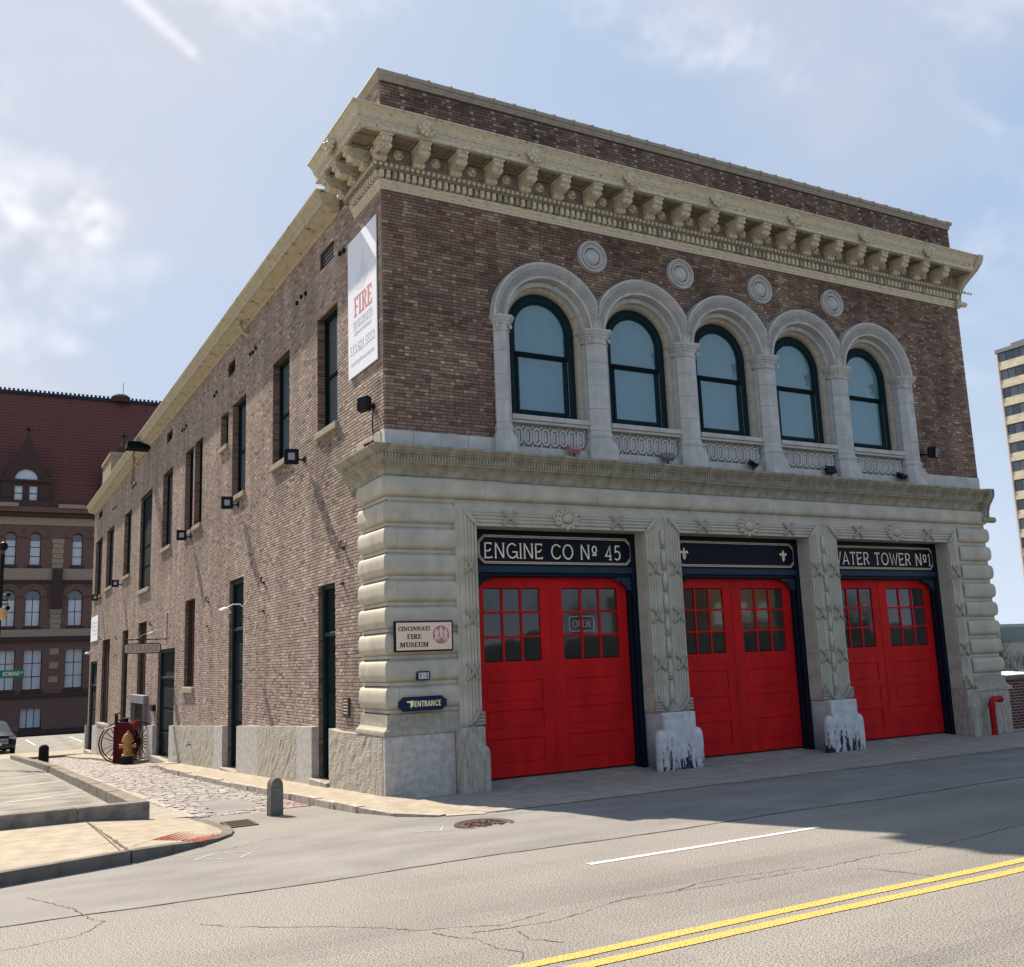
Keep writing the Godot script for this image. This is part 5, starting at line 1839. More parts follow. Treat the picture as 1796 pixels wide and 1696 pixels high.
	while x < 17.15:
		var L := minf(0.497, 17.2 - x)
		b = MB.new()
		if first: b.sweep([Vector3(0.15, 0, -2.5), Vector3(0.15, 0, -0.15), Vector3(0.68, 0, -0.15)], Vector3.UP, cp)
		else: b.sweep([Vector3(x + 0.002, 0, -0.15), Vector3(x + L - 0.002, 0, -0.15)], Vector3.UP, cp)
		if first: x = 0.682
		else: x += L
		first = false
		b.tube([Vector3(x, 13.85, -0.065), Vector3(x, 13.90, -0.036), Vector3(x, 13.945, -0.045), Vector3(x, 13.985, -0.1), Vector3(x, 13.99, -0.3)], 0.024, 6)
		obj("coping_tile", b, M.coping, fs, 35.0)

func make_eaves(fs: Node3D) -> void:
	var pr := [Vector2(0.0, 11.98), Vector2(0.04, 11.985), Vector2(0.06, 12.03), Vector2(0.38, 12.13), Vector2(0.40, 12.125), Vector2(0.405, 12.25), Vector2(0.43, 12.27), Vector2(0.435, 12.30), Vector2(0.47, 12.34), Vector2(0.52, 12.38), Vector2(0.535, 12.42), Vector2(0.545, 12.43), Vector2(0.545, 12.46), Vector2(0.0, 12.52)]
	var z := -2.62
	while z > -48.3:
		var L := minf(6.0, z + 48.45)
		var b := MB.new()
		b.sweep([Vector3(0.156, 0, z - L + 0.003), Vector3(0.156, 0, z)], Vector3.UP, pr)
		obj("eave", b, M.soffit, fs, 25.0)
		z -= L
	# rear chimney
	var b := MB.new()
	b.box(Vector3(0.4, 12.0, -47.6), Vector3(1.7, 14.75, -43.6))
	b.box(Vector3(0.33, 14.75, -47.7), Vector3(1.77, 14.95, -43.5))
	obj("chimney", b, M.sandstone_tan, fs)

# ---------------------------------------------------------------- stroke lettering for the painted boards
const GLYPH := {
	"E": [0.52, [[[0.0, 0.0], [0.0, 1.0]], [[-0.05, 1.0], [0.45, 1.0], [0.47, 0.9]], [[0.0, 0.45], [0.28, 0.47], [0.42, 0.62]], [[-0.05, 0.0], [0.46, 0.0], [0.50, 0.1]]]],
	"N": [0.62, [[[0.0, 0.0], [0.0, 1.0]], [[-0.04, 1.0], [0.03, 1.0], [0.56, 0.0]], [[0.58, 0.0], [0.58, 1.0]], [[0.50, 1.0], [0.66, 1.0]], [[-0.07, 0.0], [0.07, 0.0]]]],
	"I": [0.10, [[[0.05, 0.0], [0.05, 1.0]], [[-0.03, 0.0], [0.13, 0.0]], [[-0.03, 1.0], [0.13, 1.0]]]],
	"W": [0.86, [[[0.0, 1.0], [0.22, 0.0], [0.42, 0.95], [0.64, 0.0], [0.86, 1.0]], [[-0.06, 1.0], [0.07, 1.0]], [[0.79, 1.0], [0.92, 1.0]]]],
	"A": [0.60, [[[0.0, 0.0], [0.30, 1.0], [0.60, 0.0]], [[0.08, 0.27], [0.52, 0.27]], [[-0.06, 0.0], [0.07, 0.0]], [[0.53, 0.0], [0.66, 0.0]]]],
	"T": [0.52, [[[0.26, 0.0], [0.26, 1.0]], [[0.0, 0.9], [0.02, 1.0], [0.50, 1.0], [0.52, 0.9]], [[0.18, 0.0], [0.34, 0.0]]]],
	"R": [0.54, [[[0.0, 0.0], [0.0, 1.0]], [[-0.05, 1.0], [0.28, 1.0], [0.42, 0.92], [0.46, 0.76], [0.42, 0.58], [0.28, 0.48], [0.0, 0.46]], [[0.24, 0.48], [0.52, 0.0]], [[-0.07, 0.0], [0.07, 0.0]]]],
	"4": [0.52, [[[0.50, 0.26], [0.0, 0.26], [0.38, 1.0], [0.38, 0.0]], [[0.28, 0.0], [0.48, 0.0]]]],
	"5": [0.46, [[[0.42, 1.0], [0.08, 1.0], [0.05, 0.56], [0.2, 0.63], [0.36, 0.56], [0.44, 0.36], [0.38, 0.1], [0.2, -0.02], [0.0, 0.08]]]],
	"1": [0.20, [[[0.0, 0.85], [0.12, 1.0], [0.12, 0.0]], [[0.02, 0.0], [0.22, 0.0]]]],
	" ": [0.22, []]}

func arc_pts(cx: float, cy: float, rx: float, ry: float, a0: float, a1: float, n: int) -> Array:
	var o := []
	for k in n + 1:
		var a := deg_to_rad(lerpf(a0, a1, float(k) / n))
		o.append([cx + rx * cos(a), cy + ry * sin(a)])
	return o

func stroke(b: MB, pts: Array, w: float, z0: float, z1: float) -> void:
	var L := []
	var R := []
	var n := pts.size()
	for i in n:
		var a: Vector2 = pts[maxi(i - 1, 0)]
		var c: Vector2 = pts[mini(i + 1, n - 1)]
		var d0: Vector2 = (pts[i] - a).normalized() if i > 0 else (c - pts[i]).normalized()
		var d1: Vector2 = (c - pts[i]).normalized() if i < n - 1 else d0
		var n0 := Vector2(-d0.y, d0.x)
		var n1 := Vector2(-d1.y, d1.x)
		var m := (n0 + n1) / maxf(1.0 + n0.dot(n1), 0.35)
		L.append(pts[i] + m * w * 0.5); R.append(pts[i] - m * w * 0.5)
	var v := func(p, z): return Vector3(p.x, p.y, z)
	for i in n - 1:
		b.quad(v.call(R[i], z1), v.call(R[i + 1], z1), v.call(L[i + 1], z1), v.call(L[i], z1))
		b.quad(v.call(R[i], z0), v.call(R[i + 1], z0), v.call(R[i + 1], z1), v.call(R[i], z1))
		b.quad(v.call(L[i + 1], z0), v.call(L[i], z0), v.call(L[i], z1), v.call(L[i + 1], z1))
	b.quad(v.call(L[0], z0), v.call(R[0], z0), v.call(R[0], z1), v.call(L[0], z1))
	b.quad(v.call(R[n - 1], z0), v.call(L[n - 1], z0), v.call(L[n - 1], z1), v.call(R[n - 1], z1))

func letter(b: MB, ch: String, at: Vector2, h: float, wx: float, w: float, z: float) -> float:
	var strokes := []
	var width := 0.5
	if ch == "O": width = 0.74; strokes = [arc_pts(0.37, 0.5, 0.37, 0.5, 0, 360, 28)]
	elif ch == "C": width = 0.66; strokes = [arc_pts(0.37, 0.5, 0.37, 0.5, 42, 325, 22), [[0.62, 0.80], [0.68, 0.92]]]
	elif ch == "G": width = 0.70; strokes = [arc_pts(0.37, 0.5, 0.37, 0.5, 45, 335, 22), [[0.40, 0.42], [0.72, 0.42], [0.72, 0.10], [0.80, -0.04]]]
	elif ch == "º": width = 0.40; strokes = [arc_pts(0.2, 0.70, 0.17, 0.25, 0, 360, 18), [[0.02, 0.27], [0.12, 0.35], [0.26, 0.29], [0.38, 0.37]]]
	else:
		width = GLYPH[ch][0]
		strokes = GLYPH[ch][1]
	for s in strokes:
		var pts := []
		for p in s: pts.append(at + Vector2(p[0] * wx, p[1] * h))
		stroke(b, pts, w, z, z + 0.006)
	return width * wx

func text_width(t: String, wx: float, gap: float) -> float:
	var x := 0.0
	for ch in t:
		var width: float = {"O": 0.74, "C": 0.66, "G": 0.70, "º": 0.40}.get(ch, 0.0)
		if width == 0.0: width = GLYPH[ch][0]
		x += width * wx + gap
	return x - gap

func fleur(b: MB, c: Vector2, s: float, z: float) -> void:
	var P := PackedVector2Array()
	for p in [[0, 1.0], [0.16, 0.62], [0.2, 0.4], [0.1, 0.12], [0.08, -0.05], [-0.08, -0.05], [-0.1, 0.12], [-0.2, 0.4], [-0.16, 0.62]]: P.append(c + Vector2(p[0], p[1]) * s)
	b.prism(P, z, z + 0.006)
	for e in [-1.0, 1.0]:
		P = PackedVector2Array()
		for p in [[0.12, -0.02], [0.22, 0.22], [0.36, 0.46], [0.56, 0.5], [0.72, 0.34], [0.68, 0.14], [0.54, 0.1], [0.5, 0.22], [0.42, 0.24], [0.32, 0.1], [0.24, -0.06]]: P.append(c + Vector2(p[0] * e, p[1]) * s)
		b.prism(P, z, z + 0.006)
	P = PackedVector2Array()
	for p in [[-0.34, -0.14], [0.34, -0.14], [0.34, -0.26], [-0.34, -0.26]]: P.append(c + Vector2(p[0], p[1]) * s)
	b.prism(P, z, z + 0.006)
	P = PackedVector2Array()
	for p in [[-0.12, -0.3], [0.12, -0.3], [0.3, -0.55], [0.1, -0.6], [0.0, -0.85], [-0.1, -0.6], [-0.3, -0.55]]: P.append(c + Vector2(p[0], p[1]) * s)
	b.prism(P, z, z + 0.006)

func make_bay(fs: Node3D, i: int) -> void:
	var x0: float = DOORS[i][0]
	var x1: float = DOORS[i][1]
	var mid := (x0 + x1) * 0.5 - 0.04
	var xa := x0 + 0.12
	var xb := x1 - 0.115
	# jambs and the board above the door
	var b := MB.new()
	b.cbox(Vector3(x0 + 0.004, 0.03, -0.72), Vector3(xa, 4.875, -0.405), 0.01)
	obj("door_jamb", b, M.navy, fs)
	b = MB.new()
	b.cbox(Vector3(xb, 0.03, -0.72), Vector3(x1 - 0.004, 4.875, -0.405), 0.01)
	b.cbox(Vector3(xb - 0.05, 0.05, -0.70), Vector3(xb + 0.01, 3.95, -0.50), 0.01)
	obj("door_jamb", b, M.navy, fs)
	b = MB.new()
	b.box(Vector3(xa, 4.17, -0.70), Vector3(xb, 4.872, -0.455))
	obj("fascia_board", b, M.navy_panel, fs)
	b = MB.new()
	b.cbox(Vector3(xa - 0.06, 4.03, -0.69), Vector3(xb + 0.06, 4.165, -0.415), 0.012)
	obj("door_head", b, M.teal, fs)
	b = MB.new()
	b.cbox(Vector3(xa, 3.955, -0.69), Vector3(xb, 4.028, -0.45), 0.012)
	for k in 44: b.ball(Vector3(lerpf(xa + 0.04, xb - 0.04, k / 43.0), 3.99, -0.452), Vector3(0.012, 0.012, 0.012), 5, 4)
	obj("head_moulding", b, M.navy, fs)
	for s in [[xa, 1.0], [xb, -1.0]]:
		b = MB.new()
		var P := PackedVector2Array()
		for p in [[0.0, 3.952], [0.42, 3.952], [0.40, 3.91], [0.33, 3.88], [0.24, 3.87], [0.20, 3.82], [0.12, 3.76], [0.08, 3.70], [0.0, 3.68]]: P.append(Vector2(s[0] + s[1] * p[0], p[1]))
		b.prism(P, -0.56, -0.47)
		b.ball(Vector3(s[0] + s[1] * 0.26, 3.91, -0.46), Vector3(0.04, 0.035, 0.02), 8, 5)
		obj("corner_bracket", b, M.teal if s[1] < 0 else M.navy, fs)
	# gilded border with notched corners
	var bl := xa + 0.12
	var br := xb + 0.03
	var y0 := 4.22
	var y1 := 4.765
	for k in 2:
		var o := 0.028 * k
		var nt := 0.13 - o * 0.4
		var pts := []
		var lo := Vector2(bl + o, y0 + o)
		var hi := Vector2(br - o, y1 - o)
		var st := [[lo.x, lo.y, 1.0, 1.0], [hi.x, lo.y, -1.0, 1.0], [hi.x, hi.y, -1.0, -1.0], [lo.x, hi.y, 1.0, -1.0]]
		for q in 4:
			var c = st[q]
			var horizontal_first := q % 2 == 1
			var p1 := Vector2(c[0] + c[2] * nt, c[1])
			var p2 := Vector2(c[0] + c[2] * nt * 0.62, c[1] + c[3] * nt * 0.36)
			var p3 := Vector2(c[0] + c[2] * nt * 0.36, c[1] + c[3] * nt * 0.62)
			var p4 := Vector2(c[0], c[1] + c[3] * nt)
			if horizontal_first: pts += [p1, p2, p3, p4]
			else: pts += [p4, p3, p2, p1]
		pts.append(pts[0])
		b = MB.new()
		stroke(b, pts, 0.020 if k == 0 else 0.009, -0.455, -0.449)
		obj("gilt_border", b, M.gold if k == 0 else M.cream, fs)
	b = MB.new()
	if i == 1:
		fleur(b, Vector2(10.17, 4.475), 0.155, -0.455)
		fleur(b, Vector2(7.24, 4.475), 0.155, -0.455)
		obj("fleur_de_lis", b, M.cream, fs)
	else:
		var t := "ENGINE CO Nº 45" if i == 0 else "WATER TOWER Nº1"
		var span := [2.32, 5.53] if i == 0 else [11.78, 15.28]
		var gap := 0.075
		var wx := 0.3
		var natural := text_width(t, wx, gap)
		wx *= (span[1] - span[0] - gap * (t.length() - 1)) / (natural - gap * (t.length() - 1))
		var x: float = span[0]
		for ch in t:
			b = MB.new()
			var adv := letter(b, ch, Vector2(x, 4.325), 0.285, wx, 0.027, -0.454)
			if ch != " ": obj("letter", b, M.cream, fs)
			x += adv + gap
	# the two leaves
	var zf := -0.62
	var yb := 0.13
	var yt := 3.953
	var hl := 0.0
	for s in [-1.0, 1.0]:
		var leaf := Node3D.new()
		leaf.name = "red_door_leaf"
		fs.add_child(leaf, true)
		var e0: float = mid + s * 0.006                       # meeting edge
		var e1: float = (xb - 0.02) if s > 0 else (xa + 0.02)
		var st0: float = e0 + s * 0.26
		var st1: float = e1 - s * 0.26
		b = MB.new()
		b.box(Vector3(minf(e0, e1), yb, zf - 0.05), Vector3(maxf(e0, e1), 2.30, zf - 0.022))
		var bars := [[yb, 0.36], [0.84, 1.01], [1.37, 1.52], [1.93, 2.31], [3.74, yt]]
		b.cbox(Vector3(e0, yb, zf - 0.06), Vector3(st0, yt, zf), 0.006)
		b.cbox(Vector3(st1, yb, zf - 0.06), Vector3(e1, yt, zf), 0.006)
		for r in bars: b.cbox(Vector3(minf(st0, st1) - 0.004, r[0], zf - 0.058), Vector3(maxf(st0, st1) + 0.004, r[1], zf - 0.002), 0.006)
		obj("frame", b, M.red, leaf)
		for r in [[0.36, 0.84], [1.01, 1.37], [1.52, 1.93]]:
			b = MB.new()
			b.cbox(Vector3(st0 + s * 0.03, r[0] + 0.03, zf - 0.04), Vector3(st1 - s * 0.03, r[1] - 0.03, zf - 0.012), 0.012)
			obj("panel", b, M.red, leaf)
		b = MB.new()
		for k in range(1, 3):
			var x := lerpf(st0, st1, k / 3.0)
			b.cbox(Vector3(x - 0.024, 2.31, zf - 0.05), Vector3(x + 0.024, 3.74, zf - 0.004), 0.006)
			var y := lerpf(2.31, 3.74, k / 3.0)
			b.cbox(Vector3(minf(st0, st1), y - 0.022, zf - 0.048), Vector3(maxf(st0, st1), y + 0.022, zf - 0.006), 0.006)
		obj("glazing_bars", b, M.red, leaf)
		for k in 3:
			for j in 3:
				b = MB.new()
				var pa: float = lerpf(st0, st1, k / 3.0) + s * 0.018
				var pb: float = lerpf(st0, st1, (k + 1) / 3.0) - s * 0.018
				b.xf = Transform3D(Basis.from_euler(Vector3(rng.randf_range(-0.0015, 0.0015), rng.randf_range(-0.0015, 0.0015), 0)), Vector3((pa + pb) * 0.5, lerpf(2.31, 3.74, (j + 0.5) / 3.0), zf - 0.034))
				b.bc(Vector3.ZERO, Vector3(absf(pb - pa), 0.445, 0.005))
				obj("pane", b, M.glass, leaf)
		b = MB.new()
		for k in 3:
			b.ball(Vector3(lerpf(st0, st1, (k + 0.4) / 3.0), 2.12, zf), Vector3(0.014, 0.014, 0.008), 6, 4)
			if k < 2: b.ball(Vector3(lerpf(st0, st1, (k + 0.7) / 3.0), 3.84, zf), Vector3(0.014, 0.014, 0.008), 6, 4)
		obj("bolts", b, M.bolt, leaf, 60.0)
		if s > 0:
			b = MB.new()
			b.cbox(Vector3(e0 - 0.035, yb, zf - 0.005), Vector3(e0 + 0.035, yt, zf + 0.012), 0.006)
			obj("astragal", b, M.red, leaf)

const ORD := ["first", "second", "third", "fourth", "fifth", "sixth", "seventh", "eighth", "ninth", "tenth", "eleventh", "twelfth", "thirteenth", "fourteenth", "fifteenth", "sixteenth", "seventeenth", "eighteenth", "nineteenth"]
# ---------------------------------------------------------------- lettering on plates
func words(parent: Node, called: String, t: String, m: Material, at: Vector3, turn: float, h: float, width := 0.0, font := "Droid Serif", weight := 700, depth := 0.006) -> MeshInstance3D:
	var f := SystemFont.new()
	f.font_names = PackedStringArray([font])
	f.font_weight = weight
	var tm := TextMesh.new()
	tm.text = t
	tm.font = f
	tm.font_size = 48
	tm.pixel_size = 0.01
	tm.depth = 0.01
	tm.curve_step = 2.0
	tm.material = m
	var ab := tm.get_aabb()
	var sy := h / (48 * 0.01 * 0.72)
	var sx := sy if width == 0.0 else width / maxf(ab.size.x, 0.001)
	var o := MeshInstance3D.new()
	o.name = called
	o.mesh = tm
	o.transform = Transform3D(Basis(Vector3.UP, turn) * Basis.from_scale(Vector3(sx, sy, depth / 0.01)), at)
	parent.add_child(o, true)
	return o

func make_signs() -> void:
	# plate with the museum's name on the corner pier
	var s := thing("name_plate", "pink plate with a black border and a round emblem on the corner pier", "sign", Vector3(0.79, 2.825, 0.0))
	var b := MB.new()
	b.cbox(Vector3(-0.575, -0.275, -0.06), Vector3(0.575, 0.275, 0.004), 0.008)
	obj("border", b, M.black, s)
	b = MB.new()
	b.box(Vector3(-0.545, -0.245, 0.0), Vector3(0.545, 0.245, 0.008))
	obj("plate", b, M.plate_pink, s)
	words(s, "lettering", "CINCINNATI", M.black, Vector3(-0.20, 0.135, 0.010), 0, 0.075, 0.62)
	words(s, "lettering", "FIRE", M.black, Vector3(-0.20, -0.005, 0.010), 0, 0.085, 0.28)
	words(s, "lettering", "MUSEUM", M.black, Vector3(-0.20, -0.15, 0.010), 0, 0.085, 0.56)
	b = MB.new()
	b.xf = Transform3D(Basis(Vector3.RIGHT, PI / 2), Vector3(0.33, 0.02, 0.008))
	b.lathe([Vector2(0.165, 0.0), Vector2(0.165, 0.004), Vector2(0.0, 0.004)], 28)
	obj("emblem_disc", b, M.plate_rose, s)
	b = MB.new()
	for k in 3:
		var cx := 0.24 + k * 0.09
		var cy := 0.02 + (0.035 if k == 1 else 0.0)
		b.ball(Vector3(cx, cy + 0.085, 0.012), Vector3(0.022, 0.022, 0.006), 8, 5)
		stroke(b, [Vector2(cx, cy + 0.07), Vector2(cx + 0.004, cy - 0.02)], 0.05, 0.011, 0.015)
		stroke(b, [Vector2(cx - 0.045, cy + 0.01), Vector2(cx, cy + 0.055), Vector2(cx + 0.045, cy + 0.015)], 0.02, 0.011, 0.0155)
		stroke(b, [Vector2(cx - 0.03, cy - 0.11), Vector2(cx - 0.005, cy - 0.02)], 0.026, 0.011, 0.0158)
		stroke(b, [Vector2(cx + 0.035, cy - 0.10), Vector2(cx + 0.012, cy - 0.02)], 0.026, 0.011, 0.0161)
	obj("emblem_figures", b, M.plate_pink, s)
	b = MB.new()
	for p in [[-0.49, 0.2], [0.49, 0.2], [-0.49, -0.2], [0.49, -0.2]]: b.ball(Vector3(p[0], p[1], 0.008), Vector3(0.011, 0.011, 0.008), 6, 4)
	obj("screws", b, M.plate_rose, s)

	s = thing("house_number", "small black plate with the number 315 in white on the corner pier", "number plate", Vector3(0.765, 2.12, -0.005))
	b = MB.new()
	var P := PackedVector2Array()
	for c in [[0.09, 0.045, 0.0], [-0.09, 0.045, 90.0], [-0.09, -0.045, 180.0], [0.09, -0.045, 270.0]]:
		for k in 5:
			var a := deg_to_rad(c[2] + k * 22.5)
			P.append(Vector2(c[0] + 0.035 * cos(a), c[1] + 0.035 * sin(a)))
	b.prism(P, -0.07, 0.004)
	obj("plate", b, M.sign_navy, s)
	b = MB.new()
	for k in 3: b.box(Vector3(-0.098 + k * 0.067, -0.055, 0.0), Vector3(-0.035 + k * 0.067, 0.055, 0.008))
	obj("tiles", b, M.white_paint, s)
	for k in 3: words(s, "digit", "315"[k], M.sign_navy, Vector3(-0.0665 + k * 0.067, 0.0, 0.010), 0, 0.08, 0.036 if k != 1 else 0.018, "Droid Sans", 700, 0.004)

	s = thing("entrance_plate", "dark blue notched plate with a pointing hand and the word entrance", "sign", Vector3(0.745, 1.635, -0.002))
	b = MB.new()
	P = PackedVector2Array()
	for p in [[-0.46, 0.06], [-0.42, 0.075], [-0.37, 0.125], [0.37, 0.125], [0.42, 0.075], [0.46, 0.06], [0.46, -0.06], [0.42, -0.075], [0.37, -0.125], [-0.37, -0.125], [-0.42, -0.075], [-0.46, -0.06]]: P.append(Vector2(p[0], p[1]))
	b.prism(P, -0.07, 0.004)
	obj("plate", b, M.sign_navy, s)
	words(s, "lettering", "ENTRANCE", M.sign_yellow, Vector3(0.085, -0.005, 0.006), 0, 0.10, 0.51, "Droid Sans", 700)
	b = MB.new()
	P = PackedVector2Array()
	for p in [[-0.32, 0.055], [-0.32, 0.03], [-0.26, 0.025], [-0.255, 0.0], [-0.24, -0.01], [-0.255, -0.03], [-0.24, -0.075], [-0.22, -0.045], [-0.19, -0.035], [-0.185, 0.05], [-0.21, 0.06], [-0.26, 0.055]]: P.append(Vector2(p[0], p[1]))
	b.prism(P, 0.004, 0.009)
	obj("pointing_hand", b, M.sign_yellow, s)

	# banner on the side wall
	s = thing("banner", "tall white banner with red lettering hung on the side wall near the roof corner", "banner", Vector3(0.12, 9.53, -1.19), -PI / 2)
	b = MB.new()
	b.cbox(Vector3(-0.81, -1.47, -0.012), Vector3(0.81, 1.47, 0.012), 0.005)
	obj("sheet", b, M.banner, s)
	words(s, "lettering", "FIRE", M.faded_red, Vector3(0.05, -0.05, 0.013), 0, 0.42, 1.0)
	words(s, "lettering", "museum", M.faded_grey, Vector3(0.04, -0.40, 0.013), 0, 0.24, 1.1, "Droid Serif", 400)
	words(s, "lettering", "513.621.5553", M.faded_grey, Vector3(0.0, -0.92, 0.013), 0, 0.20, 1.36, "Droid Serif", 400)
	words(s, "lettering", "of greater cincinnati", M.faint, Vector3(0.04, -0.60, 0.013), 0, 0.08, 0.95, "Droid Serif", 400)
	words(s, "lettering", "www.cincyfiremuseum.com", M.faint, Vector3(0.0, -1.20, 0.013), 0, 0.08, 1.3, "Droid Sans", 400)
	b = MB.new()
	P = PackedVector2Array()
	for p in [[-0.30, 0.30], [-0.36, 0.46], [-0.26, 0.62], [-0.10, 0.60], [-0.05, 0.74], [0.02, 0.92], [0.07, 1.06], [0.13, 0.92], [0.14, 0.78], [0.26, 0.70], [0.34, 0.54], [0.30, 0.38], [0.16, 0.27], [-0.10, 0.26]]: P.append(Vector2(p[0], p[1]))
	b.prism(P, 0.010, 0.014)
	obj("printed_emblem", b, M.faint, s)
	b = MB.new()
	P = PackedVector2Array()
	for p in [[-0.02, 0.34], [-0.04, 0.56], [0.06, 0.86], [0.12, 0.76], [0.20, 0.66], [0.28, 0.54], [0.25, 0.42], [0.14, 0.33]]: P.append(Vector2(p[0], p[1]))
	b.prism(P, 0.011, 0.016)
	obj("printed_emblem", b, M.faded_blue, s)

	s = thing("wall_notice", "small white notice board on the rear end of the side wall", "sign", Vector3(0.12, 4.92, -46.3), -PI / 2)
	b = MB.new()
	b.cbox(Vector3(-1.7, -0.72, -0.02), Vector3(1.7, 0.72, 0.02), 0.006)
	obj("sheet", b, M.banner, s)
	b = MB.new()
	b.xf = Transform3D(Basis(Vector3.RIGHT, PI / 2), Vector3(-0.95, 0.2, 0.02))
	b.lathe([Vector2(0.34, 0.0), Vector2(0.34, 0.006), Vector2(0.0, 0.006)], 20)
	obj("emblem", b, M.faded_grey, s)
	for k in 4:
		b = MB.new()
		b.box(Vector3(-0.4, 0.3 - k * 0.22, 0.02), Vector3(1.4 - 0.2 * (k % 2), 0.4 - k * 0.22, 0.026))
		obj("line_of_print", b, M.faded_grey, s)

	s = thing("bronze_plaque", "small dark bronze plaque on the brick beside the corner quoins", "plaque", Vector3(0.13, 1.545, -2.34), -PI / 2)
	b = MB.new()
	b.cbox(Vector3(-0.17, -0.19, -0.02), Vector3(0.17, 0.19, 0.02), 0.008)
	obj("plate", b, M.iron, s)
	for k in 5:
		b = MB.new()
		var w: float = [0.10, 0.13, 0.12, 0.13, 0.11][k]
		b.box(Vector3(-w, 0.115 - k * 0.06, 0.02), Vector3(w, 0.14 - k * 0.06, 0.024))
		obj("raised_line", b, M.sign_pale, s)

	# hanging ENTRANCE sign over the side door
	s = thing("hanging_sign", "pale hanging sign reading entrance on an iron bracket above the side door", "sign", Vector3(0.15, 3.22, -22.45))
	b = MB.new()
	b.tube([Vector3(0, 0.32, 0), Vector3(-1.55, 0.32, 0)], 0.02, 6)
	b.tube([Vector3(0, 0.95, 0), Vector3(-1.1, 0.33, 0)], 0.015, 6)
	b.tube([Vector3(0.0, 0.2, 0), Vector3(0.0, 1.3, 0)], 0.02, 6)
	for x in [-0.35, -1.4]: b.tube([Vector3(x, 0.32, 0), Vector3(x, 0.15, 0)], 0.01, 5)
	obj("bracket", b, M.black, s)
	b = MB.new()
	P = PackedVector2Array()
	for p in [[-1.52, 0.12], [-1.46, 0.18], [-0.26, 0.18], [-0.20, 0.12], [-0.20, -0.14], [-0.26, -0.20], [-1.46, -0.20], [-1.52, -0.14]]: P.append(Vector2(p[0], p[1]))
	b.prism(P, -0.025, 0.025)
	obj("border", b, M.iron, s)
	b = MB.new()
	P = PackedVector2Array()
	for p in [[-1.48, 0.10], [-1.43, 0.145], [-0.29, 0.145], [-0.24, 0.10], [-0.24, -0.12], [-0.29, -0.165], [-1.43, -0.165], [-1.48, -0.12]]: P.append(Vector2(p[0], p[1]))
	b.prism(P, -0.03, 0.03)
	obj("board", b, M.sign_pale, s)
	words(s, "lettering", "ENTRANCE", M.plate_rose, Vector3(-0.86, -0.01, 0.032), 0, 0.22, 1.1)

	# neon OPEN sign behind the glass of the first door
	s = thing("open_sign", "unlit pink neon open sign hanging behind the glass of the left red door", "sign", Vector3(4.68, 3.02, -0.76))
	b = MB.new()
	var ring := []
	for c in [[0.25, 0.10, 0.0], [-0.25, 0.10, 90.0], [-0.25, -0.10, 180.0], [0.25, -0.10, 270.0]]:
		for k in 4:
			var a := deg_to_rad(c[2] + k * 30.0)
			ring.append(Vector3(c[0] + 0.05 * cos(a), c[1] + 0.05 * sin(a), 0))
	b.tube(ring, 0.010, 6, true)
	obj("tube", b, M.white_paint, s)
	words(s, "lettering", "OPEN", M.neon_pink, Vector3(0, 0, 0), 0, 0.15, 0.42, "Droid Sans", 400, 0.015)

func flood_light(at: Vector3, label: String, group: String, turn: float, arm := 0.32, tilt := -0.35, mt: Material = null) -> void:
	var f := thing("flood_light", label, "flood light", at, turn, group)
	var m: Material = mt if mt else M.black
	var b := MB.new()
	b.bc(Vector3(0, 0, 0.01), Vector3(0.11, 0.11, 0.03))
	b.tube([Vector3(0, 0, 0.01), Vector3(0, 0.0, arm * 0.55), Vector3(0, 0.02, arm)], 0.022, 6)
	obj("arm", b, m, f)
	b = MB.new()
	b.xf = Transform3D(Basis(Vector3.UP, 0.0) * Basis(Vector3.RIGHT, tilt), Vector3(0, 0.03, arm + 0.08))
	b.cbox(Vector3(-0.15, -0.13, -0.09), Vector3(0.15, 0.13, 0.05), 0.02)
	b.cbox(Vector3(-0.17, -0.15, 0.05), Vector3(0.17, 0.15, 0.085), 0.01)
	for k in 5: b.box(Vector3(-0.12 + k * 0.055, -0.11, -0.12), Vector3(-0.105 + k * 0.055, 0.11, -0.09))
	obj("housing", b, m, f)
	b = MB.new()
	b.xf = Transform3D(Basis(Vector3.RIGHT, tilt), Vector3(0, 0.03, arm + 0.08))
	b.box(Vector3(-0.135, -0.115, 0.08), Vector3(0.135, 0.115, 0.09))
	obj("lens", b, M.lamp_glass, f)

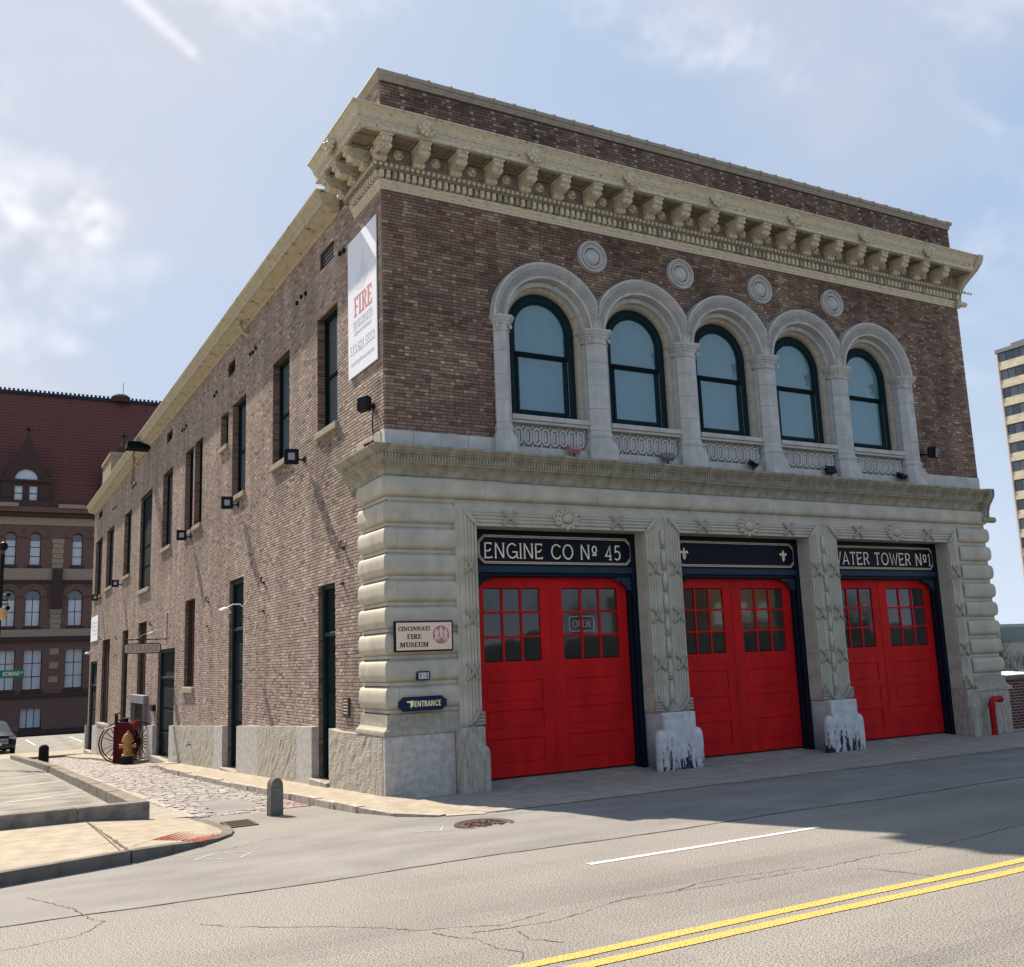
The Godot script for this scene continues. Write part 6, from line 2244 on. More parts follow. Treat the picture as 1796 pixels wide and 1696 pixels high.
func make_fittings() -> void:
	var names := ["nearest the corner, below the second side window", "below the third side window", "under the twin narrow side windows", "fourth, past the loading door", "last, near the rear end of the wall"]
	var pos := [Vector3(0.15, 7.03, -5.13), Vector3(0.15, 6.97, -11.47), Vector3(0.15, 6.89, -18.22), Vector3(0.15, 6.64, -35.22), Vector3(0.15, 6.55, -43.77)]
	for i in 5:
		var at: Vector3 = pos[i]
		var f := thing("flood_light", "square black flood light on the side wall, " + names[i], "flood light", at, 0.0, "flood lights along the side wall")
		var b := MB.new()
		b.bc(Vector3(-0.01, 0, 0), Vector3(0.03, 0.13, 0.13))
		b.tube([Vector3(0, 0, 0), Vector3(-0.12, -0.02, 0), Vector3(-0.2, 0.0, 0)], 0.025, 6)
		obj("arm", b, M.black, f)
		b = MB.new()
		b.xf = Transform3D(Basis(Vector3.UP, -0.25), Vector3(-0.30, 0.02, 0))
		b.cbox(Vector3(-0.16, -0.15, -0.08), Vector3(0.13, 0.17, 0.07), 0.02)
		b.cbox(Vector3(-0.18, -0.17, 0.05), Vector3(0.15, 0.19, 0.10), 0.012)
		for k in 5: b.box(Vector3(-0.14 + k * 0.06, -0.13, -0.12), Vector3(-0.12 + k * 0.06, 0.15, -0.08))
		obj("housing", b, M.black, f)
		b = MB.new()
		b.xf = Transform3D(Basis(Vector3.UP, -0.25), Vector3(-0.30, 0.02, 0))
		b.box(Vector3(-0.09, -0.07, 0.095), Vector3(0.06, 0.09, 0.106))
		obj("lens", b, M.lamp_glass, f)
	# corner flood, with its cable, and the one at the right of the front
	var cf := thing("corner_flood_light", "black flood light with a hanging cable at the corner above the belt", "flood light", Vector3(0.15, 7.2, -0.72))
	var b := MB.new()
	b.bc(Vector3(-0.015, 0, 0), Vector3(0.04, 0.12, 0.12))
	b.tube([Vector3(0, 0, 0), Vector3(-0.08, 0.01, 0.02)], 0.03, 6)
	obj("arm", b, M.black, cf)
	b = MB.new()
	b.xf = Transform3D(Basis.from_euler(Vector3(-0.25, -1.0, 0.12)), Vector3(-0.19, 0.02, 0.03))
	b.cbox(Vector3(-0.13, -0.15, -0.06), Vector3(0.13, 0.15, 0.10), 0.025)
	obj("housing", b, M.black, cf)
	b = MB.new()
	b.tube([Vector3(-0.02, -0.03, 0.02), Vector3(-0.05, -0.35, 0.06), Vector3(-0.02, -0.6, 0.02), Vector3(-0.05, -0.86, 0.03)], 0.012, 5)
	obj("cable", b, M.black, cf)
	var cm := thing("wall_camera", "small black camera on the ledge at the building corner", "camera", Vector3(0.02, 6.40, -0.55))
	b = MB.new()
	b.tube([Vector3(0.1, 0.0, 0), Vector3(0.0, 0.04, 0)], 0.02, 6)
	obj("foot", b, M.black, cm)
	b = MB.new()
	b.tube([Vector3(0.03, 0.06, 0.04), Vector3(-0.06, 0.03, -0.16)], 0.038, 8)
	obj("body", b, M.black, cm)
	flood_light(Vector3(14.98, 7.13, -0.14), "black flood light on the brick right of the last arched window", "", 0.5, 0.22, 0.1)
	# small floods on the belt, pointing up at the windows
	var lab := ["rusty red flood light on the ledge below the first arched window", "grey flood light on the ledge below the second arched window", "black flood light on the ledge below the third arched window", "black flood light on the ledge below the fourth arched window", "black flood light on the ledge below the last arched window"]
	var xs := [4.22, 6.62, 9.05, 11.5, 14.0]
	for i in 5:
		var f := thing("ledge_flood_light", lab[i], "flood light", Vector3(xs[i], 6.335, -0.02), [0.2, -0.3, 0.5, -0.1, 0.15][i], "flood lights on the belt ledge")
		b = MB.new()
		b.tube([Vector3(0, 0, 0), Vector3(0, 0.10, 0)], 0.018, 6)
		b.bc(Vector3(0, 0.01, 0), Vector3(0.09, 0.02, 0.09))
		obj("stem", b, M.black, f)
		b = MB.new()
		b.xf = Transform3D(Basis(Vector3.RIGHT, -0.9 if i != 3 else -0.4), Vector3(0, 0.16, 0))
		b.cbox(Vector3(-0.13, -0.08, -0.05), Vector3(0.13, 0.08, 0.04), 0.015)
		b.cbox(Vector3(-0.15, -0.1, 0.04), Vector3(0.15, 0.1, 0.06), 0.006)
		obj("housing", b, M.plate_rose if i == 0 else (M.steel if i == 1 else M.black), f)
	# goose-neck lamps over the side doors
	for p in [[-10.5, 3.95, "white shaded lamp on a curved arm beside the second green side door"], [-22.7, 3.78, "white shaded lamp on a curved arm above the hanging entrance sign"], [-44.4, 3.5, "white shaded lamp on a curved arm by the rearmost side door"]]:
		var g := thing("door_lamp", p[2], "wall lamp", Vector3(0.15, p[1], p[0]), 0.0, "white lamps over the side doors")
		b = MB.new()
		b.tube([Vector3(0, 0, 0), Vector3(-0.15, 0.12, 0), Vector3(-0.35, 0.12, 0), Vector3(-0.5, 0.03, 0)], 0.018, 6)
		obj("arm", b, M.white_paint, g)
		b = MB.new()
		b.xf = Transform3D(Basis(Vector3.BACK, -0.25), Vector3(-0.55, -0.08, 0))
		b.lathe([Vector2(0.17, 0.0), Vector2(0.15, 0.05), Vector2(0.09, 0.1), Vector2(0.04, 0.13), Vector2(0.0, 0.13)], 14)
		obj("shade", b, M.white_paint, g, 40.0)
	# iron stubs left on the wall, in rows below the eaves and between the storeys
	var k := 0
	for p in [[-2.46, 4.69], [-2.53, 3.98], [-8.58, 4.5], [-8.61, 3.78], [-15.2, 4.45], [-15.3, 3.7], [-26.0, 4.2], [-26.1, 3.4], [-36.5, 4.0], [-36.6, 3.2], [-43.2, 4.2], [-43.3, 3.4]]:
		var w := thing("iron_bracket", ["upper", "lower"][k % 2] + " rusty bracket stub of the " + ORD[k / 2] + " pair from the corner on the side wall", "bracket", Vector3(0.15, p[1], p[0]), 0.0, "rusty bracket stubs on the side wall")
		b = MB.new()
		b.bc(Vector3(-0.03, 0, 0), Vector3(0.06, 0.05, 0.09))
		if k % 2 == 0:
			b.tube([Vector3(-0.02, 0.02, 0.05), Vector3(-0.09, 0.02, 0.05), Vector3(-0.09, 0.16, 0.05)], 0.014, 5)
			b.tube([Vector3(-0.02, 0.02, -0.06), Vector3(-0.09, 0.02, -0.06), Vector3(-0.09, 0.14, -0.06), Vector3(-0.02, 0.14, -0.06)], 0.014, 5)
		obj("stub", b, M.iron, w)
		k += 1
	var j := -1
	for z in [-2.3, -2.55, -5.0, -5.35, -5.7, -9.6, -9.9, -10.2, -14.5, -14.8, -19.4, -19.8, -20.2, -31.5, -32.1, -32.7, -38.5, -39.1, -39.7]:
		j += 1
		var w := thing("wall_anchor", "small dark iron stub under the side eaves, " + ORD[j] + " from the street corner", "wall anchor", Vector3(0.15, 11.02 + 0.02 * sin(z * 9.0), z), 0.0, "dark iron stubs under the side eaves")
		b = MB.new()
		b.cbox(Vector3(-0.05, -0.045, -0.05), Vector3(0.01, 0.045, 0.05), 0.01)
		obj("stub", b, M.black_dull, w)
	# rain spouts and the hoist beam under the eaves
	for p in [[-10.5, "cream elbow of a rain pipe under the eaves near the third side window"], [-30.8, "cream elbow of a rain pipe under the eaves beside the hoist beam"]]:
		var sp := thing("rain_elbow", p[1], "rain pipe", Vector3(-0.1, 12.05, p[0]), 0.0, "rain pipe elbows under the eaves")
		b = MB.new()
		b.tube([Vector3(0, 0.05, 0), Vector3(0, -0.12, 0), Vector3(0.08, -0.28, 0), Vector3(0.26, -0.36, 0)], 0.065, 8)
		obj("pipe", b, M.soffit, sp, 60.0)
	var ho := thing("hoist_beam", "dark boxed hoist beam with a chain sticking out under the eaves", "hoist", Vector3(0.15, 11.92, -28.0))
	b = MB.new()
	b.cbox(Vector3(-0.95, -0.05, -0.4), Vector3(0.2, 0.26, 0.4), 0.03)
	obj("beam_box", b, M.green_dark, ho)
	b = MB.new()
	for i in 12:
		var ring := []
		for q in 8:
			var a := TAU * q / 8
			var v := Vector3(0.035 * cos(a), 0.065 * sin(a), 0) if i % 2 else Vector3(0, 0.065 * sin(a), 0.035 * cos(a))
			ring.append(Vector3(-0.62, -0.1 - i * 0.1, 0) + v)
		b.tube(ring, 0.012, 4, true)
	obj("chain", b, M.iron, ho)
	b = MB.new()
	b.tube([Vector3(-0.62, -1.25, 0), Vector3(-0.62, -1.4, 0), Vector3(-0.69, -1.52, 0), Vector3(-0.62, -1.6, 0), Vector3(-0.53, -1.53, 0)], 0.028, 6)
	obj("hook", b, M.iron, ho)
	# standpipe on the right pier
	var st := thing("standpipe", "red standpipe with an elbow on the right granite pier", "standpipe", Vector3(16.13, 0.0, 0.22))
	b = MB.new()
	b.tube([Vector3(0, 0, 0), Vector3(0.0, 0.78, 0), Vector3(0.02, 0.86, 0.0), Vector3(0.09, 0.90, 0.0), Vector3(0.30, 0.90, 0.0)], 0.075, 12)
	obj("pipe", b, M.red_pipe, st, 50.0)
	b = MB.new()
	b.tube([Vector3(0.29, 0.90, 0), Vector3(0.38, 0.90, 0)], 0.088, 12)
	b.tube([Vector3(0, 0.72, 0), Vector3(0, 0.80, 0)], 0.09, 12)
	obj("collar", b, M.red_pipe, st, 50.0)
	var vp := thing("vent_plate", "small grey louvre plate set in a quoin of the right pier", "vent", Vector3(16.45, 1.78, -0.075))
	b = MB.new()
	b.cbox(Vector3(-0.11, -0.05, -0.02), Vector3(0.11, 0.05, 0.008), 0.006)
	for i in 3: b.bc(Vector3(0, -0.03 + i * 0.03, 0.011), Vector3(0.18, 0.008, 0.008))
	obj("plate", b, M.steel, vp)
	var tp := thing("wall_tap", "small metal tap with a stain below on the granite beside the entrance door", "tap", Vector3(0.0, 0.02, -16.8))
	b = MB.new()
	b.tube([Vector3(0.02, 0, 0), Vector3(-0.12, 0, 0), Vector3(-0.15, -0.06, 0)], 0.03, 6)
	b.bc(Vector3(-0.09, 0.07, 0), Vector3(0.02, 0.06, 0.12))
	obj("spout", b, M.steel, tp)
	var al := thing("door_box", "small dark box on the wall beside the entrance door", "box", Vector3(0.12, 0.95, -24.9))
	b = MB.new()
	b.cbox(Vector3(-0.1, -0.12, -0.35), Vector3(0.05, 0.12, 0.35), 0.015)
	obj("box", b, M.black, al)

func make_street_things() -> void:
	# bollards
	var b := MB.new()
	var bo := thing("bollard", "square grey stone bollard with a round top at the alley mouth", "bollard", Vector3(-1.93, gy(0.04) - 0.02, 0.04), 0.06, "stone bollards of the alley")
	var w := 0.105
	b.cbox(Vector3(-w, -0.1, -w), Vector3(w, 0.47, w), 0.012)
	obj("post", b, M.kerb_dark, bo)
	b = MB.new()
	var P := PackedVector2Array([Vector2(-w + 0.004, 0.472), Vector2(w - 0.004, 0.472)])
	for k in 11: P.append(Vector2((w - 0.006) * cos(PI * k / 10.0), 0.50 + 0.115 * sin(PI * k / 10.0)))
	b.prism(P, -w + 0.006, w - 0.006)
	obj("cap", b, M.kerb_dark, bo, 40.0)
	b = MB.new()
	bo = thing("bollard", "dark weathered stone bollard at the far end of the alley", "bollard", Vector3(-2.83, gy(-38.27) - 0.02, -38.27), 0.0, "stone bollards of the alley")
	var pr := [Vector2(0.24, -0.1), Vector2(0.23, 0.62)]
	for k in 6: pr.append(Vector2(0.23 * cos(PI / 2 * k / 5.0), 0.70 + 0.18 * sin(PI / 2 * k / 5.0)))
	b.lathe(pr, 12)
	obj("post", b, M.black_dull, bo, 50.0)

	# hydrant
	var hy := thing("fire_hydrant", "ochre fire hydrant on a black base in front of the old wheeled engine", "fire hydrant", Vector3(-0.87, gy(-24.32) + 0.03, -24.32), -0.3)
	hy.scale = Vector3.ONE * 1.1
	b = MB.new()
	b.cbox(Vector3(-0.19, -0.05, -0.19), Vector3(0.19, 0.27, 0.19), 0.04)
	obj("base", b, M.black, hy)
	b = MB.new()
	b.lathe([Vector2(0.0, 0.26), Vector2(0.19, 0.26), Vector2(0.19, 0.32), Vector2(0.145, 0.34), Vector2(0.14, 0.68), Vector2(0.15, 0.72), Vector2(0.20, 0.74), Vector2(0.20, 0.79), Vector2(0.18, 0.82), Vector2(0.17, 0.88), Vector2(0.13, 0.97), Vector2(0.07, 1.03), Vector2(0.04, 1.04), Vector2(0.04, 1.10), Vector2(0.0, 1.11)], 18)
	obj("barrel", b, M.hydrant, hy, 35.0)
	for s in [-1.0, 1.0]:
		b = MB.new()
		b.tube([Vector3(s * 0.1, 0.60, 0), Vector3(s * 0.22, 0.60, 0)], 0.06, 10)
		b.tube([Vector3(s * 0.21, 0.60, 0), Vector3(s * 0.27, 0.60, 0)], 0.075, 10)
		obj("side_nozzle", b, M.hydrant, hy, 40.0)
	b = MB.new()
	b.tube([Vector3(0, 0.52, 0.1), Vector3(0, 0.52, 0.21)], 0.075, 12)
	b.tube([Vector3(0, 0.52, 0.2), Vector3(0, 0.52, 0.25)], 0.09, 12)
	obj("front_nozzle", b, M.hydrant, hy, 40.0)

	# old wheeled engine
	var en := thing("wheeled_engine", "dark red antique fire engine with tall spoked wheels against the side wall", "antique fire engine", Vector3(-0.76, gy(-25.7) + 0.03, -25.75), -0.42)
	b = MB.new()
	P = PackedVector2Array([Vector2(-0.36, 0.02), Vector2(0.36, 0.02), Vector2(0.36, 1.42)])
	for k in 7: P.append(Vector2(0.32 * cos(PI * k / 6.0), 1.45 + 0.12 * sin(PI * k / 6.0)))
	P.append(Vector2(-0.36, 1.42))
	b.prism(P, -0.35, 0.35)
	obj("body", b, M.red_dark, en, 30.0)
	b = MB.new()
	for x in [-0.30, 0.30]: b.cbox(Vector3(x - 0.03, 0.1, 0.352), Vector3(x + 0.03, 1.38, 0.375), 0.006)
	b.cbox(Vector3(-0.26, 0.7, 0.352), Vector3(0.26, 0.78, 0.372), 0.006)
	b.cbox(Vector3(-0.38, 1.36, -0.37), Vector3(0.38, 1.42, 0.37), 0.01)
	obj("straps", b, M.red_dark, en)
	b = MB.new()
	b.lathe([Vector2(0.1, 1.55), Vector2(0.09, 1.66), Vector2(0.13, 1.68), Vector2(0.13, 1.72), Vector2(0.0, 1.74)], 12)
	b.tube([Vector3(-0.12, 1.6, 0), Vector3(-0.28, 1.66, 0)], 0.035, 6)
	obj("valve", b, M.black, en, 40.0)
	b = MB.new()
	b.tube([Vector3(-0.36, 1.45, 0.05), Vector3(-0.36, 1.86, 0.05)], 0.07, 8)
	b.tube([Vector3(-0.44, 1.88, 0.05), Vector3(-0.24, 1.93, 0.05)], 0.035, 6)
	obj("funnel", b, M.red_dark, en, 40.0)
	b = MB.new()
	b.tube([Vector3(0.34, 1.48, 0.05), Vector3(0.46, 1.62, 0.05)], 0.06, 8)
	obj("spout", b, M.red_pipe, en, 40.0)
	b = MB.new()
	b.tube([Vector3(-0.36, 1.44, 0.2), Vector3(-0.75, 1.32, 0.25)], 0.03, 6)
	obj("hand_bar", b, M.white_paint, en)
	for wv in [[-0.62, -0.05], [0.62, -0.2], [0.30, 0.10]]:
		if wv[0] == 0.30: continue
		var wh := Node3D.new()
		wh.name = "wheel"
		en.add_child(wh, true)
		wh.position = Vector3(-0.26 if wv[0] < 0 else 0.42, 0.77, wv[1])
		var rim := []
		for k in 40: rim.append(Vector3(0.77 * cos(TAU * k / 40), 0.77 * sin(TAU * k / 40), 0))
		b = MB.new()
		b.tube(rim, 0.028, 6, true)
		obj("tyre", b, M.black, wh, 60.0)
		b = MB.new()
		rim = []
		for k in 40: rim.append(Vector3(0.68 * cos(TAU * k / 40), 0.68 * sin(TAU * k / 40), 0))
		b.tube(rim, 0.025, 6, true)
		obj("rim", b, M.red_dark, wh, 60.0)
		for k in 18:
			b = MB.new()
			var a := TAU * k / 18
			b.tube([Vector3(0.08 * cos(a), 0.08 * sin(a), 0.03), Vector3(0.67 * cos(a), 0.67 * sin(a), 0)], [0.022, 0.014], 5)
			obj("spoke", b, M.black, wh)
		b = MB.new()
		b.tube([Vector3(0, 0, -0.1), Vector3(0, 0, 0.12)], 0.09, 10)
		obj("hub", b, M.red_dark, wh, 40.0)
	b = MB.new()
	b.tube([Vector3(-0.38, 0.77, -0.1), Vector3(0.38, 0.77, -0.2)], 0.03, 6)
	obj("axle", b, M.black, en)

	# lamp post with the street sign
	var lx := -5.42
	var lz := -25.5
	var lp := thing("lamp_post", "black lamp post with amber globes at the left edge behind the lot", "street lamp", Vector3(lx, gy(lz) + 0.14, lz))
	b = MB.new()
	b.lathe([Vector2(0.2, 0.0), Vector2(0.2, 0.2), Vector2(0.14, 0.3), Vector2(0.11, 0.9), Vector2(0.08, 1.2), Vector2(0.075, 7.9), Vector2(0.06, 8.0)], 12)
	obj("pole", b, M.black, lp, 40.0)
	b = MB.new()
	b.ball(Vector3(0.02, 8.29, 0), Vector3(0.16, 0.18, 0.16), 12, 8)
	obj("finial_ball", b, M.black, lp, 60.0)
	for s in [-1.0, 1.0]:
		b = MB.new()
		var c := []
		for k in 9: c.append(Vector3(s * 0.16 + s * 0.12 * cos(k * 0.7), 6.34 + 0.12 * sin(k * 0.7), 0))
		b.tube(c, 0.025, 6)
		c = []
		for k in 9: c.append(Vector3(s * 0.16 + s * 0.10 * cos(k * 0.7), 5.86 + 0.10 * sin(k * 0.7), 0))
		b.tube(c, 0.025, 6)
		b.tube([Vector3(0, 6.1, 0), Vector3(s * 0.3, 6.1, 0)], 0.03, 6)
		for y in [6.46, 5.95]: b.ball(Vector3(s * 0.27, y, 0), Vector3(0.09, 0.09, 0.09), 8, 6)
		obj("scroll_arm", b, M.black, lp)
	b = MB.new()
	b.ball(Vector3(0.02, 5.72, 0.08), Vector3(0.26, 0.24, 0.26), 14, 9)
	obj("globe", b, M.amber, lp, 60.0)
	var ss := thing("street_sign", "green street name sign on the lamp post at the left edge", "street sign", Vector3(lx, 2.46, lz + 0.12))
	b = MB.new()
	b.cbox(Vector3(-0.45, -0.145, -0.01), Vector3(0.93, 0.145, 0.01), 0.006)
	obj("panel", b, M.street_green, ss)
	words(ss, "lettering", "RICHMOND", M.white_paint, Vector3(0.50, 0.0, 0.012), 0, 0.15, 0.56, "Droid Sans", 700)
	words(ss, "lettering", "ST", M.white_paint, Vector3(0.86, 0.03, 0.012), 0, 0.07, 0.08, "Droid Sans", 700)

	make_car(Vector3(-4.65, -2.44, -56.0), 0.10, "dark blue sport utility car parked on the street behind the alley", M.car_navy, "parked_car")

func make_car(at: Vector3, turn: float, label: String, paint: Material, called: String) -> void:
	var car := thing(called, label, "car", at, turn)
	var k := 1.14
	car.scale = Vector3.ONE
	# loft of cross-sections along z (front at +z): [z, half width at sill, half width at belt, y bottom, y belt, y top, half width top]
	var S := [[2.35, 0.70, 0.74, 0.42, 0.80, 0.86, 0.66], [2.25, 0.84, 0.88, 0.30, 0.92, 1.02, 0.76], [1.9, 0.90, 0.93, 0.26, 1.0, 1.12, 0.80], [1.1, 0.92, 0.95, 0.26, 1.05, 1.17, 0.82], [0.95, 0.92, 0.95, 0.26, 1.06, 1.19, 0.80], [0.2, 0.92, 0.95, 0.26, 1.08, 1.66, 0.66], [-0.6, 0.92, 0.95, 0.26, 1.08, 1.72, 0.66], [-1.6, 0.92, 0.95, 0.28, 1.08, 1.68, 0.64], [-2.2, 0.90, 0.93, 0.32, 1.05, 1.25, 0.78], [-2.35, 0.80, 0.86, 0.42, 0.98, 1.05, 0.74]]
	var rows := []
	for s in S:
		var half := [Vector3(0.0, s[3], s[0]), Vector3(s[1] * 0.92, s[3], s[0]), Vector3(s[1], s[3] + 0.1, s[0]), Vector3(s[2], lerpf(s[3], s[4], 0.6), s[0]), Vector3(s[2], s[4], s[0]), Vector3(s[6] + 0.05, s[5] - 0.06, s[0]), Vector3(s[6] - 0.06, s[5], s[0]), Vector3(0.0, s[5] + 0.03, s[0])]
		var row := []
		for p in half: row.append(p * k)
		for q in range(half.size() - 2, 0, -1): row.append(Vector3(-half[q].x, half[q].y, half[q].z) * k)
		rows.append(row)
	var b := MB.new()
	var m: int = rows[0].size()
	for i in rows.size() - 1:
		for j in m:
			b.quad(rows[i][j], rows[i + 1][j], rows[i + 1][(j + 1) % m], rows[i][(j + 1) % m])
	for j in range(1, m - 1):
		b.tri(rows[0][0], rows[0][j], rows[0][j + 1])
		b.tri(rows[-1][0], rows[-1][j + 1], rows[-1][j])
	obj("body", b, paint, car, 35.0)
	b = MB.new()
	b.quad(Vector3(-0.74, 1.20, 0.99) * k, Vector3(0.74, 1.20, 0.99) * k, Vector3(0.60, 1.64, 0.27) * k, Vector3(-0.60, 1.64, 0.27) * k)
	obj("windscreen", b, M.glass_tower, car)
	for s in [-1.0, 1.0]:
		b = MB.new()
		var q := [Vector3(s * 0.925, 1.14, 0.75) * k, Vector3(s * 0.925, 1.14, -1.9) * k, Vector3(s * 0.71, 1.62, -1.5) * k, Vector3(s * 0.71, 1.60, 0.15) * k]
		if s > 0: b.quad(q[0], q[1], q[2], q[3])
		else: b.quad(q[1], q[0], q[3], q[2])
		obj("side_window", b, M.glass_tower, car)
		b = MB.new()
		b.cbox(Vector3(s * 0.50, 0.80, 2.24) * k, Vector3(s * 0.86, 0.98, 2.34) * k, 0.04)
		obj("headlight", b, M.lamp_glass, car)
		b = MB.new()
		b.cbox(Vector3(s * 0.94, 1.12, 0.72) * k, Vector3(s * 1.12, 1.26, 0.86) * k, 0.04)
		obj("mirror", b, M.car_dark, car)
		for z in [1.45, -1.45]:
			var w := Node3D.new()
			w.name = "wheel"
			car.add_child(w, true)
			w.position = Vector3(s * 0.82, 0.35, z) * k
			b = MB.new()
			b.xf = Transform3D(Basis(Vector3.BACK, PI / 2), Vector3.ZERO)
			b.lathe([Vector2(0.24, -0.12), Vector2(0.36, -0.12), Vector2(0.40, -0.08), Vector2(0.40, 0.08), Vector2(0.36, 0.12), Vector2(0.24, 0.12)], 20)
			obj("tyre", b, M.tyre, w, 40.0)
			b = MB.new()
			b.xf = Transform3D(Basis(Vector3.BACK, PI / 2), Vector3.ZERO)
			b.lathe([Vector2(0.0, -0.1), Vector2(0.24, -0.1), Vector2(0.24, 0.1), Vector2(0.0, 0.1)], 14)
			obj("rim", b, M.chrome, w)
	b = MB.new()
	for y in [0.62, 0.70, 0.78, 0.86]: b.cbox(Vector3(-0.48, y - 0.015, 2.30) * k, Vector3(0.48, y + 0.015, 2.375) * k, 0.01)
	obj("grille", b, M.chrome, car)
	b = MB.new()
	b.cbox(Vector3(-0.8, 0.36, 2.2) * k, Vector3(0.8, 0.54, 2.40) * k, 0.04)
	obj("bumper", b, M.car_dark, car)
	b = MB.new()
	b.bc(Vector3(0, 0.60, 2.41) * k, Vector3(0.34, 0.16, 0.02))
	obj("number_plate", b, M.white_paint, car)

# ---------------------------------------------------------------- far buildings
func opening(parent: Node, z: float, x0: float, x1: float, y0: float, y1: float, arched: bool, bars_x: int, bars_y: int) -> void:
	var w := Node3D.new()
	w.name = "window"
	parent.add_child(w, true)
	var mid := (x0 + x1) * 0.5
	var r := (x1 - x0) * 0.5
	var ys := y1 - r if arched else y1
	var b := MB.new()
	b.box(Vector3(x0, y0, z + 0.02), Vector3(x1, ys - (0.0 if not arched else 0.25), z + 0.04))
	obj("pane", b, M.glass_far, w)
	if arched:
		b = MB.new()
		var P := PackedVector2Array([Vector2(x0, ys - 0.25), Vector2(x1, ys - 0.25)])
		for k in 11: P.append(Vector2(mid + r * cos(PI * k / 10.0), ys + r * sin(PI * k / 10.0)))
		b.prism(P, z + 0.02, z + 0.05)
		obj("lunette", b, M.glass_tower, w)
	b = MB.new()
	b.box(Vector3(x0, y0, z + 0.041), Vector3(x0 + 0.06, ys, z + 0.09))
	b.box(Vector3(x1 - 0.06, y0, z + 0.041), Vector3(x1, ys, z + 0.09))
	b.box(Vector3(x0 + 0.06, y0, z + 0.041), Vector3(x1 - 0.06, y0 + 0.08, z + 0.09))
	for k in range(1, bars_x): b.bc(Vector3(lerpf(x0, x1, float(k) / bars_x), (y0 + ys) * 0.5, z + 0.06), Vector3(0.05, ys - y0, 0.04))
	for k in range(1, bars_y): b.bc(Vector3(mid, lerpf(y0, ys, float(k) / bars_y), z + 0.065), Vector3(x1 - x0, 0.05, 0.04))
	obj("frame", b, M.sandstone_dark, w)
	b = MB.new()
	b.box(Vector3(x0 - 0.12, y0 - 0.2, z + 0.3), Vector3(x1 + 0.12, y0, z + 0.62))
	obj("sill", b, M.sandstone_dark, w)

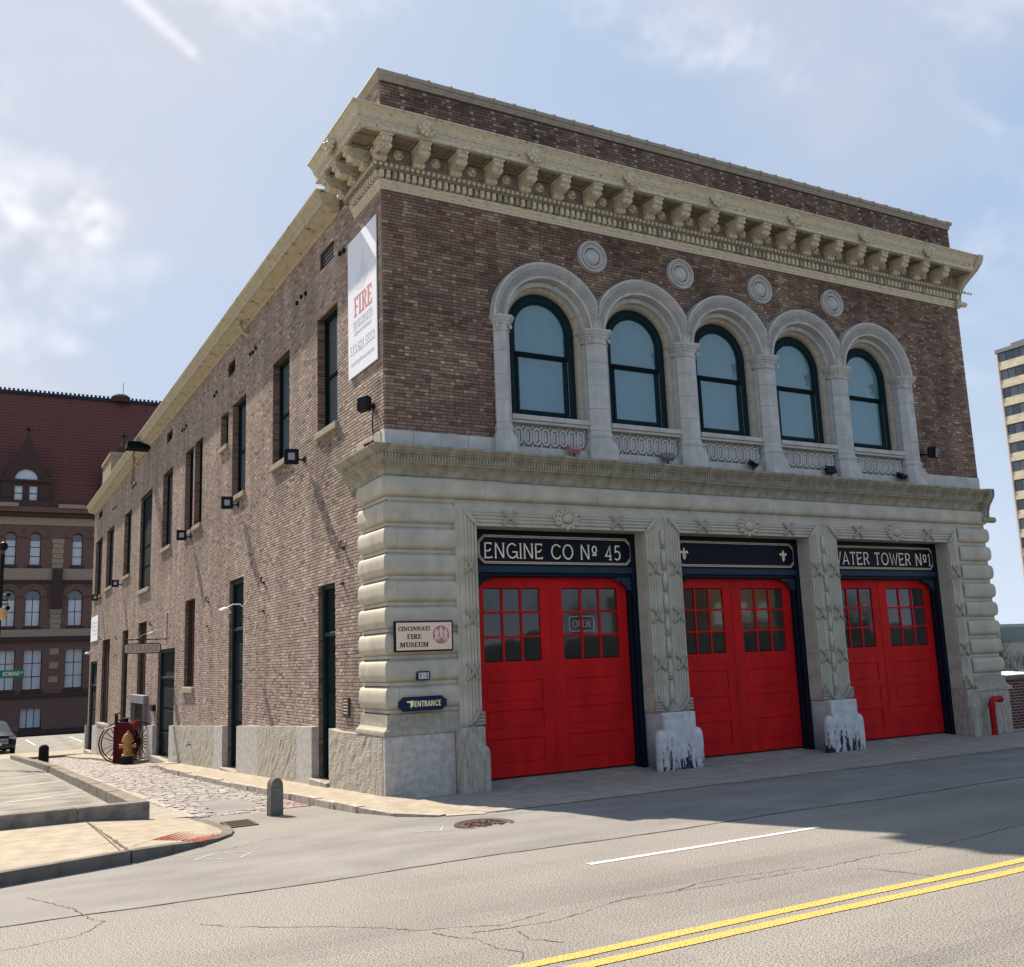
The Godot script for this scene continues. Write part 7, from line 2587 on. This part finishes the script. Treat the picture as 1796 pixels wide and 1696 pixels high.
func make_city_hall() -> void:
	var zf := -74.0
	var h := thing("city_hall", "dark red sandstone civic building with a steep red tile roof behind the alley", "building", Vector3(3.238, -1.198, -8.244))
	h.scale = Vector3.ONE * 1.5
	var wins := []
	var holes := []
	for p in [-15.2, -10.2, -5.1, 0.0, 5.1, 10.2]:
		for q in [[-3.64 + 0.0, 0.42], [-1.78, 0.43]]:
			wins.append([p + q[0] - q[1], p + q[0] + q[1], 11.38, 14.12, true, 1, 3])
			wins.append([p + q[0] - 0.57, p + q[0] + 0.57, 6.30, 9.30, true, 2, 2])
		wins.append([p - 4.26, p - 2.87, 1.18, 4.40, false, 2, 3])
		wins.append([p - 2.30, p - 0.89, 1.16, 4.41, false, 2, 3])
		wins.append([p - 2.38, p - 0.76, -1.9, -0.32, false, 3, 1])
	for w in wins: holes.append([w[0], w[1], w[2], w[3] if not w[4] else w[3]])
	var b := MB.new()
	wall_rects(b, -24.0, 30.0, -2.7, 16.8, holes, func(a, c, v, t): b.box(Vector3(a, v, zf - 1.0), Vector3(c, t, zf)))
	b.box(Vector3(-24, -2.7, zf - 14.0), Vector3(30, 16.8, zf - 13.0))
	obj("wall", b, M.sandstone_red, h)
	for w in wins:
		opening(h, zf - 0.45, w[0], w[1], w[2], w[3], w[4], w[5], w[6])
		if w[4]:
			# arched hood fills the square corners and frames the head
			b = MB.new()
			var m: float = (w[0] + w[1]) * 0.5
			var r: float = (w[1] - w[0]) * 0.5
			var ys: float = w[3] - r
			for e in [-1.0, 1.0]:
				var P := PackedVector2Array()
				for k in 7: P.append(Vector2(m + e * r * cos(PI / 2 * k / 6.0), ys + r * sin(PI / 2 * k / 6.0)))
				P.append(Vector2(m + e * (r + 0.001), w[3] + 0.001))
				b.prism(P, zf - 0.4, zf - 0.003)
			var arc := []
			for k in 15: arc.append(Vector3(m - (r + 0.02) * cos(PI * k / 14.0), ys + (r + 0.02) * sin(PI * k / 14.0), zf))
			b.sweep(arc, Vector3.BACK, [Vector2(0, -0.1), Vector2(0, 0.08), Vector2(-0.5, 0.18), Vector2(-0.56, 0.10), Vector2(-0.56, -0.1)], false)
			obj("arch_hood", b, M.sandstone_red, h, 30.0)
	for s in [[14.75, 15.4, 0.05, "sandstone_tan"], [10.15, 11.1, 0.12, "sandstone_tan"], [5.48, 6.08, 0.14, "sandstone_tan"], [5.1, 5.47, 0.3, "sandstone_dark"], [9.9, 10.14, 0.25, "sandstone_dark"], [15.42, 15.8, 0.3, "sandstone_dark"], [15.8, 16.3, 0.5, "sandstone_red"], [16.3, 16.75, 0.62, "sandstone_dark"], [-2.7, -2.0, 0.25, "sandstone_dark"], [0.55, 0.85, 0.16, "sandstone_dark"]]:
		b = MB.new()
		b.box(Vector3(-24.1, s[0], zf - 0.3), Vector3(30.1, s[1], zf + s[2]))
		obj("string_course", b, M[s[3]], h)
	for p in [-15.2, -10.2, -5.1, 0.0, 5.1, 10.2]:
		b = MB.new()
		for k in 6:
			b = MB.new()
			b.box(Vector3(p - 0.45 - 0.06 * (k % 2), 11.12 + k * 0.42, zf - 0.1), Vector3(p + 0.35 + 0.06 * (k % 2), 11.50 + k * 0.42, zf + 0.06))
			obj("tan_block", b, M.sandstone_tan, h)
		for k in 4:
			b = MB.new()
			b.box(Vector3(p - 0.40 - 0.06 * (k % 2), 6.1 + k * 0.42, zf - 0.1), Vector3(p + 0.35 + 0.06 * (k % 2), 6.48 + k * 0.42, zf + 0.06))
			obj("tan_block", b, M.sandstone_tan, h)
		for k in 3:
			b = MB.new()
			b.box(Vector3(p - 0.36, 1.72 + k * 1.13, zf - 0.1), Vector3(p + 0.33, 2.22 + k * 1.13, zf + 0.05))
			obj("tan_block", b, M.sandstone_tan, h)
		b = MB.new()
		b.box(Vector3(p - 0.2, 16.18, zf + 0.4), Vector3(p + 1.9, 16.5, zf + 0.66))
		obj("tan_block", b, M.sandstone_tan, h)
		b = MB.new()
		b.box(Vector3(p - 0.42, 7.8, zf - 0.1), Vector3(p + 0.36, 11.1, zf + 0.45))
		obj("pier_shaft", b, M.sandstone_dark, h)
		b = MB.new()
	for p in [-15.2, -7.6, 0.0, 7.6, 15.2]:
		# dormer
		var d := Node3D.new()
		d.name = "dormer"
		h.add_child(d, true)
		var c: float = p - 2.7
		b = MB.new()
		var hs := [[c - 0.86, c - 0.26, 16.8, 18.05], [c + 0.26, c + 0.86, 16.8, 18.05], [c - 0.87, c + 0.87, 18.5, 19.4]]
		wall_rects(b, c - 1.85, c + 1.85, 16.6, 18.5, hs, func(a, e, v, t): b.box(Vector3(a, v, zf - 2.0), Vector3(e, t, zf + 0.1)))
		var P := PackedVector2Array([Vector2(c + 1.95, 18.5), Vector2(c + 1.5, 19.6), Vector2(c + 0.95, 20.2), Vector2(c + 0.45, 21.2), Vector2(c + 0.12, 22.3), Vector2(c - 0.12, 22.3), Vector2(c - 0.45, 21.2), Vector2(c - 0.95, 20.2), Vector2(c - 1.5, 19.6), Vector2(c - 1.95, 18.5), Vector2(c - 0.87, 18.5)])
		for k in range(1, 12): P.append(Vector2(c - 0.87 * cos(PI * k / 12.0), 18.52 + 0.88 * sin(PI * k / 12.0)))
		P.append(Vector2(c + 0.87, 18.5))
		b.prism(P, zf - 2.0, zf + 0.1)
		for e in [-1.0, 1.0]: b.ball(Vector3(c + e * 1.75, 19.2, zf + 0.1), Vector3(0.22, 0.42, 0.22), 6, 5)
		obj("gable", b, M.sandstone_dark, d)
		b = MB.new()
		b.box(Vector3(c - 2.0, 18.3, zf - 0.2), Vector3(c + 2.0, 18.48, zf + 0.25))
		obj("ledge", b, M.sandstone_dark, d)
		b = MB.new()
		b.bc(Vector3(c, 22.7, zf - 0.2), Vector3(0.16, 0.9, 0.16))
		b.bc(Vector3(c, 22.85, zf - 0.2), Vector3(0.7, 0.18, 0.16))
		obj("cross_finial", b, M.sandstone_dark, d)
		for k in [[c - 0.86, c - 0.26], [c + 0.26, c + 0.86]]:
			b = MB.new()
			b.box(Vector3(k[0], 16.8, zf - 0.15), Vector3(k[1], 18.05, zf - 0.12))
			obj("pane", b, M.glass_far, d)
			b = MB.new()
			b.bc(Vector3((k[0] + k[1]) * 0.5, 17.42, zf - 0.1), Vector3(0.6, 0.06, 0.05))
			obj("sash_bar", b, M.sandstone_dark, d)
		b = MB.new()
		P = PackedVector2Array()
		for k in 13: P.append(Vector2(c + 0.87 * cos(PI * k / 12.0), 18.52 + 0.88 * sin(PI * k / 12.0)))
		b.prism(P, zf - 0.2, zf - 0.15)
		obj("lunette", b, M.glass_far, d)
	# roof, its cresting and vent
	b = MB.new()
	var e0 := Vector3(-24.2, 16.75, zf - 0.35)
	b.quad(e0, Vector3(30.2, 16.75, zf - 0.35), Vector3(30.2, 27.4, zf - 5.8), Vector3(-24.2, 27.4, zf - 5.8))
	b.quad(Vector3(30.2, 27.4, zf - 5.8), Vector3(30.2, 16.75, zf - 13.5), Vector3(-24.2, 16.75, zf - 13.5), Vector3(-24.2, 27.4, zf - 5.8))
	b.tri(Vector3(30.2, 16.75, zf - 0.35), Vector3(30.2, 16.75, zf - 13.5), Vector3(30.2, 27.4, zf - 5.8))
	b.tri(Vector3(-24.2, 16.75, zf - 13.5), Vector3(-24.2, 16.75, zf - 0.35), Vector3(-24.2, 27.4, zf - 5.8))
	for k in 34:
		var t := (k + 1) / 35.0
		b.bc(Vector3(3.0, lerpf(16.75, 27.4, t), lerpf(zf - 0.35, zf - 5.8, t)), Vector3(54.0, 0.03, 0.06))
	obj("roof", b, M.roof_tile, h)
	b = MB.new()
	b.box(Vector3(-24.2, 27.35, zf - 6.0), Vector3(30.2, 27.62, zf - 5.6))
	for k in 150: b.bc(Vector3(-24.0 + k * 0.36, 27.72, zf - 5.8), Vector3(0.19, 0.26, 0.12))
	obj("ridge_cresting", b, M.ridge_iron, h)
	b = MB.new()
	b.xf = Transform3D(Basis(), Vector3(5.2, 27.3, zf - 5.8))
	b.lathe([Vector2(0.85, 0.0), Vector2(0.85, 0.55), Vector2(0.6, 0.75), Vector2(0.0, 0.85)], 12)
	b.tube([Vector3(0.2, 0.7, 0), Vector3(0.2, 2.0, 0)], 0.03, 4)
	obj("roof_vent", b, M.sandstone_dark, h)

func make_tower() -> void:
	var t := thing("office_tower", "tall cream office tower with dark window bands at the right edge", "tower block", Vector3.ZERO)
	var X := 150.0
	var z0 := -87.0
	var z1 := -45.0
	var b := MB.new()
	b.box(Vector3(X + 0.6, -3, z0 + 0.05), Vector3(X + 26, 51.6, z1))
	obj("core", b, M.glass_tower, t)
	b = MB.new()
	b.box(Vector3(X - 0.05, -3, z0 - 0.25), Vector3(X + 26.1, 52.2, z0 + 0.04))
	obj("end_wall", b, M.tower_pink, t)
	b = MB.new()
	b.box(Vector3(X - 0.1, 51.65, z0 - 0.3), Vector3(X + 26.2, 52.3, z1))
	b.box(Vector3(X + 0.5, 52.3, z0 + 2.5), Vector3(X + 25, 52.9, z1))
	obj("roof_edge", b, M.steel, t)
	for k in 17:
		var y := 49.95 - k * 3.26
		b = MB.new()
		b.box(Vector3(X, y - 1.42, z0 + 0.06), Vector3(X + 0.62, y - 0.72, z1))
		b.box(Vector3(X + 0.06, y - 0.70, z0 + 0.06), Vector3(X + 0.62, y, z1))
		obj("floor_band", b, M.tower_cream, t)
	for k in 17:
		var y := 50.8 - k * 3.26
		for j in 8:
			var za := z0 + 0.12 + j * 1.36
			b = MB.new()
			b.box(Vector3(X + 0.33, y - 0.82, za), Vector3(X + 0.42, y + 0.82, za + 1.28))
			obj("window", b, M.glass_sky if (j + k * 2) % 3 == 0 else M.steel if (j * 3 + k) % 4 == 1 else M.glass_tower, t)

func bare_tree(label: String, at: Vector3, height: float, sd: int, group: String) -> void:
	var t := thing("bare_tree", label, "tree", at, 0.0, group)
	var r := RandomNumberGenerator.new()
	r.seed = sd
	var tr := MB.new()
	var cr := MB.new()
	var grow := func(me: Callable, p: Vector3, d: Vector3, L: float, R: float, depth: int) -> void:
		var pts := [p]
		var rad := [R]
		var q := p
		var dir := d
		for k in 3:
			dir = (dir + Vector3(r.randf_range(-0.22, 0.22), r.randf_range(-0.02, 0.2), r.randf_range(-0.22, 0.22))).normalized()
			q = q + dir * L / 3.0
			pts.append(q); rad.append(R * (1.0 - 0.14 * (k + 1)))
		(tr if depth == 0 else cr).tube(pts, rad, 6 if depth < 2 else 3)
		if depth >= 4: return
		for k in (4 if depth < 3 else 5):
			var a := r.randf() * TAU
			var side := dir.cross(Vector3(sin(a), 0.2, cos(a))).normalized()
			var nd := (dir * r.randf_range(0.5, 1.0) + side * r.randf_range(0.6, 1.0) + Vector3.UP * 0.25).normalized()
			me.call(me, pts[2 + k % 2], nd, L * r.randf_range(0.5, 0.78), R * 0.5, depth + 1)
	grow.call(grow, Vector3.ZERO, Vector3.UP, height * 0.32, height * 0.016, 0)
	obj("trunk", tr, M.bark, t, 60.0)
	obj("crown", cr, M.bark, t)

func make_right_side() -> void:
	# brick garden wall right of the building
	var w := thing("brick_wall", "low red brick wall with a stone cap right of the building", "wall", Vector3.ZERO)
	var b := MB.new()
	b.box(Vector3(17.40, -0.3, -0.86), Vector3(60.0, 1.30, -0.556))
	obj("mortar", b, M.mortar_pale, w)
	b = MB.new()
	for k in 30: b.cbox(Vector3(17.36 + k * 1.4, 1.302, -0.92), Vector3(17.36 + k * 1.4 + 1.392, 1.40, -0.48), 0.015)
	obj("cap_stones", b, M.kerb_dark, w)
	var bm := []
	for i in 3: bm.append(brick_mesh(300 + i))
	var rest := []
	var singles := 0
	for k in 17:
		var x := 17.41 - (0.11 if k % 2 else 0.0)
		while x < 40.0:
			var x0 := maxf(x, 17.41)
			var c := Color(0.15, 0.055, 0.05) * rng.randf_range(0.7, 1.2)
			var tf := Transform3D(Basis.from_scale(Vector3(x + 0.205 - x0, 0.062, 0.05)), Vector3((x0 + x + 0.205) * 0.5, 0.05 + k * 0.0755, -0.573))
			if x < 19.2:
				inst("brick", bm[singles % 3], w, tf).material_override = tone_mat(c)
				singles += 1
			else: rest.append([tf, c])
			x += 0.221
	many("bricks", bm[0], rest, w)
	var g := thing("glass_office", "low office block with teal glass bands far off at the right edge", "building", Vector3.ZERO)
	b = MB.new()
	b.box(Vector3(66, -2.5, -62), Vector3(110, 3.75, -44))
	obj("wall", b, M.office_stone, g)
	for k in 9:
		b = MB.new()
		b.box(Vector3(66.4 + k * 4.6, 2.0, -44.02), Vector3(70.4 + k * 4.6, 3.45, -43.94))
		obj("window", b, M.office_teal, g)
	for k in 11:
		var close := k < 3 or k == 7 or k == 8
		bare_tree(ORD[k] + " nearest bare grey tree beyond the low brick wall", Vector3([35.5, 38.4, 41.0, 49.5, 51.5, 53.2, 55.6, 36.9, 39.8, 52.4, 54.4][k], -1.2 if close else -1.5, -15.0 - 0.2 * k if close else -25.0 - 0.3 * k), (3.9 if close else 5.0) + (k % 3) * 0.4, 70 + k, "bare trees beyond the brick wall")
	make_car(Vector3(29.9, -0.86, -8.2), 1.35, "white car parked close behind the low brick wall", M.car_white, "white_car")
	make_car(Vector3(41.0, -1.1, -13.5), 1.1, "dark car parked farther off behind the low brick wall", M.car_dark, "dark_car")
	b = MB.new()
	for k in 26: b.ball(Vector3(44.0 + k * 0.75, -0.9 + 0.25 * sin(k * 1.9), -22.0 + sin(k * 2.3)), Vector3(0.8, 0.9 + 0.35 * sin(k * 1.3), 0.7), 8, 6)
	tag(obj("shrub_row", b, M.hedge), "dark row of shrubs in the car park beyond the low brick wall", "shrubs", "", "stuff")
	# the other side of the street, seen only in the glass
	var o := thing("opposite_building", "tan brick building across the street, mirrored in the door panes", "building", Vector3.ZERO)
	b = MB.new()
	b.box(Vector3(47, 0.5, 46), Vector3(60, 7.6, 60))
	obj("wall", b, M.opposite_tan, o)
	for k in 5:
		for j in 2:
			b = MB.new()
			b.box(Vector3(47.9 + k * 2.4, 1.8 + j * 2.7, 45.9), Vector3(49.2 + k * 2.4, 3.6 + j * 2.7, 45.99))
			obj("window", b, M.glass_far, o)
	for k in 17:
		bare_tree(ORD[k] + " bare street tree from the left across the road, seen in the glass", Vector3(14.0 + k * 3.1 + 1.2 * sin(k * 2.0), 0.7, 33.0 + 3.0 * (k % 3)), 6.4 + (k % 3) * 1.2, 200 + k, "bare trees across the road")
	b = MB.new()
	for k in 90: b.ball(Vector3(4.0 + k * 0.75, 1.9 + 0.35 * sin(k * 1.7), 40.0 + sin(k * 2.9)), Vector3(1.0, 1.55 + 0.5 * sin(k * 0.9) + 0.3 * sin(k * 2.3), 0.9), 8, 6)
	var hd := obj("hedge", b, M.hedge)
	tag(hd, "dark hedge across the road, seen in the glass", "hedge", "", "stuff")

func _ready() -> void:
	rng.seed = 2024
	drips.seed = 4
	drips.frequency = 1.0
	drips.fractal_octaves = 3
	make_world()
	make_materials()
	make_ground()
	make_station()
	make_signs()
	make_fittings()
	make_street_things()
	make_city_hall()
	make_tower()
	make_right_side()
